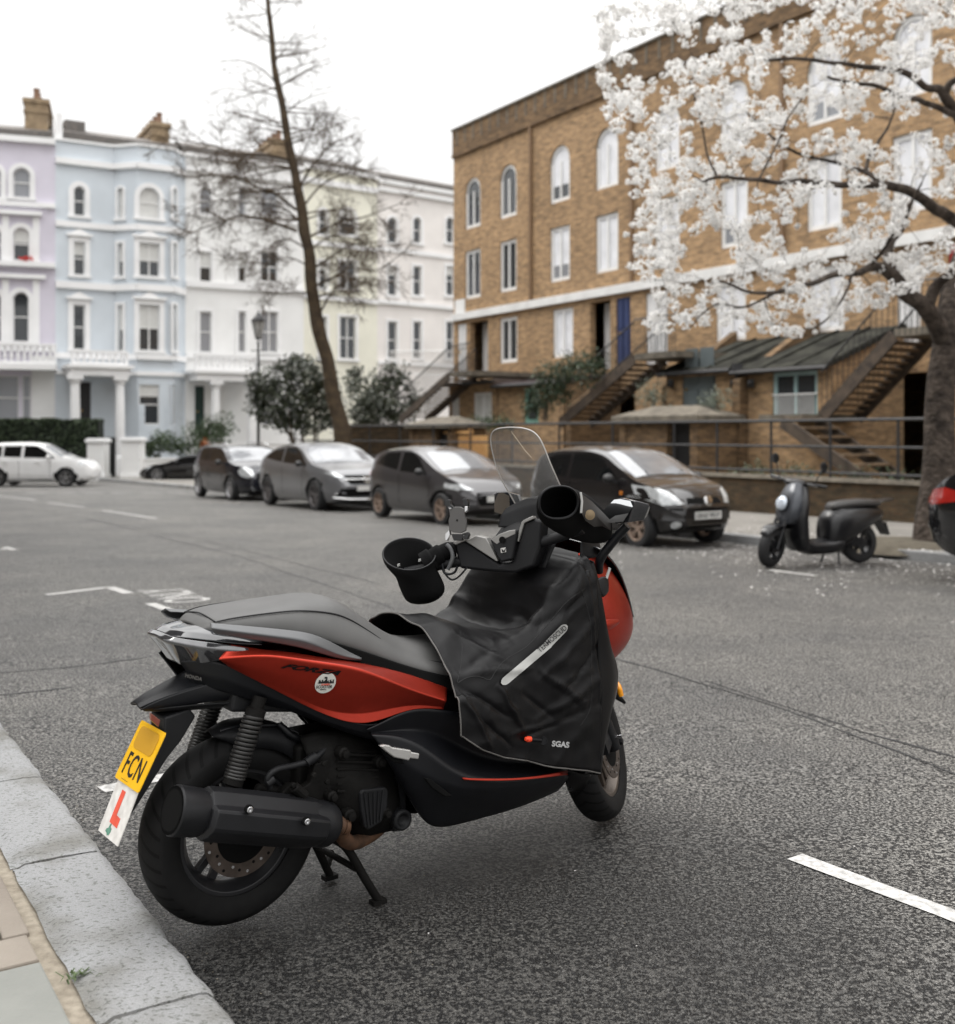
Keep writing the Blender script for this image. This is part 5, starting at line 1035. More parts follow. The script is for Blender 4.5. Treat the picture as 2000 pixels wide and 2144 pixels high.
# --- white SUV and black coupe on the crossing street
qx = (82 - 1000) / F * 41.9
def tig_extra(t, decal, A):
    doorlines((-.45, .72), .38, 1.02)(t, decal, A)
    decal('lower_cladding', [(-2.1, .2), (2.05, .2), (2.05, .30), (-2.1, .30)], *A['SR'], M_trimb, off=.005, sp=.12)
    decal('headlight', [(1.75, .86), (2.12, .80), (2.1, .92), (1.8, .98)], *A['SR'], M_lamp, off=.01)
    for x in (-.95, .25): 
        b = MB(); b.box((x, -.925, .97), (.2, .03, .035)); b.build('door_handle', M_w, t)
car('parked_car', 'white SUV parked side on in front of the dark hedge', 'suv', (qx, 41.95, g(41.9)), (1, .02), 4.43, 1.81,
    [(-2.215, .70), (-2.19, 1.05), (-2.1, 1.35), (-1.85, 1.60), (-1.4, 1.67), (-.3, 1.69), (.15, 1.66), (.45, 1.55), (1.05, 1.18), (1.25, 1.1), (1.9, .98), (2.1, .86), (2.2, .66), (2.215, .5)],
    [(-2.215, .9), (-1.6, 1.14), (1.1, 1.06), (1.8, .93), (2.215, .6)], 1.30, -1.30, .35, M_w, windows=[[(-1.72, 1.2), (-1.12, 1.15), (-1.12, 1.54), (-1.5, 1.50)], [(-1.04, 1.15), (-.38, 1.13), (-.38, 1.56), (-1.04, 1.55)], [(-.28, 1.12), (.92, 1.09), (.5, 1.38), (.2, 1.56), (-.28, 1.57)]],
    screen=[(1.1, -.72), (1.1, .72), (.8, .7), (.4, .62), (.4, -.62), (.8, -.7)], extra=tig_extra, mir=(.68, 1.15))
qx = (341 - 1000) / F * 47.6 + 1.33
def ast_extra(t, decal, A):
    decal('headlight', [(1.55, .66), (2.0, .56), (2.02, .64), (1.6, .74)], *A['SL'], M_lamp, off=.01); doorlines((.75,), .3, .8)(t, decal, A)
car('parked_car', 'low black sports coupe parked across the junction in front of the shrubs', 'sports car', (qx, 47.6, g(47.6)), (-1, 0), 4.40, 1.87,
    [(-2.2, .62), (-2.15, .90), (-1.9, .98), (-1.2, 1.15), (-.6, 1.25), (-.1, 1.25), (.25, 1.15), (.75, .92), (.95, .84), (1.6, .76), (2.0, .62), (2.17, .46), (2.2, .36)],
    [(-2.2, .8), (-1.4, .92), (.7, .80), (1.6, .70), (2.2, .38)], 1.33, -1.27, .335, M_bk, low=[(-2.2, .35), (-1.9, .18), (1.8, .15), (2.2, .22)],
    windows=[[(-1.2, .98), (.58, .87), (.2, 1.07), (-.1, 1.15), (-.7, 1.16)]], screen=[(.84, -.66), (.84, .66), (.5, .64), (.2, .58), (.2, -.58), (.5, -.64)], extra=ast_extra, mir=(.45, .9))
# ================================================================ small black scooter by the far kerb
pr, pf = Vector((4.76, 13.50)), Vector((3.62, 13.05)); hd = (pf - pr).normalized()
t = thing('motor_scooter', 'small black electric scooter with round white headlight parked by the far kerb', 'scooter', (pr.x, pr.y, g(13.3)), math.atan2(hd.y, hd.x)); WBs = (pf - pr).length; t.scale = (1.06, 1.06, 1.06)
M_sb = mat('satin_black_scooter', (.006, .006, .0075), .35, .1, var=.2, coat=.25); M_sg = mat('grey_front_shield', (.055, .06, .07), .35, .4, coat=.4)
RF = Matrix.Rotation(R(24), 3, Vector((-.38, 0, .92)).normalized()); RO = Vector((WBs + .12, 0, 0))
rf_ = lambda p: RO + RF @ (Vector(p) - RO)
def swheel(c, r, rot=None):
    mb = MB(); w = .11; mb.lathe([(-w / 2, r * .6), (-w * .48, r * .85), (-w * .3, r * .98), (0, r), (w * .3, r * .98), (w * .48, r * .85), (w / 2, r * .6)], (0, 0, 0), (0, 1, 0), 32, closed=True); o = mb.build('wheel', M_tyre, t, smooth=50); o.location = c
    if rot: o.rotation_euler = rot.to_euler()
    mb = MB(); mb.lathe([(-.04, r * .62), (.04, r * .62), (.04, r * .54), (-.04, r * .54)], (0, 0, 0), (0, 1, 0), 30, closed=True); mb.lathe([(-.05, .01), (-.05, r * .3), (.05, r * .3), (.05, .01)], (0, 0, 0), (0, 1, 0), 20)
    for k in range(6): a = math.pi * 2 * k / 6; mb.bar((0, 0, 0), (math.cos(a) * r * .56, 0, math.sin(a) * r * .56), .035, .03, up=(0, 1, 0))
    mb.build('rim', M_sb, o, smooth=40)
swheel((0, 0, .24), .24); swheel(rf_((WBs, 0, .24)), .24, RF)
def sloft(name, st, m, n=18, e=2.6, parent=None, rot=False, sm_=60):   # st: (x, z, half width, half height)
    mb = MB(); rr = []
    for x, z, hw, hh in st:
        r_ = []
        for j in range(n):
            a = 2 * math.pi * j / n; ca, sa = math.cos(a), math.sin(a); p = Vector((x, hw * math.copysign(abs(ca) ** (2 / e), ca), z + hh * math.copysign(abs(sa) ** (2 / e), sa))); r_.append(rf_(p) if rot else p)
        rr.append(r_)
    mb.loft(rr); return mb.build(name, m, parent or t, smooth=sm_)
def vloft(name, st, m, n=18, e=2.6, rot=False):                        # st: (z, x, half width, half depth)
    mb = MB(); rr = []
    for z, x, hw, hd_ in st:
        r_ = []
        for j in range(n):
            a = 2 * math.pi * j / n; ca, sa = math.cos(a), math.sin(a); p = Vector((x + hd_ * math.copysign(abs(ca) ** (2 / e), ca), hw * math.copysign(abs(sa) ** (2 / e), sa), z)); r_.append(rf_(p) if rot else p)
        rr.append(r_)
    mb.loft(rr); return mb.build(name, m, t, smooth=60)
sloft('body_shell', [(-.30, .58, .07, .05), (-.20, .57, .14, .10), (0, .53, .17, .15), (.2, .47, .18, .22), (.36, .43, .19, .25), (.47, .39, .17, .23), (.52, .36, .12, .18)], M_sb)
sloft('floorboard', [(.34, .26, .17, .10), (.5, .22, .18, .09), (.75, .22, .18, .09), (.92, .28, .17, .10)], M_sb)
sloft('seat', [(-.26, .70, .08, .03), (-.2, .705, .12, .045), (0, .71, .13, .05), (.2, .70, .13, .05), (.38, .68, .11, .05), (.44, .665, .07, .035)], mat('black_vinyl', (.035, .033, .032), .45, var=.2))
sloft('rear_rack', [(-.48, .745, .05, .012), (-.44, .745, .10, .014), (-.2, .715, .11, .014), (-.12, .71, .09, .012)], M_sb)
vloft('leg_shield', [(.20, .86, .17, .07), (.35, .90, .20, .08), (.55, .93, .22, .085), (.75, .90, .21, .08), (.88, .86, .15, .07), (.94, .84, .09, .05)], M_sb)
vloft('front_shield', [(.50, 1.0, .13, .09), (.58, 1.0, .18, .11), (.70, .98, .19, .11), (.84, .94, .16, .10), (.95, .91, .10, .07), (.98, .89, .05, .04)], M_sg)
sloft('front_mudguard', [(WBs - .24, .44, .05, .02), (WBs - .15, .47, .075, .03), (WBs, .475, .08, .03), (WBs + .12, .455, .075, .028), (WBs + .2, .40, .05, .02)], M_sb, rot=True)
mb = MB(); mb.lathe([(0, .088), (.02, .088), (.045, .06), (.05, .01)], (1.09, 0, .73), (1, 0, .25), 24); mb.build('headlight', mat('white_headlight', (.60, .66, .74), .12, .2, coat=1), t, smooth=50); mb = MB(); mb.lathe([(-.02, .10), (.01, .10), (.012, .088)], (1.085, 0, .73), (1, 0, .25), 24); mb.build('headlight_ring', M_sb, t, smooth=40)
for sd in (-1, 1):
    mb = MB(); mb.tube([rf_((WBs, sd * .07, .225)), rf_((WBs - .13, sd * .06, .55))], .02, 10); mb.build('fork_leg', M_sb, t, smooth=40)
sloft('handlebar_cover', [(.80, .95, .10, .03), (.86, .965, .15, .045), (.93, .96, .12, .04), (.97, .955, .05, .025)], M_sb, rot=True)
mb = MB(); mb.tube([rf_((.82, -.36, .97)), rf_((.86, -.15, .965)), rf_((.86, .15, .965)), rf_((.82, .36, .97))], .018, 10)
for sd in (-1, 1): mb.tube([rf_((.88, sd * .14, .97)), rf_((.92, sd * .30, .965))], .006, 6)
mb.build('handlebar', M_sb, t, smooth=40)
for sd in (-1, 1):
    mb = MB(); mb.tube([rf_((.86, sd * .22, .97)), rf_((.86, sd * .27, 1.10)), rf_((.85, sd * .30, 1.16))], .007, 6); mb.lathe([(-.012, .03), (-.008, .058), (.006, .062), (.012, .05), (.014, .01)], rf_((.85, sd * .31, 1.19)), (1, 0, 0), 18); mb.build('mirror', M_sb, t, smooth=40)
mb = MB(); mb.lathe([(0, .016), (.01, .014)], (.1, -.152, .60), (0, -1, 0), 10); mb.build('side_reflector', M_red, t); mb = MB(); mb.box((-.27, 0, .60), (.03, .12, .05)); mb.build('tail_light', M_red, t, bevel=.01)
mb = MB(); mb.box((-.36, 0, .40), (.02, .15, .16), M=Matrix.Rotation(R(20), 3, 'Y')); mb.bar((-.25, 0, .52), (-.38, 0, .34), .14, .03); mb.build('rear_mudguard', M_sb, t)
mb = MB(); mb.tube([(.38, -.10, .22), (.42, -.16, .01)], .012, 8); mb.tube([(.38, .10, .22), (.42, .16, .01)], .012, 8); mb.build('centre_stand', M_sb, t); mb = MB(); mb.bar((.05, -.1, .26), (.42, -.08, .28), .04, .08); mb.bar((.05, .1, .26), (.42, .08, .28), .04, .08); mb.build('swingarm', M_sb, t)
mb = MB(); mb.tube([(.30, -.165, .50), (.40, -.168, .46)], .008, 6); mb.build('side_badge', M_plate, t)
for px, py in (): pass
# ================================================================ trees
def branchpath(pts): return catmull2([W(*p) for p in pts], 6)
def catmull2(pts, n=6):
    out = []
    for i in range(len(pts) - 1):
        p0, p1, p2, p3 = pts[max(0, i - 1)], pts[i], pts[i + 1], pts[min(len(pts) - 1, i + 2)]
        for k in range(n): t = k / n; out.append(.5 * ((2 * p1) + (p2 - p0) * t + (2 * p0 - 5 * p1 + 4 * p2 - p3) * t * t + (3 * p1 - p0 - 3 * p2 + p3) * t ** 3))
    return out + [pts[-1]]
# ---- bare leaning tree
TY = 34.5; px2m = TY / F
t = thing('bare_tree', 'tall bare leaning tree with fine twigs and a few old brown catkins', 'tree', (W(722, 908, TY).x, TY, g(TY)))
TP = [(728, 985, 36), (721, 930, 36), (714, 895, 35), (696, 813, 31), (683, 750, 29), (671, 695, 28), (662, 640, 26), (655, 581, 25), (645, 525, 24), (636, 474, 23), (628, 420, 21), (620, 366, 19), (610, 315, 18), (601, 269, 16), (592, 225, 15), (582, 182, 14), (577, 150, 13), (571, 90, 11), (566, 40, 10), (561, -10, 9), (556, -90, 7), (550, -190, 5), (548, -290, 2)]
tp = catmull2([W(x, y, TY) for x, y, w in TP], 4); tr = list(np.interp(np.linspace(0, len(TP) - 1, len(tp)), range(len(TP)), [w / 2 * px2m for _, _, w in TP])); tp = [p + Vector((noise.noise(p * .9), noise.noise(p * .9 + Vector((5, 5, 5))), 0)) * .10 for p in tp]; tr = [r_ * (1 + .16 * noise.noise(p * 2.2)) for r_, p in zip(tr, tp)]; mb = MB(); mb.tube(tp, tr, 12); tw = MB(); rnd = random.Random(31)
def twigs(mb, path, r, depth, rnd, spread=.9, grav=-.05, dens=1.0, ln=1.0):
    n = len(path); Lg = sum((path[i + 1] - path[i]).length for i in range(n - 1))
    if depth == 0 or Lg < .12: return
    k = max(2, int(Lg * dens))
    for _ in range(k):
        f = rnd.uniform(.12, 1); i = min(n - 2, int(f * (n - 1))); p = path[i].lerp(path[i + 1], f * (n - 1) - i if f * (n - 1) - i <= 1 else 1); t_ = (path[i + 1] - path[i]).normalized()
        s_ = Vector((rnd.gauss(0, 1), rnd.gauss(0, 1), rnd.gauss(0, .8))); s_ = (s_ - t_ * s_.dot(t_)).normalized(); d = (t_ * rnd.uniform(.5, 1.1) + s_ * spread).normalized(); l_ = ln * rnd.uniform(.35, .9) * (1.15 - f * .6); q = [p]
        for j in range(4): d = (d + Vector((rnd.gauss(0, .10), rnd.gauss(0, .10), rnd.gauss(0, .09) + grav))).normalized(); q.append(q[-1] + d * l_ / 4)
        rr = max(.0075, r * .55); mb.tube(q, [rr, rr * .85, rr * .7, rr * .55, rr * .4], 4 if rr > .012 else 3, caps=False); twigs(mb, q, rr, depth - 1, rnd, spread, grav, dens * 1.75, ln * .55)
BR = [([(622, 484), (580, 468), (539, 457), (500, 452), (469, 463), (430, 475), (399, 490)], .055, 34), ([(621, 440), (575, 405), (540, 392), (500, 375), (460, 367), (410, 368), (376, 368)], .05, 33.5), ([(609, 335), (570, 326), (528, 322), (490, 320), (453, 306), (415, 300), (377, 292), (345, 292)], .05, 35), ([(600, 275), (575, 255), (545, 240), (510, 232), (470, 236)], .03, 35), ([(583, 180), (555, 150), (520, 130), (480, 126), (440, 140)], .026, 34), ([(572, 90), (545, 60), (515, 40), (480, 34)], .022, 35), ([(575, 130), (600, 100), (640, 80), (690, 60)], .02, 35),
    ([(624, 400), (645, 360), (668, 330), (700, 300), (748, 279)], .042, 34), ([(630, 440), (665, 395), (700, 372), (745, 360), (780, 355)], .04, 35), ([(640, 500), (680, 480), (720, 462), (760, 455), (800, 440), (842, 425)], .042, 34), ([(652, 565), (690, 540), (730, 515), (770, 508), (810, 505)], .04, 34.5), ([(656, 600), (700, 580), (735, 560), (790, 565), (842, 530)], .04, 33.5), ([(668, 660), (690, 620), (720, 590), (750, 580), (790, 585), (838, 592)], .036, 35), ([(666, 615), (620, 612), (580, 614), (550, 612)], .035, 34), ([(668, 620), (700, 613), (725, 614), (752, 640)], .035, 34),
    ([(640, 520), (600, 500), (560, 520), (520, 540), (480, 540)], .03, 33.5), ([(650, 560), (610, 540), (575, 548), (540, 570)], .028, 35), ([(612, 350), (640, 310), (660, 260), (680, 235)], .028, 35), ([(605, 300), (580, 300), (540, 290), (490, 270), (450, 250)], .026, 33.5), ([(595, 240), (625, 215), (660, 200), (705, 190)], .022, 34), ([(588, 205), (560, 195), (520, 190), (470, 185), (430, 200)], .024, 35.5), ([(636, 470), (600, 440), (570, 430), (520, 425), (470, 420), (420, 425), (385, 440)], .034, 35.5), ([(645, 530), (680, 500), (720, 490), (770, 480)], .03, 36)]
for pts, r0, Y in BR:
    n_ = len(pts); Z = [TY + (Y - TY) * (i / (n_ - 1)) * 1.6 for i in range(n_)]; path = catmull2([W(x, y, z) for (x, y), z in zip(pts, Z)], 4); k = len(path)
    mb.tube(path, [r0 * (1 - .75 * i / (k - 1)) for i in range(k)], 6); twigs(tw, path, r0 * .6, 3, rnd, .95, -.01, 4.6 if pts[0][1] > 300 else 2.0, 1.5)
for k in range(46):                                            # many fine branches along the whole leader
    f = rnd.uniform(.42, .97); i = min(len(tp) - 2, int(f * (len(tp) - 1))); p = tp[i]; sd_ = 1 if k % 2 else -1; L_ = rnd.uniform(1.4, 3.0) * (1.25 - f * .75); a_ = rnd.uniform(-.5, .5); d = Vector((sd_ * math.cos(a_), math.sin(a_) * 1.2, rnd.uniform(-.05, .45))).normalized(); q = [p]
    for j in range(7): d = (d + Vector((rnd.gauss(0, .07), rnd.gauss(0, .07), rnd.gauss(-.01, .06)))).normalized(); q.append(q[-1] + d * L_ / 7)
    mb2 = [max(.009, .032 * (1 - .7 * j / 7) * (1.2 - f * .6)) for j in range(8)]; tw.tube(q, mb2, 4, caps=False); twigs(tw, q, .014, 2, rnd, .9, 0, 4.5, 1.0)
M_trk = mat('mossy_trunk_bark', (.045, .034, .024), .9, vs=4, bump=1, bs=14, col2=(.10, .072, .045), bdist=.05, spec=.2)
wb(mb, 'trunk', M_trk, t, smooth=60); wb(tw, 'twigs', mat('thin_twigs', (.085, .06, .04), .9, var=.3, spec=.1), t)
# ---- flowering cherry
CY = 14.9
t = thing('cherry_tree', 'flowering cherry tree full of white blossom on the far pavement', 'tree', (W(1965, 1139, CY).x, CY, g(CY) + .05)); rnd = random.Random(77)
mb = MB(); skel = []
def limb(pts, n=5, seg=10):
    P = [W(x, y, Y) for x, y, Y, w in pts]; Rr = [w / 2 / F * Y for x, y, Y, w in pts]; path = catmull2(P, n); rad = list(np.interp(np.linspace(0, len(P) - 1, len(path)), range(len(P)), Rr))
    path = [p + Vector((noise.noise(p * 2.3), noise.noise(p * 2.3 + Vector((9, 0, 0))), noise.noise(p * 2.3 + Vector((0, 9, 0))))) * .05 * (1 if r_ < .12 else .4) for p, r_ in zip(path, rad)]
    mb.tube(path, rad, seg)
    for p, r_ in zip(path, rad): skel.append((p, r_))
limb([(1966, 1150, CY, 112), (1964, 1100, CY, 92), (1966, 1000, CY, 68), (1966, 900, CY, 60), (1970, 820, CY, 58), (1980, 740, CY, 58), (1989, 680, CY, 54), (2000, 610, CY + .1, 56), (2030, 520, CY + .3, 50), (2060, 430, CY + .4, 44), (2070, 300, CY + .3, 34), (2050, 180, CY, 24), (2040, 0, CY, 14)], seg=16)
limb([(1980, 720, CY, 44), (1955, 670, 14.7, 38), (1930, 640, 14.5, 36), (1895, 615, 14.3, 32), (1872, 585, 14.1, 29), (1850, 563, 13.9, 24), (1820, 566, 13.6, 17), (1780, 574, 13.3, 14), (1720, 582, 13.0, 12), (1660, 604, 12.7, 10), (1600, 612, 12.4, 8), (1545, 604, 12.2, 6), (1500, 590, 12, 4)])
limb([(1872, 585, 14.1, 26), (1862, 545, 14.2, 22), (1868, 505, 14.4, 18), (1890, 470, 14.6, 14), (1905, 420, 14.8, 10)]); limb([(1935, 645, 14.5, 28), (1960, 600, 14.4, 24), (1990, 575, 14.2, 18), (2040, 540, 14, 14)])
limb([(2062, 500, CY + .3, 34), (2005, 462, 14.6, 26), (1960, 435, 14.2, 24), (1925, 410, 13.9, 22), (1880, 392, 13.6, 19), (1840, 386, 13.3, 17), (1780, 385, 13.0, 14), (1700, 382, 12.7, 12), (1640, 378, 12.4, 10), (1560, 376, 12.1, 8), (1500, 372, 11.9, 7), (1470, 376, 11.8, 5)])
limb([(1840, 386, 13.3, 13), (1815, 360, 13.5, 10), (1770, 348, 13.7, 8), (1700, 330, 13.9, 7), (1620, 290, 14, 5), (1560, 235, 14.1, 3.5)]); limb([(1815, 360, 13.5, 10), (1822, 325, 13.6, 8), (1850, 285, 13.8, 6), (1870, 225, 14, 4)])
limb([(2070, 330, CY + .3, 30), (2030, 280, 14.6, 26), (2000, 235, 14.3, 23), (1975, 205, 14.1, 21), (1965, 190, 14, 18), (1940, 182, 13.8, 15), (1890, 150, 13.5, 13), (1820, 140, 13.2, 11), (1750, 132, 12.9, 9), (1640, 128, 12.6, 7), (1580, 122, 12.4, 5)])
limb([(1975, 205, 14.1, 17), (1985, 180, 14, 15), (2010, 160, 13.9, 12), (2060, 130, 13.7, 9)]); limb([(2000, 245, 14.3, 16), (1960, 225, 14, 13), (1900, 205, 13.6, 11), (1830, 182, 13.3, 9), (1770, 172, 13.1, 7), (1720, 152, 12.9, 5)]); limb([(1500, 372, 11.9, 5), (1485, 330, 11.9, 4.5), (1462, 240, 12, 4), (1440, 170, 12, 3)], seg=6)
limb([(1590, 378, 12.3, 5), (1620, 310, 12.4, 4), (1650, 250, 12.5, 3.5), (1690, 180, 12.6, 3)], seg=6); limb([(1640, 604, 12.6, 7), (1570, 640, 12.4, 5), (1500, 640, 12.2, 4), (1450, 690, 12, 3)], seg=6); limb([(1780, 574, 13.3, 7), (1768, 620, 13.2, 6), (1745, 655, 13.1, 5), (1710, 690, 13, 4)], seg=6)
limb([(1820, 566, 13.6, 8), (1860, 510, 13.4, 7), (1900, 440, 13.2, 5), (1930, 380, 13, 4)], seg=6)
M_cb = mat('cherry_bark', (.024, .019, .016), .85, vs=7, bump=1, bs=16, col2=(.10, .08, .066), bdist=.06, spec=.2); M_ctw = mat('cherry_twig', (.045, .032, .026), .8, var=.3)
wb(mb, 'trunk', M_cb, t, smooth=70)
poly = [(1300, 180), (1258, 165), (1265, 95), (1225, 40), (1290, 10), (1400, -20), (1500, -120), (2300, -160), (2300, 640), (2080, 660), (1960, 560), (1880, 650), (1800, 660), (1700, 700), (1560, 690), (1420, 690), (1310, 745), (1330, 690), (1370, 640), (1360, 590), (1300, 560), (1290, 500), (1340, 460), (1290, 420), (1330, 330), (1275, 260), (1250, 200)]
def inside(x, y):
    c = False; n = len(poly)
    for i in range(n):
        (x0, y0), (x1, y1) = poly[i], poly[(i + 1) % n]
        if (y0 > y) != (y1 > y) and x < (x1 - x0) * (y - y0) / (y1 - y0) + x0: c = not c
    return c
tg = []
while len(tg) < 1150:
    x, y = rnd.uniform(1220, 2300), rnd.uniform(-160, 750)
    if not inside(x, y): continue
    f = noise.noise(Vector((x / 95, y / 75, 3))) 
    if rnd.random() > .60 + f * 1.3: continue
    Y = rnd.uniform(11.3, 15.6) if x < 1700 else rnd.uniform(11.8, 16.6); tg.append(W(x, y, Y))
tw = MB(); nodes_ = [(p, r_) for p, r_ in skel if p.z > 1.9]; cl = []; NA = np.zeros((60000, 3)); NA[:len(nodes_)] = [tuple(p) for p, _ in nodes_]
def nearest(q): return nodes_[int(((NA[:len(nodes_)] - np.array(q)) ** 2).sum(1).argmin())]
tg.sort(key=lambda q: (nearest(q)[0] - q).length)
for q in tg:
    p, r_ = nearest(q); d = q - p; L_ = d.length
    if L_ < .12: cl.append(q); continue
    m_ = p.lerp(q, .5) + Vector((rnd.gauss(0, .06), rnd.gauss(0, .06), rnd.gauss(.04, .06))) * min(1.5, L_); path = catmull2([p, m_, q], 3); r0 = min(r_ * .7, .006 + .006 * L_); k = len(path)
    tw.tube(path, [max(.0028, r0 * (1 - .7 * i / (k - 1))) for i in range(k)], 4, caps=False)
    for i, a in enumerate(path[1:]): NA[len(nodes_)] = tuple(a); nodes_.append((a, .006))
    cl.append(q)
    for a in path[2:-1]:
        if rnd.random() < min(.75, L_ * .9): cl.append(a + Vector((rnd.gauss(0, .03), rnd.gauss(0, .03), rnd.gauss(0, .03))))
wb(tw, 'twigs', M_ctw, t, smooth=70)
M_blo = bpy.data.materials.new('cherry_petals'); nt, p_ = nodes(M_blo); p_.inputs['Base Color'].default_value = (.83, .83, .825, 1); p_.inputs['Roughness'].default_value = .75; p_.inputs['Subsurface Weight'].default_value = 0
trn = nt.nodes.new('ShaderNodeBsdfTranslucent'); trn.inputs[0].default_value = (.84, .83, .81, 1); mxs = nt.nodes.new('ShaderNodeMixShader'); mxs.inputs[0].default_value = .45
nt.links.new(p_.outputs[0], mxs.inputs[1]); nt.links.new(trn.outputs[0], mxs.inputs[2]); nt.links.new(mxs.outputs[0], nt.nodes['Material Output'].inputs[0])
V = []; Fc = []; V2 = []; F2 = []
for c in cl:
    big = rnd.uniform(.45, 1.5); nfl = int(21 * big); rr = .061 * big
    for _ in range(nfl):
        v = Vector((rnd.gauss(0, 1), rnd.gauss(0, 1), rnd.gauss(0, 1))).normalized(); o = c + Vector((v.x * rr * rnd.uniform(.7, 1.25), v.y * rr, v.z * rr * .85)) ; nrm = (v + Vector((rnd.gauss(0, .35), rnd.gauss(0, .35), rnd.gauss(0, .35)))).normalized(); x = nrm.orthogonal().normalized(); y = nrm.cross(x); s_ = rnd.uniform(.021, .030); a0 = rnd.random() * 6; n0 = len(V); V.append(o - nrm * s_ * .35)
        for k in range(10): a = a0 + math.pi * k / 5; q_ = s_ if k % 2 == 0 else s_ * .62; V.append(o + (x * math.cos(a) + y * math.sin(a)) * q_ + nrm * (s_ * .12 if k % 2 == 0 else 0))
        for k in range(5): a_, b_, c_ = n0 + 1 + (2 * k - 1) % 10, n0 + 1 + 2 * k, n0 + 1 + (2 * k + 1) % 10; Fc.append((n0, a_, b_, c_))
    for _ in range(2 if rnd.random() < .6 else 0):
        v = Vector((rnd.gauss(0, 1), rnd.gauss(0, 1), rnd.gauss(0, 1))).normalized(); o = c + v * rr * 1.1; x = v.orthogonal().normalized() * .022; y = v.cross(x) * .4; n0 = len(V2); V2 += [o - x, o - y, o + x, o + y]; F2.append((n0, n0 + 1, n0 + 2, n0 + 3))
mb = MB(); mb.add(V, Fc); wb(mb, 'blossom', M_blo, t); mb = MB(); mb.add(V2, F2); wb(mb, 'young_leaves', mat('bronze_young_leaf', (.10, .07, .02), .6, var=.3), t)
print('clusters', len(cl), 'faces', len(Fc))
# ================================================================ the red and black maxi scooter
TH = R(38.2); BX, BY = -.7285, 3.20; cT, sT = math.cos(TH), math.sin(TH)
CL = Vector(((-BX) * cT + (-BY) * sT, BX * sT - BY * cT, CH))               # lens position in scooter coordinates
def ray(px, py): a, b_ = (px - 1000) / F, -(py - HZ) / F; return Vector((a * cT + sT, -a * sT + cT, b_))
def BP(px, py, yb): d = ray(px, py); t = (yb - CL.y) / d.y; return CL + d * t          # point of the scooter's own plane y = yb
def BXp(px, py, xb): d = ray(px, py); t = (xb - CL.x) / d.x; return CL + d * t
bike = thing('motor_scooter', 'red and black maxi scooter with black leg cover, clear windscreen and yellow rear plate', 'scooter', (BX, BY, 0), TH)
SA = Vector((-.446, 0, .895)).normalized(); SO = Vector((1.6, 0, 0)); SM = Matrix.Rotation(R(35), 3, SA)
def srot(p): return SO + SM @ (Vector(p) - SO)
def sunr(p): return SO + SM.inverted() @ (Vector(p) - SO)
def SX(px, py, xs): c = sunr(CL); d = SM.inverted() @ ray(px, py); t = (xs - c.x) / d.x; return c + d * t
# materials
M_red_ = mat('matte_red_paint', (.37, .031, .016), .36, .8, var=.05, vs=60, coat=.08); M_seat = mat('seat_vinyl', (.078, .077, .075), .5, var=.12, vs=9, bump=.25, bs=420, bdist=.0008)
M_bp = mat('black_body_plastic', (.005, .0053, .0068), .42, spec=.32,  var=.15, vs=8, bump=.12, bs=300, bdist=.0008); M_bp2 = mat('grained_black_plastic', (.0072, .0074, .0085), .58, spec=.3,  var=.2, vs=12, bump=.25, bs=350, bdist=.001)
M_grab = mat('satin_grey_grab', (.10, .102, .105), .34, .3, var=.08); M_fab = mat('black_nylon_cover', (.0032, .0030, .0034), .42, var=.25, vs=5, bump=.12, bs=500, bdist=.0005, spec=.2)
M_neo = mat('black_neoprene', (.004, .004, .0042), .9, var=.2, bump=.2, bs=300, bdist=.001, spec=.15); M_eng = mat('oily_engine_metal', (.006, .0055, .005), .7, .15, spec=.18,  var=.35, vs=18, bump=.35, bs=70, bdist=.004)
M_ex = mat('dark_exhaust_shield', (.010, .0102, .0115), .48, .15, spec=.3,  var=.2, vs=9, bump=.12, bs=160, bdist=.001); M_rust = mat('rusty_header_pipe', (.03, .02, .013), .7, .3, vs=22, bump=.3, bs=60, col2=(.13, .062, .032), bdist=.002)
M_disc = mat('brake_disc_steel', (.11, .088, .075), .42, .8, var=.25, vs=30); M_bolt = mat('zinc_bolt', (.75, .75, .76), .25, 1); M_silver = mat('silver_footpeg', (.55, .54, .52), .35, .7)
M_gl = mat('smoked_glossy_plastic', (.02, .021, .024), .08, 0, var=.05, coat=1); M_lens = mat('smoked_clear_lens', (.05, .05, .053), .08, .35, var=.35, vs=25, coat=1); M_refl = mat('reflective_strip', (.40, .40, .385), .5, .2, var=.12, vs=14)
M_seam = mat('zip_stitching', (.085, .08, .075), .6); M_yel_ = mat('yellow_plate', (.78, .43, .012), .38, var=.06, vs=18); M_och = mat('ochre_patch', (.49, .255, .012), .6, var=.02)
M_lp = mat('worn_white_plate', (.52, .50, .47), .7, vs=30, detail=6, col2=(.72, .70, .67)); M_lred = mat('faded_red_letter', (.68, .09, .05), .6, var=.12, vs=30); M_lgr = mat('faded_green', (.09, .22, .16), .7, var=.3, vs=50)
M_rimf = mat('bronze_grey_rim', (.115, .095, .08), .42, .6, var=.15, vs=10); M_rimr = mat('black_rim', (.02, .02, .022), .4, .3, var=.2)
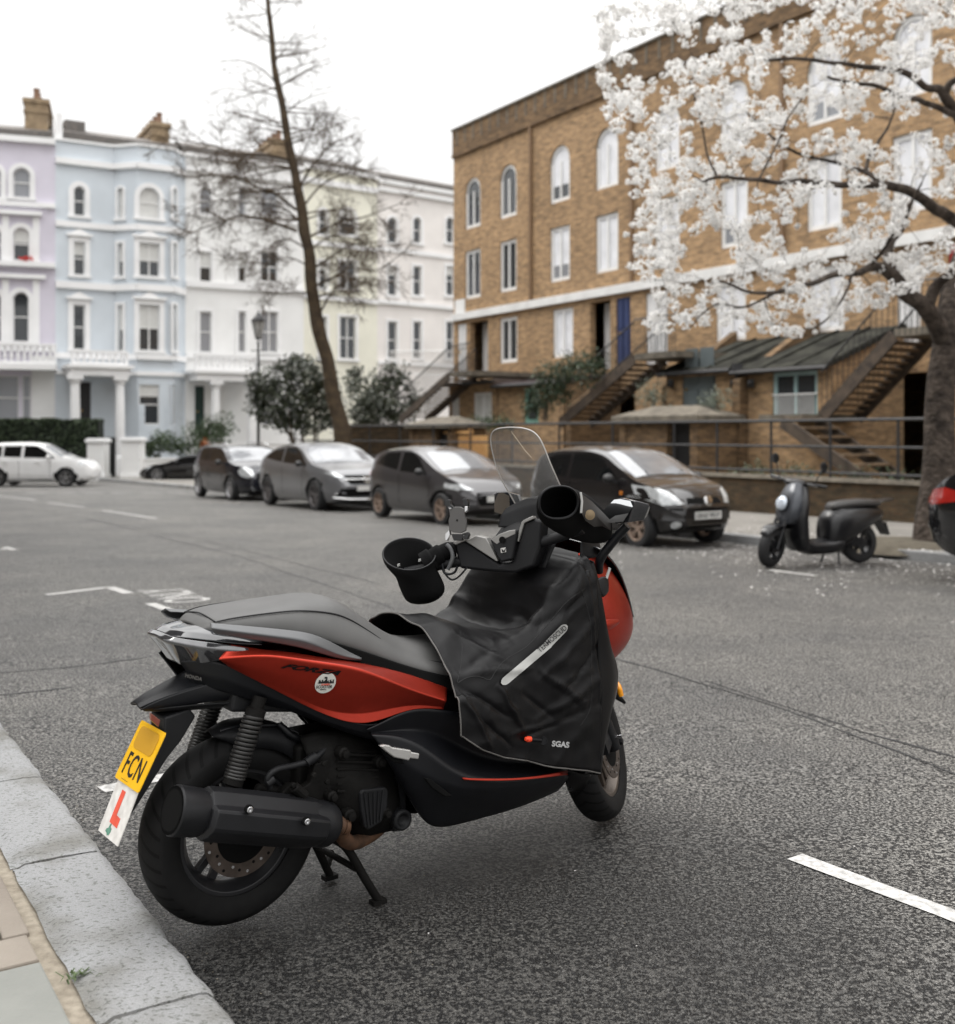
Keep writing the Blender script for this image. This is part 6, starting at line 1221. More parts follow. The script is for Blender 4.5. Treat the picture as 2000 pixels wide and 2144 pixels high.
def tyre_mat():
    m = bpy.data.materials.new('tread_rubber'); nt, p = nodes(m); N = nt.nodes.new; l = nt.links.new; t = N('ShaderNodeTexCoord'); s = N('ShaderNodeSeparateXYZ'); l(t.outputs['Object'], s.inputs[0])
    def mth(op, a=None, b_=None, c=None):
        n = N('ShaderNodeMath'); n.operation = op
        for i, v in enumerate((a, b_, c)):
            if v is None: continue
            if hasattr(v, 'is_output'): l(v, n.inputs[i])
            else: n.inputs[i].default_value = v
        return n.outputs[0]
    th = mth('ARCTAN2', s.outputs['X'], s.outputs['Z']); ay = mth('ABSOLUTE', s.outputs['Y']); ph = mth('MULTIPLY_ADD', ay, 95.0, mth('MULTIPLY', th, 34.0)); w = mth('SINE', ph); gr = mth('GREATER_THAN', w, .72)
    rr = mth('SQRT', mth('ADD', mth('MULTIPLY', s.outputs['X'], s.outputs['X']), mth('MULTIPLY', s.outputs['Z'], s.outputs['Z']))); on = mth('GREATER_THAN', rr, .246); k = mth('MULTIPLY', gr, on)
    n = N('ShaderNodeTexNoise'); n.inputs['Scale'].default_value = 30; l(t.outputs['Object'], n.inputs['Vector']); rp = N('ShaderNodeValToRGB'); rp.color_ramp.elements[0].color = (.0045, .0045, .005, 1); rp.color_ramp.elements[1].color = (.010, .0098, .0095, 1); l(n.outputs['Fac'], rp.inputs[0]); mk = N('ShaderNodeMix'); mk.data_type = 'RGBA'; mk.inputs[7].default_value = (.0015, .0015, .0015, 1); l(k, mk.inputs[0]); l(rp.outputs[0], mk.inputs[6]); l(mk.outputs[2], p.inputs['Base Color'])
    p.inputs['Roughness'].default_value = .72; p.inputs['Specular IOR Level'].default_value = .18; b = N('ShaderNodeBump'); b.invert = True; b.inputs['Strength'].default_value = 1; b.inputs['Distance'].default_value = .004; l(k, b.inputs['Height']); l(b.outputs[0], p.inputs['Normal']); return m
M_tread = tyre_mat()
# helpers: strip cage (rows of points, optional creases) -> subdivided shell
def mirP(p): return Vector((p[0], -p[1], p[2]))
def cage(name, rows, m, parent=None, crease=(), th=.004, lv=3, mirror=False, pix=True, close=False, endcrease=True, smooth=180):
    parent = parent or bike; P = [[(BP(*q) if pix else Vector(q)) for q in r_] for r_ in rows]; nr, nc = len(P), len(P[0]); out = None
    for sd in ((1, -1) if mirror else (1,)):
        vs = [(p if sd == 1 else mirP(p)) for r_ in P for p in r_]; fs = [(i * nc + j, i * nc + j + 1, (i + 1) * nc + j + 1, (i + 1) * nc + j) for i in range(nr - 1) for j in range(nc - 1)]
        if close: fs += [((nr - 1) * nc + j, (nr - 1) * nc + j + 1, j + 1, j) for j in range(nc - 1)]
        if sd == -1: fs = [f[::-1] for f in fs]
        me = bpy.data.meshes.new(name); me.from_pydata([tuple(v) for v in vs], [], fs); bm = bmesh.new(); bm.from_mesh(me); cl = bm.edges.layers.float.new('crease_edge'); bm.verts.ensure_lookup_table()
        vc = bm.verts.layers.float.new('crease_vert')
        for e in bm.edges:
            i, j = e.verts[0].index // nc, e.verts[1].index // nc
            if i == j and i in crease: e[cl] = 1.0 if not isinstance(crease, dict) else crease[i]
        for q in (0, nc - 1, (nr - 1) * nc, nr * nc - 1): bm.verts[q][vc] = 1.0
        bm.to_mesh(me); bm.free(); o = link(name, me, m, parent); me.polygons.foreach_set('use_smooth', [True] * len(me.polygons))
        s_ = o.modifiers.new('sub', 'SUBSURF'); s_.levels = s_.render_levels = lv
        if th: q = o.modifiers.new('solid', 'SOLIDIFY'); q.thickness = th; q.offset = 0
        if smooth < 180: pass
        out = out or o
    return out
def plate_prism(name, pts, yb, th, m, parent=None, mirror=False, bevel=.002, world=None):
    mb = MB(); P = [BP(x, y, yb) for x, y in pts]; mb.prism(P, (0, th, 0)); o = mb.build(name, m, parent or bike, bevel=bevel)
    if mirror:
        mb2 = MB(); mb2.prism([mirP(p) for p in P], (0, -th, 0)); mb2.build(name, m, parent or bike, bevel=bevel)
    return o
def catmull(pts, n=8):
    pts = [Vector(p) for p in pts]; out = []
    for i in range(len(pts) - 1):
        p0, p1, p2, p3 = pts[max(0, i - 1)], pts[i], pts[i + 1], pts[min(len(pts) - 1, i + 2)]
        for k in range(n):
            t = k / n; out.append(.5 * ((2 * p1) + (p2 - p0) * t + (2 * p0 - 5 * p1 + 4 * p2 - p3) * t * t + (3 * p1 - p0 - 3 * p2 + p3) * t ** 3))
    return out + [pts[-1]]
# ---- wheels
def moto_wheel(name, c, r, w, rimr, rimm, disc_side, rotm=None, spk=5, discr=.12, ph=.25, holes=26, label=None):
    mb = MB(); n = 72; prof = []
    for k in range(15):
        a = math.pi * (k / 14 - .5); prof.append((w * .5 * math.sin(a) * (1 if abs(a) < 1.2 else 1), r - (w * .36) * (1 - math.cos(a)) ** 1.0))
    prof = [(-w * .40, rimr)] + [(-w * .47, rimr + .018)] + prof[1:-1] + [(w * .47, rimr + .018), (w * .40, rimr)]
    mb.lathe(prof, (0, 0, 0), (0, 1, 0), n, closed=True); t = mb.build('wheel', M_tread, bike, smooth=50); t.location = c
    if rotm is not None: t.rotation_euler = rotm.to_euler()
    mb = MB(); h = w * .36
    mb.lathe([(-h, rimr + .002), (-h, rimr - .012), (-h + .02, rimr - .024), (-h + .035, rimr - .034), (h - .035, rimr - .034), (h - .02, rimr - .024), (h, rimr - .012), (h, rimr + .002)], (0, 0, 0), (0, 1, 0), n, closed=True)
    mb.lathe([(-.045, .001), (-.045, .04), (-.03, .05), (.03, .05), (.045, .04), (.045, .001)], (0, 0, 0), (0, 1, 0), 28)
    for k in range(spk):
        a = 2 * math.pi * k / spk + ph
        for d_ in (-.2, .2):
            p0 = Vector((math.cos(a + d_), 0, math.sin(a + d_))) * .042; p1 = Vector((math.cos(a + d_ * .9), 0, math.sin(a + d_ * .9))) * (rimr - .028); mb.bar(p0, p1, .022, .020, up=(0, 1, 0))
    mb.build('rim', rimm, t, smooth=35, bevel=.002)
    y = disc_side * (w * .5 + .004); mb = MB(); N = 60; a = Vector((0, disc_side, 0))
    mb.lathe([(0, discr * .67), (0, discr), (.004, discr), (.004, discr * .67)], (0, y, 0), (0, disc_side, 0), N, closed=True); d = mb.build('brake_disc', M_disc, t, smooth=30)
    mb = MB(); mb.lathe([(-.012, discr * .30), (0.0, discr * .68), (.004, discr * .66), (.006, discr * .3)], (0, y, 0), (0, disc_side, 0), 30); mb.build('disc_carrier', M_arch, d, smooth=30)
    mb = MB(); mb2 = MB()
    for k in range(holes):
        th = 2 * math.pi * k / holes; rr = discr * (.77 + .07 * (k % 3 - 1) + .06); p = Vector((math.cos(th) * rr, y, math.sin(th) * rr)); (mb if k % 2 else mb2).lathe([(.003, .0045), (.0047, .0045)], p, a, 10)
    mb.build('drill_holes', M_arch, d); mb2.build('rotor_studs', M_bolt, d)
    return t
moto_wheel('rear', (0, 0, .306), .276, .142, .182, M_rimr, -1, ph=2.83)
fw = moto_wheel('front', srot((1.51, 0, .275)), .275, .122, .192, M_rimf, -1, rotm=SM, discr=.128, ph=1.3)
# ---- rear suspension
def shock(top, bot, r=.0265):
    top, bot = Vector(top), Vector(bot); d = (top - bot); Lg = d.length; d.normalize(); x = d.orthogonal().normalized(); y = d.cross(x); mb = MB(); pts = []; turns = 16; n = turns * 14
    for k in range(n + 1):
        f = k / n; ff = f ** 1.15; a = 2 * math.pi * turns * f; pts.append(bot + d * (.05 + (Lg - .085) * ff) + (x * math.cos(a) + y * math.sin(a)) * r)
    mb.tube(pts, .0052, 6); s_ = mb.build('shock_spring', mat('black_spring', (.035, .034, .033), .38, .5, var=.2, vs=30), bike, smooth=60)
    mb = MB(); mb.lathe([(0, .016), (.03, .016), (.035, .029), (.05, .029), (.052, .016), (Lg * .45, .018), (Lg * .46, .009), (Lg - .04, .009), (Lg - .038, .029), (Lg - .018, .029), (Lg - .012, .02), (Lg + .02, .02)], bot, d, 20); mb.build('damper', M_eng, s_, smooth=35)
shock((.012, -.15, .70), (-.080, -.15, .452)); shock((.03, .15, .69), (-.06, .15, .46))
# ---- inner mudguard over the tyre
mb = MB(); rings = []
for k in range(25):
    th = R(104 - 84 * k / 24); r0 = .300 + .012 * math.sin(k / 24 * math.pi); tp = min(1, (k + .6) / 5)
    sec = [(-.082, -.062 * tp), (-.080, -.025 * tp), (-.066, -.004), (-.03, .006), (0, .009), (.03, .006), (.066, -.004), (.080, -.025 * tp), (.082, -.062 * tp)]
    rings.append([Vector(((r0 + b_) * math.cos(th), a * (tp * .7 + .3), .306 + (r0 + b_) * math.sin(th))) for a, b_ in sec])
mb.loft(rings, close=False, caps=False); o = mb.build('inner_mudguard', M_bp2, bike, smooth=60); s_ = o.modifiers.new('s', 'SOLIDIFY'); s_.thickness = .003
mb = MB(); mb.tube(catmull([BP(462, 1530, -.07), BP(500, 1521, -.075), BP(570, 1519, -.07), BP(585, 1516, -.06), BP(600, 1524, -.06), BP(625, 1535, -.07)]), .004, 6); mb.tube(catmull([BP(584, 1516, -.06), BP(600, 1530, -.075), BP(612, 1541, -.08), BP(640, 1552, -.08)]), .011, 8); mb.build('brake_hose', M_bp, bike, smooth=60)
# ---- exhaust
ea, eb = Vector((-.262, -.205, .468)), Vector((.245, -.185, .310)); ed = (eb - ea).normalized(); ez = Vector((0, 0, 1)); ez = (ez - ed * ez.dot(ed)).normalized(); ey = Vector((0, -1, 0)); ey = (ey - ed * ey.dot(ed)).normalized()
def ering(f, k, pr): c = ea.lerp(eb, f); return [c + ey * y * k + ez * z * k for y, z in pr]
rnd_ = [(math.cos(2 * math.pi * j / 24), math.sin(2 * math.pi * j / 24)) for j in range(24)]; crc = [(.063 * a, .068 * b_) for a, b_ in rnd_]
mb = MB(); mb.loft([ering(-.01, .93, crc), ering(0, .98, crc), ering(.13, .95, crc), ering(.16, .86, crc), ering(.8, .92, crc), ering(.9, .98, crc), ering(.95, .93, crc), ering(.985, .74, crc), ering(1.0, .4, crc)], caps=True); mb.f = mb.f[:-2] + [mb.f[-1]]; mb.m = mb.m[:len(mb.f)]
mf = mb.build('exhaust_silencer', M_ex, bike, smooth=32)
mb = MB(); mb.loft([ering(-.012, .93, crc), ering(-.012, .80, crc), ering(.03, .74, crc), ering(.06, .55, crc)]); mb.lathe([(0, .017), (.02, .017)], ea + ed * .028 - ey * .008 - ez * .012, -ed, 14); mb.build('tail_cap', M_arch, mf, smooth=30)
shp = [(-.050, .050), (-.010, .072), (.026, .066), (.050, .036), (.079, .030), (.083, .022), (.084, -.018), (.080, -.028), (.055, -.052), (.02, -.070), (-.035, -.062), (-.06, -.02)]
mb = MB(); mb.loft([ering(.150, .80, shp), ering(.165, .97, shp), ering(.2, 1.0, shp), ering(.62, 1.0, shp), ering(.80, .985, shp), ering(.865, .90, shp)]); sh = mb.build('heat_shield', M_ex, mf, smooth=18, bevel=.0018, seg=2)
for px, py in ((522, 1695), (642, 1720)):
    p = BP(px, py, -.287); mb = MB(); mb.lathe([(-.006, .0125), (.001, .0125), (.001, .009), (-.002, .0085)], p, (0, -1, 0), 20); mb.build('bolt_recess', M_arch, sh); mb = MB(); mb.lathe([(-.004, .0088), (.006, .0088), (.0068, .0075), (.0068, .004), (.003, .0035)], p, (0, -1, 0), 16); mb.build('bolt', M_bolt, sh, smooth=30)
mb = MB(); a0 = eb - ed * .02; hp = catmull([a0, a0 + ed * .05, BP(716, 1748, -.17), BP(728, 1762, -.15), BP(750, 1762, -.12), BP(785, 1742, -.08), BP(806, 1718, -.04), BP(818, 1690, 0)]); mb.tube(hp, .0225, 16)
for k in range(3): mb.lathe([(0, .026), (.007, .028), (.014, .026)], a0 + ed * (.012 + k * .017), ed, 18)
mb.build('header_pipe', M_rust, bike, smooth=50)
# ---- engine, transmission, hoses
def blk(name, c, d, m=M_eng, rot=0, bev=.012):
    mb = MB(); mb.box(c, d, M=Matrix.Rotation(rot, 3, 'Y')); return mb.build(name, m, bike, bevel=bev, seg=3, smooth=40)
cage('engine_case', [[(628, 1545, -.10), (660, 1530, -.12), (735, 1535, -.13), (790, 1560, -.13), (830, 1600, -.12)], [(640, 1575, -.135), (680, 1570, -.155), (735, 1580, -.165), (790, 1600, -.16), (830, 1640, -.14)],
    [(660, 1640, -.14), (700, 1632, -.17), (750, 1650, -.19), (800, 1650, -.185), (835, 1680, -.15)], [(672, 1690, -.13), (715, 1690, -.165), (760, 1715, -.18), (805, 1712, -.175), (835, 1715, -.14)], [(690, 1735, -.08), (730, 1750, -.10), (765, 1750, -.12), (800, 1740, -.12), (830, 1735, -.10)], [(690, 1735, .08), (730, 1750, .10), (765, 1750, .12), (800, 1740, .12), (830, 1735, .10)]], M_eng, crease={1: 1, 2: 1, 3: 1, 4: 1}, lv=2, th=.01)
rad = plate_prism('radiator_cover', [(754, 1661), (760, 1653), (808, 1648), (814, 1655), (812, 1690), (800, 1722), (773, 1739), (765, 1735), (757, 1700)], -.197, .03, M_bp2, bevel=.006)
mb = MB()
for k in range(5):
    f = .12 + .19 * k; a = Vector((757, 1662)).lerp(Vector((809, 1655)), f); b_ = Vector((768, 1733)).lerp(Vector((800, 1716)), f); mb.tube([BP(a.x, a.y, -.199), BP(b_.x, b_.y, -.199)], .0035, 6)
mb.build('cover_ribs', M_bp2, rad, smooth=60)
blk('engine_block', (.33, 0, .42), (.34, .22, .24)); blk('underseat_tub', (.28, 0, .70), (.66, .24, .15), M_bp2, R(9)); blk('frame_core', (.86, 0, .48), (.66, .34, .30), M_bp2); blk('swingarm', (.13, .12, .36), (.34, .07, .12), M_eng, R(8)); blk('swingarm', (.12, -.115, .40), (.22, .03, .05), M_eng, R(20))
mb = MB(); mb.tube(catmull([BP(565, 1650, -.16), BP(560, 1630, -.165), BP(578, 1612, -.165), BP(620, 1602, -.16), BP(655, 1590, -.16), BP(690, 1562, -.14), BP(730, 1545, -.12)]), .0095, 10)
for px, py in ((565, 1636), (648, 1592), (655, 1588)): mb.lathe([(-.012, .014), (.012, .014)], BP(px, py, -.163), (BP(px + 8, py - 6, -.163) - BP(px, py, -.163)), 12)
mb.build('coolant_hose', M_bp2, bike, smooth=50)
mb = MB(); mb.prism([BP(x, y, -.165) for x, y in ((585, 1668), (610, 1640), (632, 1652), (650, 1640), (660, 1600), (690, 1590), (700, 1640), (675, 1690))], (0, .03, 0)); mb.lathe([(0, .016), (.05, .016)], BP(615, 1648, -.19), (BP(625, 1655, -.19) - BP(608, 1641, -.19)), 12)
for px, py in ((629, 1661), (612, 1643), (683, 1636), (676, 1598), (655, 1622)): mb.lathe([(0, .009), (.012, .009)], BP(px, py, -.19), (0, -1, 0), 6)
mb.build('exhaust_bracket', M_eng, bike, bevel=.003)
mb = MB(); p = BP(833, 1712, -.15); mb.lathe([(0, .034), (.03, .034), (.035, .024), (.02, .012)], p, (0, -1, 0), 22); mb.bar(p + Vector((.01, .03, .13)), p + Vector((.012, .03, -.045)), .05, .05, up=(1, 0, 0)); mb.build('stand_pivot', M_bp2, bike, smooth=35, bevel=.004)
# caliper on the rear disc, hidden mostly
blk('brake_caliper', (.085, -.10, .36), (.07, .05, .09), M_eng)
# ---- centre stand
st = thing('x', None, None); bpy.data.objects.remove(st)
mb = MB(); zf = g(3.1)
for sd, path in ((-1, [(.30, -.10, .235), (.335, -.115, .19), (.385, -.122, .10), (.432, -.128, .02)]), (1, [(.30, .10, .235), (.325, .115, .19), (.37, .122, .10), (.41, .128, .02)])):
    mb.tube(catmull(path), .0135, 12)
    mb.bar((path[-1][0] - .024, path[-1][1], zf + .010), (path[-1][0] + .024, path[-1][1], zf + .010), .030, .014)
    if sd == 1: mb.tube([(.40, .128, .05), (.44, .17, .075)], .012, 8)
mb.tube([(.31, -.12, .225), (.31, .12, .225)], .018, 12); mb.tube([(.36, -.118, .13), (.355, .118, .13)], .010, 8); mb.build('centre_stand', M_eng, bike, smooth=50)
# ---- red side panels
T = [(484, 1350, -.160), (551, 1362, -.172), (610, 1366, -.18), (675, 1378, -.185), (760, 1389, -.19), (855, 1411, -.20), (936, 1441, -.212)]
L1 = [(458, 1380, -.178), (551, 1370, -.212), (610, 1378.5, -.226), (675, 1388, -.238), (760, 1399, -.252), (855, 1444, -.270), (934, 1468, -.266)]
Mr = [(468, 1386, -.174), (551, 1399, -.204), (610, 1423, -.214), (675, 1443, -.224), (760, 1452, -.240), (855, 1458, -.256), (931, 1474, -.254)]
L2 = [(474, 1390, -.166), (551, 1423, -.184), (610, 1452, -.193), (684, 1491, -.200), (768, 1496, -.214), (852, 1472, -.238), (929, 1480, -.242)]
Bt = [(478, 1394, -.160), (551, 1431, -.178), (610, 1462, -.188), (684, 1500, -.202), (768, 1525, -.222), (858, 1479, -.240), (928, 1485, -.242)]
rp = cage('side_panel', [T, L1, Mr, L2, Bt], M_red_, crease={1: .9, 3: .55}, mirror=True, lv=4, th=.004)
# ---- black lower body
cage('tail_under_cowl', [[(376, 1384, -.075), (461, 1380, -.160), (551, 1428, -.170), (610, 1458, -.182), (684, 1496, -.198), (768, 1522, -.216), (800, 1512, -.22)], [(390, 1404, -.07), (470, 1420, -.148), (551, 1452, -.163), (610, 1476, -.175), (684, 1512, -.192), (768, 1536, -.208), (800, 1530, -.21)], [(402, 1430, -.05), (480, 1452, -.12), (545, 1474, -.135), (610, 1488, -.145), (690, 1520, -.165), (768, 1548, -.19), (800, 1550, -.19)], [(402, 1425, 0), (480, 1440, -.03), (545, 1462, -.04), (610, 1478, -.05), (690, 1510, -.06), (768, 1540, -.06), (800, 1545, -.06)]], M_bp, crease={1: .8, 2: .5}, mirror=True)
cage('lower_fairing', [[(768, 1527, -.226), (800, 1513, -.232), (858, 1481, -.240), (930, 1486, -.244), (1000, 1500, -.25), (1100, 1540, -.25), (1200, 1560, -.24)],
    [(775, 1534, -.222), (815, 1532, -.218), (872, 1525, -.212), (930, 1545, -.20), (1000, 1590, -.20), (1100, 1602, -.20), (1195, 1596, -.20)],
    [(779, 1540, -.245), (835, 1541, -.258), (888, 1566, -.274), (930, 1603, -.288), (985, 1636, -.292), (1090, 1637, -.286), (1192, 1618, -.25)],
    [(790, 1554, -.247), (836, 1590, -.264), (884, 1622, -.274), (932, 1643, -.284), (985, 1654, -.286), (1090, 1648, -.278), (1190, 1626, -.245)],
    [(800, 1572, -.236), (846, 1634, -.245), (884, 1668, -.252), (934, 1676, -.256), (987, 1681, -.258), (1088, 1672, -.248), (1182, 1640, -.225)],
    [(822, 1608, -.20), (864, 1684, -.20), (896, 1732, -.20), (938, 1731, -.20), (1000, 1714, -.20), (1090, 1690, -.19), (1166, 1656, -.17)],
    [(822, 1608, -.06), (864, 1684, -.06), (896, 1732, -.08), (938, 1731, -.08), (1000, 1714, -.08), (1090, 1690, -.07), (1166, 1656, -.05)]], M_bp, crease={1: .5, 2: .9, 3: .6, 5: .6}, mirror=True, lv=3, th=.005)
cage('trim_stripe', [[(968, 1629, -.294), (1030, 1631, -.294), (1110, 1629, -.288), (1188, 1613, -.252)], [(972, 1633, -.297), (1030, 1636, -.297), (1110, 1633, -.291), (1191, 1622, -.254)]], M_red_, mirror=True, th=.003, lv=2)
plate_prism('footpeg_recess', [(862, 1567), (886, 1572), (885, 1600), (874, 1606), (824, 1596), (806, 1577), (800, 1563)], -.2665, .012, M_arch, mirror=True, bevel=.003)
plate_prism('passenger_footpeg', [(796, 1562.5), (805, 1559.6), (816, 1561), (822, 1565), (861, 1571), (862, 1575), (879, 1578), (877, 1590), (859, 1588), (857, 1593), (826, 1586), (811, 1575)], -.279, .014, M_silver, mirror=True, bevel=.004)
plate_prism('vent_slot', [(889, 1629), (900, 1630), (925, 1648), (947, 1666), (944, 1669), (932, 1668), (905, 1650)], -.281, .010, M_arch, mirror=True, bevel=.003)
# ---- tail: lamp unit, glossy cowl, fender, plates
def symrow(r_): P = [BP(*q) for q in r_]; return [mirP(p) for p in P[:0:-1]] + P
cage('tail_lamp', [symrow(r_) for r_ in ([(338, 1323, 0), (352, 1333, -.07), (400, 1342, -.122), (455, 1348, -.158), (519, 1358, -.172)], [(325, 1328, 0), (337, 1341, -.062), (398, 1352, -.135), (455, 1361, -.168), (521, 1365, -.178)], [(345, 1350, 0), (356, 1360, -.058), (405, 1368, -.125), (452, 1370, -.16), (512, 1369, -.174)], [(368, 1384, 0), (376, 1390, -.05), (410, 1392, -.10), (450, 1384, -.145), (486, 1374, -.166)])], M_lens, crease={0: 1, 1: .85}, pix=False, th=.006)
cage('lamp_insert', [symrow(r_) for r_ in ([(372, 1352, -.0), (376, 1356, -.05), (420, 1362, -.115), (455, 1366, -.15), (500, 1368, -.17)], [(372, 1378, 0), (384, 1384, -.05), (412, 1388, -.097), (450, 1382, -.143), (486, 1374, -.165)])], M_arch, pix=False, th=.004, lv=2)
cage('tail_cowl', [symrow(r_) for r_ in ([(340, 1324, 0), (358, 1334, -.072), (415, 1338, -.125), (490, 1349, -.160), (549, 1350, -.165)], [(352, 1317, 0), (372, 1320, -.064), (425, 1327, -.115), (490, 1340, -.15), (549, 1348, -.158)], [(400, 1305, 0), (412, 1308, -.055), (445, 1316, -.10), (500, 1330, -.135), (549, 1344, -.15)], [(450, 1300, 0), (455, 1303, -.05), (475, 1310, -.09), (510, 1325, -.12), (549, 1340, -.14)])], M_gl, crease={0: 1, 1: .6}, pix=False, th=.004)
cage('mudguard', [symrow(r_) for r_ in ([(398, 1403, 0), (420, 1412, -.045), (452, 1428, -.085)], [(345, 1434, 0), (358, 1441, -.036), (376, 1450, -.064)], [(300, 1459, 0), (305, 1464, -.022), (312, 1474, -.040)], [(284, 1473, 0), (286, 1476, -.018), (292, 1484, -.032)])], M_bp, crease={3: 1}, pix=False, th=.006)
cage('mudguard_flank', [[(455, 1425, -.09), (515, 1455, -.12), (560, 1468, -.13)], [(376, 1450, -.066), (430, 1455, -.08), (515, 1460, -.10)], [(312, 1474, -.042), (350, 1476, -.055), (400, 1472, -.065)], [(294, 1486, -.034), (320, 1487, -.035), (400, 1480, -.05)]], M_bp, mirror=True, th=.004, crease={0: 1})
cage('mudguard_underside', [[(513, 1470, -.11), (420, 1474, -.075), (350, 1482, -.05), (300, 1487, -.03)], [(500, 1478, -.06), (420, 1484, -.05), (350, 1490, -.04), (300, 1488, -.02)], [(500, 1478, .06), (420, 1484, .05), (350, 1490, .04), (300, 1488, .02)]], M_bp2, th=.004)
hold = MB(); prof = [(-.225, .676), (-.150, .690)] + [(BP(x_, y_, -.05).x, BP(x_, y_, -.05).z) for x_, y_ in ((411, 1500), (379, 1553), (351, 1588), (293, 1680), (272, 1712))] + [(-.335, .42), (-.300, .492), (-.226, .640)]
for a in (0,): hold.prism([Vector((x, -.050, z)) for x, z in prof], (0, .10, 0))
hold.build('plate_holder', M_bp2, bike, bevel=.008, seg=3, smooth=30)
def tilted(name, c0, c1, hw, m, off, th=.002, r_=.012):              # plate from top centre c0 to bottom centre c1
    c0, c1 = Vector(c0), Vector(c1); u = (c0 - c1).normalized(); Lh = (c0 - c1).length; n = Vector((0, -1, 0)).cross(u).normalized()
    if n.x > 0: n = -n
    pts = []
    for cx, cz, a0 in ((hw - r_, Lh - r_, 0), (-hw + r_, Lh - r_, 90), (-hw + r_, r_, 180), (hw - r_, r_, 270)):
        for k in range(5): a = R(a0 + k * 22.5); pts.append(c1 + Vector((0, -(cx + r_ * math.cos(a)), 0)) + u * (cz + r_ * math.sin(a)) + n * off)
    mb = MB(); mb.prism(pts, n * th); return mb.build(name, m, bike), u, n
c0, c1 = (-.233, 0, .642), (-.3115, 0, .492)
pla, pu, pn = tilted('number_plate', c0, c1, .0895, M_yel_, .002, .0025, .008)
mb, _, _ = tilted('plate_patch', Vector(c0) - pu * .012, Vector(c0) - pu * .075, .069, M_och, .0055, .0006, .018); mb.parent = pla
Mpl = basis(Vector((0, -1, 0)), pu, pn)
text_mesh('plate_text', 'F C N'.replace(' ', '\u200a'), .088, Vector(c1) + pu * .048 + pn * .0055, Mpl, M_black, pla, bold=.0006, sx=.70)
mb = MB()
for k in range(11): mb.box(Vector(c1) + pu * .0085 + pn * .0055 + Vector((0, .045 - k * .0045, 0)), (.0004, .0034, .0012))
mb.build('plate_small_print', M_black, pla)
lc0, lc1 = (-.309, 0, .497), (-.3675, 0, .358)
lpl, lu, ln = tilted('learner_plate', lc0, lc1, .076, M_lp, -.003, .002, .002)
ML = basis(Vector((0, -1, 0)), lu, ln); lc = Vector(lc1)
def onl(pts, nm, m, off=.0006): mb = MB(); mb.prism([lc + Vector((0, -a, 0)) + lu * b_ + ln * (off - .001) for a, b_ in pts], ln * .0006); mb.build(nm, m, lpl)
onl([(-.022, .128), (.004, .128), (.002, .064), (.032, .062), (.033, .036), (-.026, .038)], 'letter', M_lred)
onl([(-.030, .012), (-.028, .019), (-.018, .024), (-.016, .033), (-.007, .040), (-.008, .029), (.002, .026), (.004, .018), (-.002, .008), (-.012, .005), (-.018, .010)], 'green_mark', M_lgr)
rf = plate_prism('rear_reflector', [(316, 1493), (336, 1508), (333, 1523), (316, 1508)], -.055, .012, mat('dark_red_reflector', (.16, .035, .02), .3, coat=.6), bevel=.002)
text_mesh('maker_lettering', 'HONDA', .014, BP(404, 1418, -.085) + Vector((0, -.004, 0)), basis(Vector((.86, -.42, -.28)).normalized(), Vector((.2, -.1, .97)).normalized(), Vector((-.42, -.9, .1)).normalized()), M_seam, bike, sx=.9, bold=.0004)
# ---- seat
for j_, (cx_, cz_, r_) in enumerate(((.27, .52, .018), (.40, .47, .018), (.23, .40, .016), (.29, .33, .02), (.42, .31, .016))):
    mb = MB(); mb.lathe([(0, r_), (.03, r_), (.034, r_ * .7), (.045, r_ * .65), (.047, .002)], (cx_, -.165, cz_), (0, -1, 0), 14); mb.build('case_bolt', M_eng, bike, smooth=30)
mb = MB()
for k in range(6): mb.box((.33, -.13, .50 - k * .022), (.15, .10, .008), M=Matrix.Rotation(R(12), 3, 'Y'))
mb.box((.33, -.11, .44), (.13, .10, .14), M=Matrix.Rotation(R(12), 3, 'Y')); mb.build('cooling_fins', M_eng, bike, bevel=.002)
xs_ = [-.135, -.10, -.05, .05, .15, .25, .32, .40, .48, .56, .66, .80]
zc_ = [.925, .946, .953, .958, .966, .974, .962, .905, .845, .805, .785, .785]; zs_ = [.915, .936, .944, .948, .946, .930, .905, .855, .798, .760, .730, .705]
zb_ = [.905, .905, .900, .895, .882, .850, .825, .790, .752, .722, .690, .66]; hw_ = [.07, .105, .120, .128, .130, .130, .130, .132, .137, .146, .150, .13]; hb_ = [.07, .115, .135, .150, .158, .165, .168, .172, .178, .182, .185, .16]
rings = []
for x, c_, s_, b_, h_, k_ in zip(xs_, zc_, zs_, zb_, hw_, hb_):
    half = [(0, c_), (h_ * .5, c_ - .001), (h_ * .86, s_ + (c_ - s_) * .55), (h_, s_), (h_ + (k_ - h_) * .5 + .006, (s_ + b_) / 2 + .006), (k_, b_ + .004), (k_ * .93, b_ - .012)]
    rings.append([(x, -y, z) for y, z in half[::-1]] + [(x, y, z) for y, z in half[1:]])
se = cage('seat', rings, M_seat, crease={}, th=.006, pix=False, lv=3)
seam = MB()
for sd in (1, -1): seam.tube(catmull([(x, sd * (h_ + .003), s_ + .002) for x, s_, h_ in zip(xs_[1:], zs_[1:], hw_[1:])]), .0022, 5)
seam.tube(catmull([(-.10, y, .950 - abs(y) * .1) for y in (-.105, 0, .105)]), .0022, 5); seam.build('seat_seam', M_bp2, se, smooth=60)
cage('seat_base', [[(-.13, -.11, .905), (.1, -.152, .895), (.25, -.166, .850), (.4, -.172, .790), (.56, -.184, .722), (.75, -.18, .668)], [(-.125, -.10, .88), (.1, -.148, .865), (.25, -.165, .812), (.4, -.178, .745), (.56, -.195, .68), (.75, -.20, .62)]], M_arch, mirror=True, pix=False, th=.004)
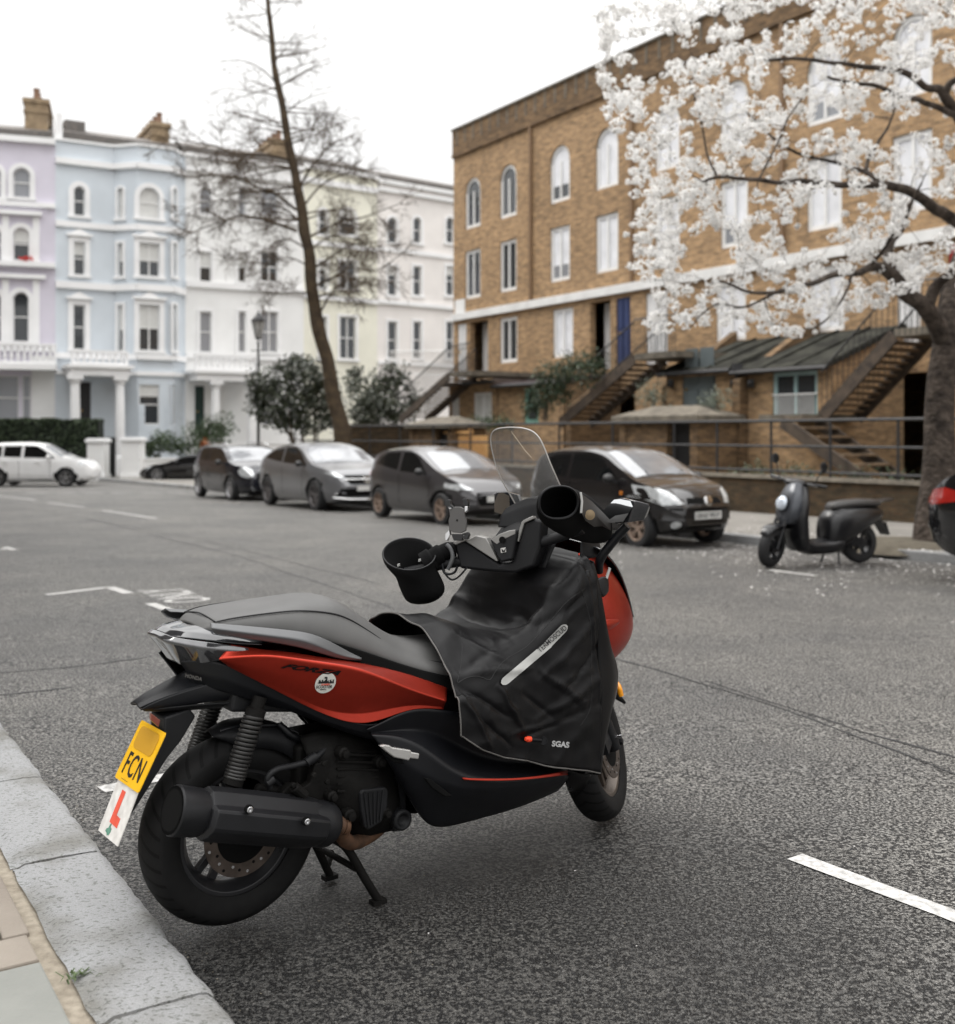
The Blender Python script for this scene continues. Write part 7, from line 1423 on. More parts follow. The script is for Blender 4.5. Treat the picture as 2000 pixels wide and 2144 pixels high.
# grab rails
gr = cage('grab_rail', [[(441, 1309, -.142), (515, 1314, -.155), (600, 1322, -.160), (658, 1330, -.162), (726, 1367, -.168), (757, 1380, -.172)], [(440, 1305, -.158), (515, 1311, -.172), (600, 1319, -.178), (662, 1326, -.18), (729, 1365, -.182), (757, 1378, -.182)], [(442, 1315, -.178), (515, 1325, -.195), (600, 1335, -.202), (652, 1343, -.205), (712, 1374, -.20), (757, 1380, -.19)], [(449, 1325, -.17), (519, 1336, -.185), (605, 1349, -.192), (654, 1361, -.196), (715, 1381, -.192), (756, 1382, -.186)], [(451, 1326, -.145), (519, 1337, -.155), (605, 1350, -.16), (654, 1362, -.165), (715, 1382, -.17), (756, 1383, -.175)]], M_grab, crease={1: .6, 2: .8, 3: .8}, mirror=True, th=.003)
# side lettering and round sticker, seated on the panel through its own surface
bpy.context.view_layer.update(); dg = bpy.context.evaluated_depsgraph_get(); em = rp.evaluated_get(dg).to_mesh(); bmm = bmesh.new(); bmm.from_mesh(em); bvr = BVHTree.FromBMesh(bmm)
def on_panel(me, off):
    for v in me.vertices:
        o = Vector((v.co.x, -.6, v.co.z)); h_ = bvr.ray_cast(o, Vector((0, 1, 0)))
        if h_[0] is not None: v.co = h_[0] + Vector((0, -off, 0))
def panel_text(nm, body, size, c, m, parent, ang, off, sx=1, bold=0, shear=0):
    o = text_mesh(nm, body, size, Vector((0, 0, 0)), basis(Vector((1, 0, 0)), Vector((0, 0, 1)), Vector((0, -1, 0))), m, parent, ext=0, bold=bold, sx=sx, shear=shear); me = o.data
    me.transform(Matrix.Rotation(ang, 4, 'Y')); me.transform(Matrix.Translation(c)); on_panel(me, off); return o
cF = BP(645, 1401, -.222); fa, fb = BP(575, 1391, -.21), BP(716, 1409, -.232); panel_text('side_lettering', 'FORZA', .019, cF, M_arch, rp, -math.atan2(fb.z - fa.z, fb.x - fa.x), .0035, sx=2.9, bold=.0007, shear=.6)
sc_ = BP(681, 1430, -.23); sR = .0312; mb = MB(); ringp = [Vector((sc_.x, -.23, sc_.z))]; fsx = []
for j in range(1, 5):
    for k in range(36): a = 2 * math.pi * k / 36; ringp.append(Vector((sc_.x + sR * j / 4 * math.cos(a), -.23, sc_.z + sR * j / 4 * math.sin(a))))
for k in range(36): fsx.append((0, 1 + k, 1 + (k + 1) % 36))
for j in range(3):
    for k in range(36): fsx.append((1 + j * 36 + k, 1 + j * 36 + (k + 1) % 36, 1 + (j + 1) * 36 + (k + 1) % 36, 1 + (j + 1) * 36 + k))
mb.add(ringp, fsx); stk = mb.build('round_sticker', mat('sticker_white', (.55, .54, .50), .6, var=.08, vs=60), rp); on_panel(stk.data, .0030)
ta = R(5); panel_text('sticker_text', 'SCOOTER', .0125, sc_ + Vector((-.003, 0, -.0115)), M_black, stk, ta, .0042, sx=.86, bold=.0003); panel_text('sticker_small_text', 'RENTAL', .0052, sc_ + Vector((-.004, 0, -.0195)), M_black, stk, ta, .0042, bold=.0002)
panel_text('sticker_script', 'London', .0085, sc_ + Vector((0, 0, -.0035)), M_lred, stk, ta, .0044, shear=.4, bold=.0003)
mb = MB(); random.seed(2)
for k in range(22):
    x = -.024 + .0022 * k; h_ = .003 + .009 * abs(math.sin(k * 2.3)) if not 7 < k < 14 else .002; q0 = Vector((sc_.x + x, -.25, sc_.z - .001 - x * .09)); mb.add([q0, q0 + Vector((.0021, 0, 0)), q0 + Vector((.0021, 0, h_)), q0 + Vector((0, 0, h_))], [(0, 1, 2, 3)])
def blobp(pts): mb.add([Vector((sc_.x + a, -.25, sc_.z + b_)) for a, b_ in pts], [tuple(range(len(pts)))])
blobp([(-.008, 0), (.006, -.001), (.008, .004), (.003, .007), (.004, .012), (0, .013), (-.004, .008), (-.009, .006)]); blobp([(-.005, .014), (.004, .013), (.003, .018), (-.002, .020), (-.006, .018)])
sk = mb.build('sticker_skyline', M_black, stk); on_panel(sk.data, .0044); bmm.free(); rp.evaluated_get(dg).to_mesh_clear()
# ---- front fairing (red), built as stacked plan curves around the nose
def fairing(name, zl, m, y0=1.0, n=17, th=.004, crease=()):
    rows = []
    for z, xb, xn, hw, pw in zl:
        r_ = []
        for k in range(n):
            a = math.pi * (k / (n - 1) - .5); sx_ = abs(math.cos(a)) ** pw; r_.append((xb + (xn - xb) * sx_, hw * math.sin(a) * -1, z))
        rows.append(r_)
    return cage(name, rows, m, pix=False, th=th, lv=2, crease=crease)
fairing('front_fairing', [(1.05, 1.22, 1.40, .20, .9), (.98, 1.22, 1.49, .22, .9), (.90, 1.22, 1.56, .238, .85), (.80, 1.22, 1.62, .248, .85), (.72, 1.22, 1.63, .246, .9), (.66, 1.22, 1.58, .225, 1), (.615, 1.22, 1.49, .20, 1.1)], M_red_)
# scoop catching light on the flank
cage('air_scoop', [[(1259, 1300, -.262), (1275, 1296, -.258), (1296, 1298, -.236)], [(1262, 1308, -.272), (1280, 1308, -.27), (1297, 1302, -.242)], [(1268, 1322, -.262), (1282, 1316, -.258), (1296, 1305, -.236)]], M_red_, mirror=True, th=.003, lv=3)
# leg shield, inner fairing and upper black cowl
cage('leg_shield', [[(1.20, y, 1.04 - .05 * abs(y) / .3) for y in (-.27, -.15, 0, .15, .27)], [(1.22, y, .85) for y in (-.285, -.15, 0, .15, .285)], [(1.20, y, .6) for y in (-.28, -.15, 0, .15, .28)], [(1.12, y, .38) for y in (-.25, -.15, 0, .15, .25)]], M_bp2, pix=False, th=.02)
cage('inner_front_guard', [[(1236, 1500, -.262), (1270, 1500, -.24), (1282, 1480, -.20)], [(1230, 1570, -.25), (1256, 1572, -.20), (1262, 1560, -.14)], [(1222, 1640, -.20), (1244, 1630, -.15), (1250, 1600, -.10)], [(1190, 1652, -.18), (1200, 1658, -.12), (1210, 1640, -.05)]], M_bp2, mirror=True, th=.004)
fairing('upper_cowl', [(1.14, 1.27, 1.37, .17, 1), (1.11, 1.24, 1.42, .20, 1), (1.07, 1.22, 1.44, .208, 1), (1.03, 1.22, 1.45, .212, .9)], M_bp2)
cage('headlamp_surround', [[(1.30, y, z0_) for y, z0_ in ((-.235, 1.06), (-.12, 1.08), (0, 1.09), (.12, 1.08), (.235, 1.06))], [(1.45, -.165, .99), (1.50, -.09, .99), (1.51, 0, .99), (1.50, .09, .99), (1.45, .165, .99)], [(1.52, -.15, .88), (1.58, -.08, .87), (1.60, 0, .87), (1.58, .08, .87), (1.52, .15, .88)], [(1.57, -.13, .78), (1.625, -.07, .76), (1.64, 0, .75), (1.625, .07, .76), (1.57, .13, .78)]], M_gl, pix=False, th=.006)
# front mudguard and forks
mb = MB(); rings = []; c_ = Vector((1.51, 0, .275))
for k in range(21):
    a = R(155 - 125 * k / 20); r0 = .295; sec = [(-.070, -.045), (-.066, -.015), (-.045, .0), (0, .007), (.045, 0), (.066, -.015), (.070, -.045)]
    rings.append([srot(c_ + Vector(((r0 + b_) * math.cos(a), y, (r0 + b_) * math.sin(a)))) for y, b_ in sec])
mb.loft(rings, close=False, caps=False); o = mb.build('front_mudguard', M_bp, bike, smooth=60); s_ = o.modifiers.new('s', 'SOLIDIFY'); s_.thickness = .003
for sd in (-1, 1):
    mb = MB(); a0 = Vector((1.51, sd * .092, .275)); up = SA; off = Vector((-.028, 0, .0))
    mb.tube([srot(a0 + off - up * .02), srot(a0 + off + up * .02), srot(a0 + off + up * .20)], [.024, .027, .027], 16); mb.tube([srot(a0 + off + up * .20), srot(a0 + off + up * .44)], .0165, 14); mb.lathe([(0, .014), (.012, .014), (.014, .009)], srot(a0 + Vector((0, sd * .02, 0))), SM @ Vector((0, sd, 0)), 6)
    if sd < 0: mb.box(srot(a0 + Vector((-.10, .01, .03))), (.10, .035, .07), M=SM @ Matrix.Rotation(R(-20), 3, 'Y'))
    mb.build('fork_leg', M_bp2 if sd < 0 else M_bp, bike, smooth=40)
mb = MB(); mb.lathe([(0, .006), (.03, .006)], srot((1.46, -.11, .30)), SM @ Vector((0, -1, 0)), 8); mb.build('axle_bolt', M_bolt, bike)
# front indicator
mb = MB(); p0 = BP(1290, 1430, -.17); p1 = BP(1300, 1456, -.19); mb.tube(catmull([p0, BP(1296, 1440, -.19), p1]), [.004] + [.011] * 15 + [.005] if False else .011, 10); mb.build('indicator_lens', mat('indicator_amber', (.95, .36, .01), .25, coat=.7), bike, smooth=60)
mb = MB(); mb.tube([BP(1286, 1436, -.175), BP(1292, 1458, -.18), BP(1308, 1471, -.18)], [.012, .013, .006], 8); mb.build('indicator_stalk', M_bp, bike, smooth=50)
# ---- clear windscreen
zl = [(1.18, 1.245, .150), (1.24, 1.205, .155), (1.30, 1.165, .158), (1.36, 1.133, .155), (1.42, 1.108, .147), (1.455, 1.095, .135), (1.477, 1.086, .112), (1.488, 1.081, .075), (1.492, 1.079, .03)]
rows = []
for z, x, hw in zl: rows.append([(x + .045 * (1 - (abs(v)) ** 2) * min(1, hw / .15), -v * hw, z) for v in (-1, -.8, -.45, 0, .45, .8, 1)])
M_scr = clear('clear_acrylic', (.84, .84, .83), .2, .05)
ws = cage('windscreen', rows, M_scr, pix=False, th=0, lv=3)
mb = MB(); ed_ = [Vector(r_[0]) for r_ in rows] + [Vector(r_[-1]) for r_ in rows[::-1]]; mb.tube(catmull(ed_, 5), .0024, 6); mb.build('screen_edge', mat('acrylic_edge', (.42, .40, .38), .25), ws, smooth=60)
mb = MB(); sc1 = [BP(1055, 903, .06), BP(1068, 921, .045), BP(1083, 942, .03), BP(1098, 959, .01)]; mb.tube([p + Vector((.035, 0, 0)) for p in sc1], .0011, 4); mb.build('scratch', mat('scratch', (.62, .50, .34), .5), ws)
cage('screen_mount', [[(1.19, -.16, 1.19), (1.25, -.10, 1.235), (1.275, 0, 1.245), (1.25, .10, 1.235), (1.19, .16, 1.19)], [(1.17, -.17, 1.16), (1.225, -.10, 1.20), (1.245, 0, 1.21), (1.225, .10, 1.20), (1.17, .17, 1.16)], [(1.16, -.17, 1.12), (1.20, -.10, 1.12), (1.21, 0, 1.12), (1.20, .10, 1.12), (1.16, .17, 1.12)]], M_bp2, pix=False, th=.004, crease={1: .8})
# dash
cage('dashboard', [[(1.20, y, 1.14) for y in (-.16, 0, .16)], [(1.13, y, 1.08) for y in (-.17, 0, .17)], [(1.11, y, 1.0) for y in (-.15, 0, .15)]], M_bp2, pix=False, th=.006)
plate_prism('ignition_key_tab', [(1112, 1192), (1116, 1172), (1127, 1166), (1131, 1176), (1122, 1190)], -.05, .01, M_silver, bevel=.002)
plate_prism('dash_sticker', [(1116, 1158), (1140, 1142), (1144, 1150), (1126, 1163)], -.06, .004, M_grab, bevel=.001)
# ---- mirrors on the fairing
def mirror(px_poly, xb, armp, name='mirror'):
    P = [BXp(x, y, xb) for x, y in px_poly]; c = sum(P, Vector()) / len(P); sd = -1 if c.y < 0 else 1
    P = [p + Vector((0, 0, 0)) for p in P]; back = [c + (p - c) * .80 + Vector((.055, sd * .03, -.004)) for p in P]; rim = [c + (p - c) * 1.06 + Vector((.012, 0, 0)) for p in P]; bk2 = [c + (p - c) * .5 + Vector((.075, sd * .035, -.004)) for p in P]
    out = [c + (p - c) * 1.06 + Vector((.000, 0, 0)) for p in P]
    mb = MB(); mb.loft([out, rim, back, bk2]); o = mb.build(name, M_gl, bike, smooth=50, bevel=.002); mb = MB(); gl = [c + (p - c) * .97 + Vector((-.020 + (p.z - c.z) * .2 + (p.y - c.y) * sd * .32, 0, 0)) for p in P]; mb.add(gl, [tuple(range(len(gl)))]); mb.build('mirror_glass', mat('mirror_glass', (.85, .87, .88), .015, 1, var=.01), o)
    mb = MB(); mb.tube(catmull(armp), [.016] * (len(armp) * 8 - 7), 10); mb.build('mirror_arm', M_bp, o, smooth=60); return o
mR = mirror([(1279, 1068), (1294, 1045), (1304, 1044), (1327, 1050), (1327, 1057), (1314, 1092), (1290, 1095), (1280, 1079)], 1.30, [(1.33, -.33, 1.15), (1.31, -.29, 1.10), (1.29, -.24, 1.03), (1.30, -.22, .98)])
mL = mirror([(1036, 1036), (1041, 1032), (1060, 1031), (1083, 1037), (1092, 1064), (1070, 1077), (1040, 1072), (1036, 1060)], 1.32, [(1.36, .30, 1.19), (1.33, .25, 1.16), (1.30, .20, 1.12)])
for o in (): pass
# ---- handlebar, covers, phone holder (turned left)
def sprism(name, pts, xs, th, m, bevel=.004, parent=None):
    mb = MB(); P = [SX(x, y, xs) for x, y in pts]; mb.prism([srot(p) for p in P], SM @ Vector((th, 0, 0))); return mb.build(name, m, parent or bike, bevel=bevel, seg=3, smooth=40)
M_slv = mat('satin_silver_cover', (.24, .235, .225), .42, .5, var=.08)
hb = sprism('handlebar_cover', [(950, 1140), (956, 1134), (975, 1131), (1000, 1150), (1026, 1168), (1048, 1181), (1073, 1176), (1086, 1130), (1096, 1092), (1120, 1086), (1135, 1090), (1130, 1150), (1118, 1186), (1080, 1200), (1020, 1196), (962, 1190)], .985, .09, M_bp2, .01)
sprism('cover_wedge', [(974, 1133), (984, 1128), (997, 1121), (1018, 1126), (1026, 1140), (1043, 1174), (1040, 1176)], .972, .05, M_slv, .004, hb)
pod = sprism('key_pod', [(1026, 1130), (1046, 1117), (1066, 1110), (1079, 1108), (1083, 1114), (1073, 1171), (1050, 1177), (1042, 1168)], .960, .06, M_bp2, .006, hb)
sprism('pod_lid', [(1028, 1130), (1046, 1118), (1066, 1111), (1079, 1109), (1079, 1118), (1058, 1128), (1040, 1140)], .9585, .012, M_slv, .002, pod)
mb = MB(); p = srot(SX(1052, 1130, .957)); mb.lathe([(0, .011), (.004, .011)], p, SM @ Vector((-1, 0, 0)), 20); mb.build('key_hole', M_arch, pod)
sprism('emblem', [(1048, 1148), (1059, 1146), (1060, 1156), (1049, 1158)], .958, .006, M_silver, .0005, pod); sprism('emblem_wing', [(1050, 1149), (1055, 1153), (1059, 1147), (1057, 1156), (1051, 1156)], .956, .004, M_bp, 0, pod)
sprism('cover_edge', [(1092, 1093), (1096, 1089), (1115, 1080), (1118, 1086), (1098, 1095), (1086, 1135), (1083, 1133), (1086, 1112)], .975, .04, M_slv, .002, hb)
sprism('cover_edge', [(948, 1137), (958, 1131), (976, 1127), (978, 1131), (954, 1141)], .972, .05, M_slv, .002, hb)
mb = MB(); mb.tube([srot((.97, .37, 1.06)), srot((.99, .22, 1.055)), srot((1.02, .10, 1.05)), srot((1.03, 0, 1.05)), srot((1.02, -.10, 1.05)), srot((1.0, -.22, 1.055)), srot((1.0, -.30, 1.06))], [.017, .018, .02, .022, .02, .018, .015], 14); mb.build('handlebar', M_bp2, bike, smooth=50)
# phone holder
ph = sprism('phone_holder', [(940, 1066), (952, 1061), (963, 1061), (972, 1066), (972, 1080), (976, 1090), (975, 1111), (966, 1116), (949, 1115), (940, 1109), (939, 1090), (942, 1080)], .93, .012, mat('phone_holder_grey', (.075, .072, .07), .5, var=.1), .002)
for pts, m in (([(930, 1050), (937, 1046), (942, 1047), (943, 1056), (948, 1062), (943, 1066), (931, 1058)], M_black), ([(968, 1045), (977, 1044), (980, 1052), (979, 1060), (974, 1058), (968, 1050)], M_black), ([(973, 1060), (979, 1060), (979, 1068), (973, 1073)], M_bolt), ([(932, 1118), (940, 1110), (942, 1120), (936, 1132), (932, 1130)], M_bolt), ([(966, 1118), (979, 1114), (982, 1120), (978, 1130), (970, 1128)], M_black), ([(945, 1118), (972, 1118), (966, 1132), (950, 1132)], M_black), ([(936, 1060), (941, 1058), (946, 1064), (942, 1067)], M_bolt), ([(966, 1119), (974, 1117), (976, 1121), (968, 1124)], M_bolt)):
    sprism('holder_claw', pts, .926, .018, m, .001, ph)
sprism('holder_screw', [(955, 1089), (957, 1087), (959, 1089), (957, 1092)], .928, .003, M_arch, 0, ph)
mb = MB(); q_ = [srot(SX(x, y, .965)) for x, y in ((935, 1140), (944, 1150), (948, 1166), (944, 1180), (938, 1192))]; mb.tube(catmull(q_), .008, 8); mb.build('bar_clamp', M_grab, bike, smooth=50)
mb = MB(); q_ = [srot(SX(x, y, .96)) for x, y in ((926, 1180), (930, 1198), (940, 1202), (952, 1198), (958, 1186))]; mb.tube(catmull(q_), .0045, 8); q_ = [srot(SX(x, y, .98)) for x, y in ((926, 1178), (932, 1200), (944, 1213), (956, 1211), (968, 1200), (978, 1188))]; mb.tube(catmull(q_), .0035, 8); mb.build('brake_cable', M_bp, bike, smooth=50)
# neoprene hand covers: rings given as (centre px, centre py, half width px, half height px, depth, depth half)
WL = lambda p: Vector(((p.x - BX) * cT + (p.y - BY) * sT, -(p.x - BX) * sT + (p.y - BY) * cT, p.z))
def muff(rings, name, n=28, lip=True, extra=None):
    mb = MB(); rr = []
    for cx, cy, hx, tilt, Y, hy, dz in rings:                # ellipse lying across X (hx px) and depth hy, tilted
        c = W(cx, cy, Y); k = hx / F * Y; pts = []
        for j in range(n):
            a = 2 * math.pi * j / n; x = k * math.cos(a); d_ = hy * math.sin(a); pts.append(WL(c + Vector((x, d_, dz * math.sin(a) + tilt * math.cos(a)))))
        rr.append(pts)
    mb.loft(rr, caps=False)
    if not lip: pass
    mb.f.append(tuple(range((len(rr) - 1) * n, len(rr) * n))); mb.m.append(0)
    o = mb.build(name, M_neo, bike, smooth=80); s_ = o.modifiers.new('sub', 'SUBSURF'); s_.levels = s_.render_levels = 1; s2 = o.modifiers.new('solid', 'SOLIDIFY'); s2.thickness = .006; s2.offset = 0
    return o
YL_ = 3.83
mfL = muff([(857, 1160, 55, -.004, YL_, .085, .047), (856, 1168, 54, -.004, YL_, .083, .044), (862, 1186, 47, .0, YL_, .075, .03), (874, 1202, 43, 0, YL_ + .01, .07, .02), (882, 1222, 47, 0, YL_ + .02, .07, .012), (887, 1238, 45, 0, YL_ + .02, .065, .008), (884, 1252, 36, 0, YL_ + .02, .05, .004), (879, 1261, 22, .0, YL_ + .02, .03, 0), (878, 1263, 6, 0, YL_ + .02, .01, 0)], 'hand_cover')
mb = MB(); mb.tube(catmull([WL(W(x, y, YL_ + .03)) for x, y in ((890, 1182), (905, 1172), (922, 1160), (940, 1152), (955, 1150))]), [.045] * 10 + [.036] * 8 + [.030] * 8 + [.027] * 7, 16); mb.build('cover_sleeve', M_neo, mfL, smooth=80)
mb = MB(); cc = W(857, 1160, YL_); mb.tube([WL(cc + Vector((55 / F * YL_ * math.cos(a), .085 * math.sin(a), .047 * math.sin(a) - .004 * math.cos(a)))) for a in np.linspace(0, 2 * math.pi, 41)], .0035, 6, caps=False); mb.build('cover_piping', M_bp2, mfL, smooth=60)
for px, py in ((835, 1183), (879, 1173)):
    p = WL(W(px, py, YL_ - .07)); mb = MB(); mb.box(p, (.022, .003, .008), M=Matrix.Rotation(R(38), 3, 'Z')); mb.build('fabric_tab', M_refl, mfL)
# right cover: opening faces the rider, body runs away to the right
YR = 3.55
def ring3(c, u, v, ru, rv, n=28, e=2.3):
    out = []
    for j in range(n):
        a = 2 * math.pi * j / n; ca, sa = math.cos(a), math.sin(a); out.append(c + u * ru * math.copysign(abs(ca) ** (2 / e), ca) + v * rv * math.copysign(abs(sa) ** (2 / e), sa))
    return out
uX = Vector((1, 0, 0)); vZ = Vector((0, 0, 1)); mb = MB(); rr = []
for cx, cy, rx, rz, Y, sk in ((1170, 1052, 42, 35, YR - .02, -.02), (1170, 1056, 47, 40, YR, -.02), (1176, 1063, 54, 41, YR + .05, 0), (1192, 1072, 54, 46, YR + .11, .02), (1214, 1086, 48, 44, YR + .17, .02), (1238, 1098, 40, 39, YR + .22, .02), (1260, 1108, 24, 31, YR + .25, .01), (1272, 1114, 9, 16, YR + .26, 0)):
    c = W(cx, cy, Y); rr.append([WL(p) for p in ring3(c, (uX + Vector((0, .5, 0))).normalized() * 1.12, (vZ + Vector((.0, -.18, 0))).normalized(), rx / F * Y, rz / F * Y)])
mb.loft(rr, caps=False); mb.f.append(tuple(range(7 * 28, 8 * 28))); mb.m.append(0)
mfR = mb.build('hand_cover', M_neo, bike, smooth=80); s_ = mfR.modifiers.new('sub', 'SUBSURF'); s_.levels = s_.render_levels = 1; s2 = mfR.modifiers.new('solid', 'SOLIDIFY'); s2.thickness = .006; s2.offset = 0
mb = MB(); mb.tube(rr[0] + [rr[0][0]], .0045, 6, caps=False); mb.build('cover_piping', M_bp2, mfR, smooth=60)
M_flank = mat('hand_cover_shell', (.030, .027, .025), .55, var=.1)
mb = MB(); A_ = [(1218, 1034, .03), (1240, 1050, .12), (1262, 1072, .2), (1279, 1090, .24), (1279, 1111, .25), (1262, 1102, .22), (1244, 1103, .18), (1226, 1090, .10), (1219, 1076, .03)]; cc_ = [WL(W(x, y, YR + d_ - .045)) for x, y, d_ in A_]; mid = sum(cc_, Vector()) / len(cc_) + Vector((0, -.004, 0)); mb.add(cc_ + [mid], [(i, (i + 1) % len(cc_), len(cc_)) for i in range(len(cc_))]); mb.build('cover_shell', M_flank, mfR, smooth=60)
p = WL(W(1235, 1078, YR + .02)); nrm = (CL - p).normalized() + Vector((.3, 0, 0)); mb = MB(); mb.lathe([(0, .017), (.004, .017), (.005, .010), (.007, .010), (.008, .004)], p, nrm, 24); mb.build('cover_button', mat('bronze_button', (.20, .15, .09), .4, .6), mfR, smooth=40)
mb = MB(); mb.tube([WL(W(x, y, YR - .02)) for x, y in ((1216, 1031), (1219, 1050), (1217, 1074))], .004, 6); mb.build('reflective_piping', M_refl, mfR)
# ---- leg cover: nylon apron draped over seat, tunnel and legs
xs = [.625, .70, .80, .90, .975, 1.02, 1.06, 1.10, 1.16, 1.235]
zc = [.842, .850, .815, .785, .772, .81, .90, .985, 1.025, 1.045]; zs = [.700, .715, .745, .785, .825, .875, .92, .965, 1.0, 1.025]; zh = [.535, .480, .435, .405, .375, .362, .352, .340, .325, .298]
hwT = [.235, .24, .235, .225, .225, .23, .235, .235, .235, .225]
def interp(arr, x): return float(np.interp(x, xs, arr))
xd = np.linspace(xs[0], xs[-1], 150); keep = {}
def smarr(a): y = np.interp(xd, xs, a); ke = np.array([1, 2, 3, 2, 1.]) / 9; [None for _ in ()]; 
def smooth_arr(a, k=3):
    y = np.interp(xd, xs, a); ke = np.array([1, 2, 3, 2, 1.]) / 9
    for _ in range(k): y = np.convolve(np.pad(y, 2, mode='edge'), ke, 'valid')
    return y
ZC, ZS, ZH, HW = smooth_arr(zc), smooth_arr(zs), smooth_arr(zh, 1), smooth_arr(hwT)
NV = 90
def apron_pt(i, f):                                            # f: -1 (right hem) .. 0 (centre) .. 1 (left hem)
    s_ = -1 if f < 0 else 1; a = abs(f); zc_, zs_, zh_, hw = ZC[i], ZS[i], ZH[i], HW[i]
    kn = [0, .12, .26, .36, .44, .6, .8, 1.0]; ys = [0, hw * .38, hw * .78, hw, hw + .035, hw + .048, hw + .055, hw + .058]; zz = [zc_, zc_ * .94 + zs_ * .06, zc_ * .45 + zs_ * .55, zs_, zs_ - .06, zs_ * .62 + zh_ * .38, zs_ * .3 + zh_ * .7, zh_]
    return Vector((xd[i], s_ * np.interp(a, kn, ys), np.interp(a, kn, zz)))
P_a = [[apron_pt(i, -1 + 2 * j / (2 * NV)) for j in range(2 * NV + 1)] for i in range(len(xd))]
for _ in range(3):                                            # relax across so the shoulders are soft
    for i in range(len(xd)):
        r_ = P_a[i]; P_a[i] = [r_[0]] + [(r_[j - 1] + r_[j] * 2 + r_[j + 1]) / 4 for j in range(1, 2 * NV)] + [r_[-1]]
def folds(p, f):
    n = noise.noise
    a = Vector((p.x * 3.2 + p.z * 2.2, p.z * 6 - p.x * 3, p.y * 4)); r1 = 1 - abs(n(a * 1.0)) * 2.2; r2 = 1 - abs(n(Vector((p.x * 9 - p.z * 5, p.z * 11 + p.x * 5, p.y * 6 + 3)))) * 2.0
    r3 = n(Vector((p.x * 22, p.z * 30, p.y * 14)))
    r4 = 1 - abs(n(Vector((p.x * 5 + p.z * 14, p.z * 5 - p.x * 12, p.y * 5 + 7)))) * 2.4; r5 = max(0, 1 - abs(n(Vector((p.x * 17 + p.z * 11, p.z * 26 - p.x * 9, p.y * 9)))) * 5)
    return .007 * r1 + .0020 * r2 + .0006 * r3 + .0025 * r4
FL = []
for x0_, y0_, x1_, y1_, w_, a_ in ((958, 1422, 1110, 1398, .011, .011), (956, 1438, 1060, 1500, .010, -.010), (958, 1452, 1015, 1565, .012, .010), (975, 1412, 1100, 1345, .012, -.011), (1228, 1186, 1120, 1300, .014, .013), (1240, 1232, 1090, 1350, .016, -.013), (1246, 1292, 1120, 1425, .012, .012), (1248, 1350, 1160, 1455, .010, -.010),
        (1246, 1420, 1110, 1505, .012, .012), (1240, 1470, 1080, 1545, .010, -.010), (1035, 1438, 1085, 1530, .010, .011), (1085, 1450, 1150, 1500, .008, -.010), (1125, 1405, 1215, 1470, .009, .010), (1060, 1532, 1190, 1500, .008, .009), (1150, 1430, 1235, 1400, .007, .009), (1170, 1480, 1240, 1440, .007, -.008), (990, 1500, 1060, 1560, .009, -.009), (1000, 1350, 1070, 1395, .010, .009), (1225, 1160, 1248, 1500, .006, .006)):
    A0, B0 = BP(x0_, y0_, -.27), BP(x1_, y1_, -.27); FL.append((A0.x, A0.z, B0.x - A0.x, B0.z - A0.z, w_, a_))
for (xa, za, xb_, zb2, w_, a_) in ((1.02, .80, 1.20, 1.0, .014, .010), (.98, .80, 1.12, 1.02, .012, -.012), (1.05, .82, 1.21, .93, .012, .009)): FL.append((xa, za, xb_ - xa, zb2 - za, w_, a_))
def dfold(p, kx):
    s_ = 0
    for x0_, z0_, dx, dz, w_, a_ in FL:
        l2 = dx * dx + dz * dz; t_ = ((p.x - x0_) * dx + (p.z - z0_) * dz) / l2
        if -.05 < t_ < 1.05:
            d_ = ((p.x - x0_) * dz - (p.z - z0_) * dx) / math.sqrt(l2) + .006 * noise.noise(Vector((t_ * 4, x0_ * 9, 1))); u_ = d_ / w_; s_ += a_ * math.exp(-abs(u_) ** 1.3 * 1.4) * math.sin(math.pi * min(1, max(0, t_ * .9 + .08))) ** .7
    return s_ * kx
vs = []
for i in range(len(xd)):
    for j in range(2 * NV + 1):
        p = P_a[i][j]; i0, i1, j0, j1 = max(0, i - 1), min(len(xd) - 1, i + 1), max(0, j - 1), min(2 * NV, j + 1)
        nn = (P_a[i1][j] - P_a[i0][j]).cross(P_a[i][j1] - P_a[i][j0]).normalized()
        if nn.z < 0 and abs(nn.z) > .5: nn = -nn
        if nn.y * p.y < 0 and abs(nn.y) > .5: nn = -nn
        ff = -1 + j / NV; vs.append(p + nn * (folds(p, ff) + dfold(p, min(1, max(0, (-p.y - .06) / .12))) + .006))
nc = 2 * NV + 1
# thick rolled rear edge lifting off the seat on the far side
for j in range(nc):
    f = -1 + j / NV; k = max(0, 1 - abs(f - .18) / .32)
    for i in range(12): w_ = (1 - i / 12) ** 1.5; vs[i * nc + j] += Vector((-.045 * k * w_, 0, .030 * k * w_ + .004 * math.sin(j * .35) * w_ * (1 if abs(f) < .4 else .2)))
mb = MB(); mb.add(vs, [(i * nc + j, i * nc + j + 1, (i + 1) * nc + j + 1, (i + 1) * nc + j) for i in range(len(xd) - 1) for j in range(nc - 1)])
ap = mb.build('leg_cover', M_fab, bike, smooth=180); s_ = ap.modifiers.new('s', 'SOLIDIFY'); s_.thickness = .006; s_.offset = 0
me = ap.data; bm = bmesh.new(); bm.from_mesh(me); bva = BVHTree.FromBMesh(bm); bm.free()
mb = MB(); mb.tube([vs[j] + Vector((-.002, 0, 0)) for j in range(0, nc)], .0028, 6); mb.tube([vs[i * nc] + Vector((0, -.002, -.001)) for i in range(len(xd))], .0026, 6); mb.build('zip_edge', M_seam, ap, smooth=60)
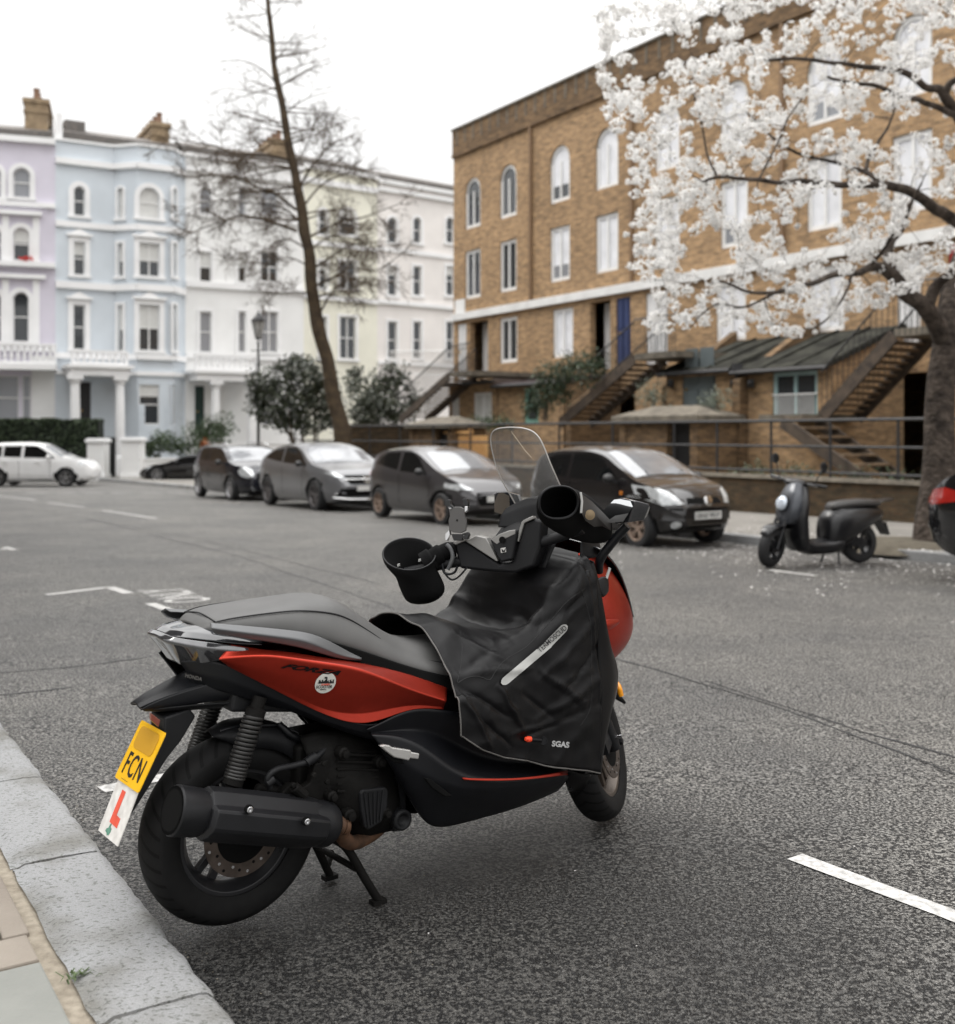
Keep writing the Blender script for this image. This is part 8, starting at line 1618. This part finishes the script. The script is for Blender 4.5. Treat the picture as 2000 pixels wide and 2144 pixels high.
# return flap from the front fold to the zip along the red fairing
zl_ = [(1232, 1172, -.215), (1246, 1241, -.235), (1262, 1288, -.245), (1279, 1357, -.235), (1290, 1391, -.225), (1293, 1420, -.215), (1288, 1460, -.22), (1270, 1510, -.23), (1252, 1570, -.235), (1240, 1622, -.245)]
Z_ = [BP(*q) for q in zl_]; fr = [vs[(len(xd) - 1) * nc + int(round(j))] for j in np.linspace(NV * .62, 0, len(Z_))]; mid = [(a + b_) / 2 + Vector((.008, -.022, 0)) for a, b_ in zip(fr, Z_)]
cage('cover_flap', [fr, mid, Z_], M_fab, ap, pix=False, th=.004, lv=3); mb = MB(); mb.tube(catmull(Z_, 6), .0035, 6); mb.build('zip_edge', M_seam, ap, smooth=60)
cage('cover_lower_flap', [[(1190, 1612, -.275), (1222, 1624, -.27), (1240, 1618, -.25)], [(1186, 1645, -.20), (1200, 1655, -.19), (1225, 1650, -.17)], [(1190, 1655, -.10), (1205, 1660, -.10), (1225, 1655, -.08)]], M_fab, ap, th=.004, lv=2)
# reflective strip, valve and lettering seated on the cloth
def on_cloth(p, off=.004):
    o = CL; d = (Vector(p) - CL).normalized(); h_ = bva.ray_cast(o, d); return (h_[0] - d * off) if h_[0] is not None else Vector(p)
def cloth_px(px, py, off=.0055): d = ray(px, py).normalized(); h_ = bva.ray_cast(CL, d); return (h_[0] - d * off) if h_[0] is not None else BP(px, py, -.28)
cl_ = catmull([Vector((1054, 1430, 0)), Vector((1095, 1396, 0)), Vector((1140, 1350, 0)), Vector((1158, 1338, 0)), Vector((1172, 1318, 0)), Vector((1186, 1311, 0))], 10); mb = MB(); vv = []
cl_ = [Vector((1051, 1432, 0)).lerp(Vector((1148, 1350, 0)), k / 30) for k in range(31)] + [Vector((1150, 1347, 0)).lerp(Vector((1187, 1309, 0)), k / 12) for k in range(13)]
for k, p in enumerate(cl_):
    a = cl_[max(0, k - 1)]; b_ = cl_[min(len(cl_) - 1, k + 1)]; t_ = (b_ - a).normalized(); nx = Vector((-t_.y, t_.x, 0)); e = min(k, len(cl_) - 1 - k); wd = 8.3 * math.sqrt(1 - (1 - min(1, (e + .15) / 3.0)) ** 2)
    for s2_ in (-1, -.5, 0, .5, 1): q = p + nx * wd * s2_; vv.append(cloth_px(q.x, q.y, .010))
mb.add(vv, [(k * 5 + i, k * 5 + i + 1, (k + 1) * 5 + i + 1, (k + 1) * 5 + i) for k in range(len(cl_) - 1) for i in range(4)]); strip = mb.build('reflective_strip', M_refl, ap, smooth=180)
def cloth_text(nm, body, pc, size_px, ang, m, parent, sx=1, bold=0, off=.0145, shear=0, mirror=False):
    o = text_mesh(nm, body, size_px, Vector((0, 0, 0)), Matrix.Identity(3), m, parent, ext=0, bold=bold, sx=sx, shear=shear); ca, sa = math.cos(ang), math.sin(ang)
    for v in o.data.vertices: x, y = v.co.x, v.co.y; v.co = cloth_px(pc[0] + x * ca + y * sa, pc[1] + x * sa - y * ca, off)
    return o
cloth_text('strip_lettering', 'TERMOSCUD', (1157, 1338), 15, R(-41), M_black, strip, sx=.86, bold=.15)
cloth_text('cover_lettering', 'SGAS', (1174, 1559), 16, R(5), mat('grey_print', (.30, .30, .30), .6), ap, sx=.98, bold=.7, off=.008)
mb = MB(); a_, b_ = cloth_px(1133, 1550, .012), cloth_px(1110, 1548, .014); mb.tube([a_, b_], .0052, 10); mb.lathe([(0, .0135), (.003, .0135), (.003, .011), (.001, .011)], cloth_px(1138, 1551, .006), (-.4, -.9, .1), 28); mb.build('air_valve', M_bp, ap, smooth=50)
mb = MB(); d_ = (b_ - a_).normalized(); mb.lathe([(0, .0095), (.012, .0095), (.013, .007), (.022, .0065), (.024, .004)], b_, d_, 16); mb.build('valve_cap', mat('orange_red_cap', (.75, .06, .02), .4), ap, smooth=40)
M_stitch = mat('cloth_seam', (.003, .003, .0033), .7)
for pts_ in ([(962, 1314), (967, 1345), (967, 1375), (963, 1405), (957, 1429)], [(959, 1430), (976, 1420), (995, 1416), (1010, 1419), (1026, 1423), (1040, 1402), (1060, 1380), (1105, 1352), (1147, 1307), (1185, 1262), (1225, 1232)], [(1210, 1210), (1235, 1300), (1238, 1400), (1236, 1480), (1215, 1520)]):
    q_ = catmull([Vector((a, b_, 0)) for a, b_ in pts_], 8); mb = MB(); mb.tube([cloth_px(v.x, v.y, .0035) for v in q_], .0016, 5); mb.build('cloth_seam', M_stitch, ap, smooth=60)
cage('strap_clip', [[(1247, 1214, -.262), (1262, 1206, -.258), (1272, 1208, -.25)], [(1252, 1232, -.268), (1266, 1228, -.264), (1274, 1226, -.255)], [(1262, 1250, -.262), (1268, 1246, -.26), (1273, 1238, -.25)]], M_bp, ap, th=.006, lv=2)
mb = MB(); mb.bar(BP(1270, 1211, -.258), BP(1277, 1189, -.25), .010, .004, up=(0, 1, 0)); mb.build('strap', M_refl, ap)
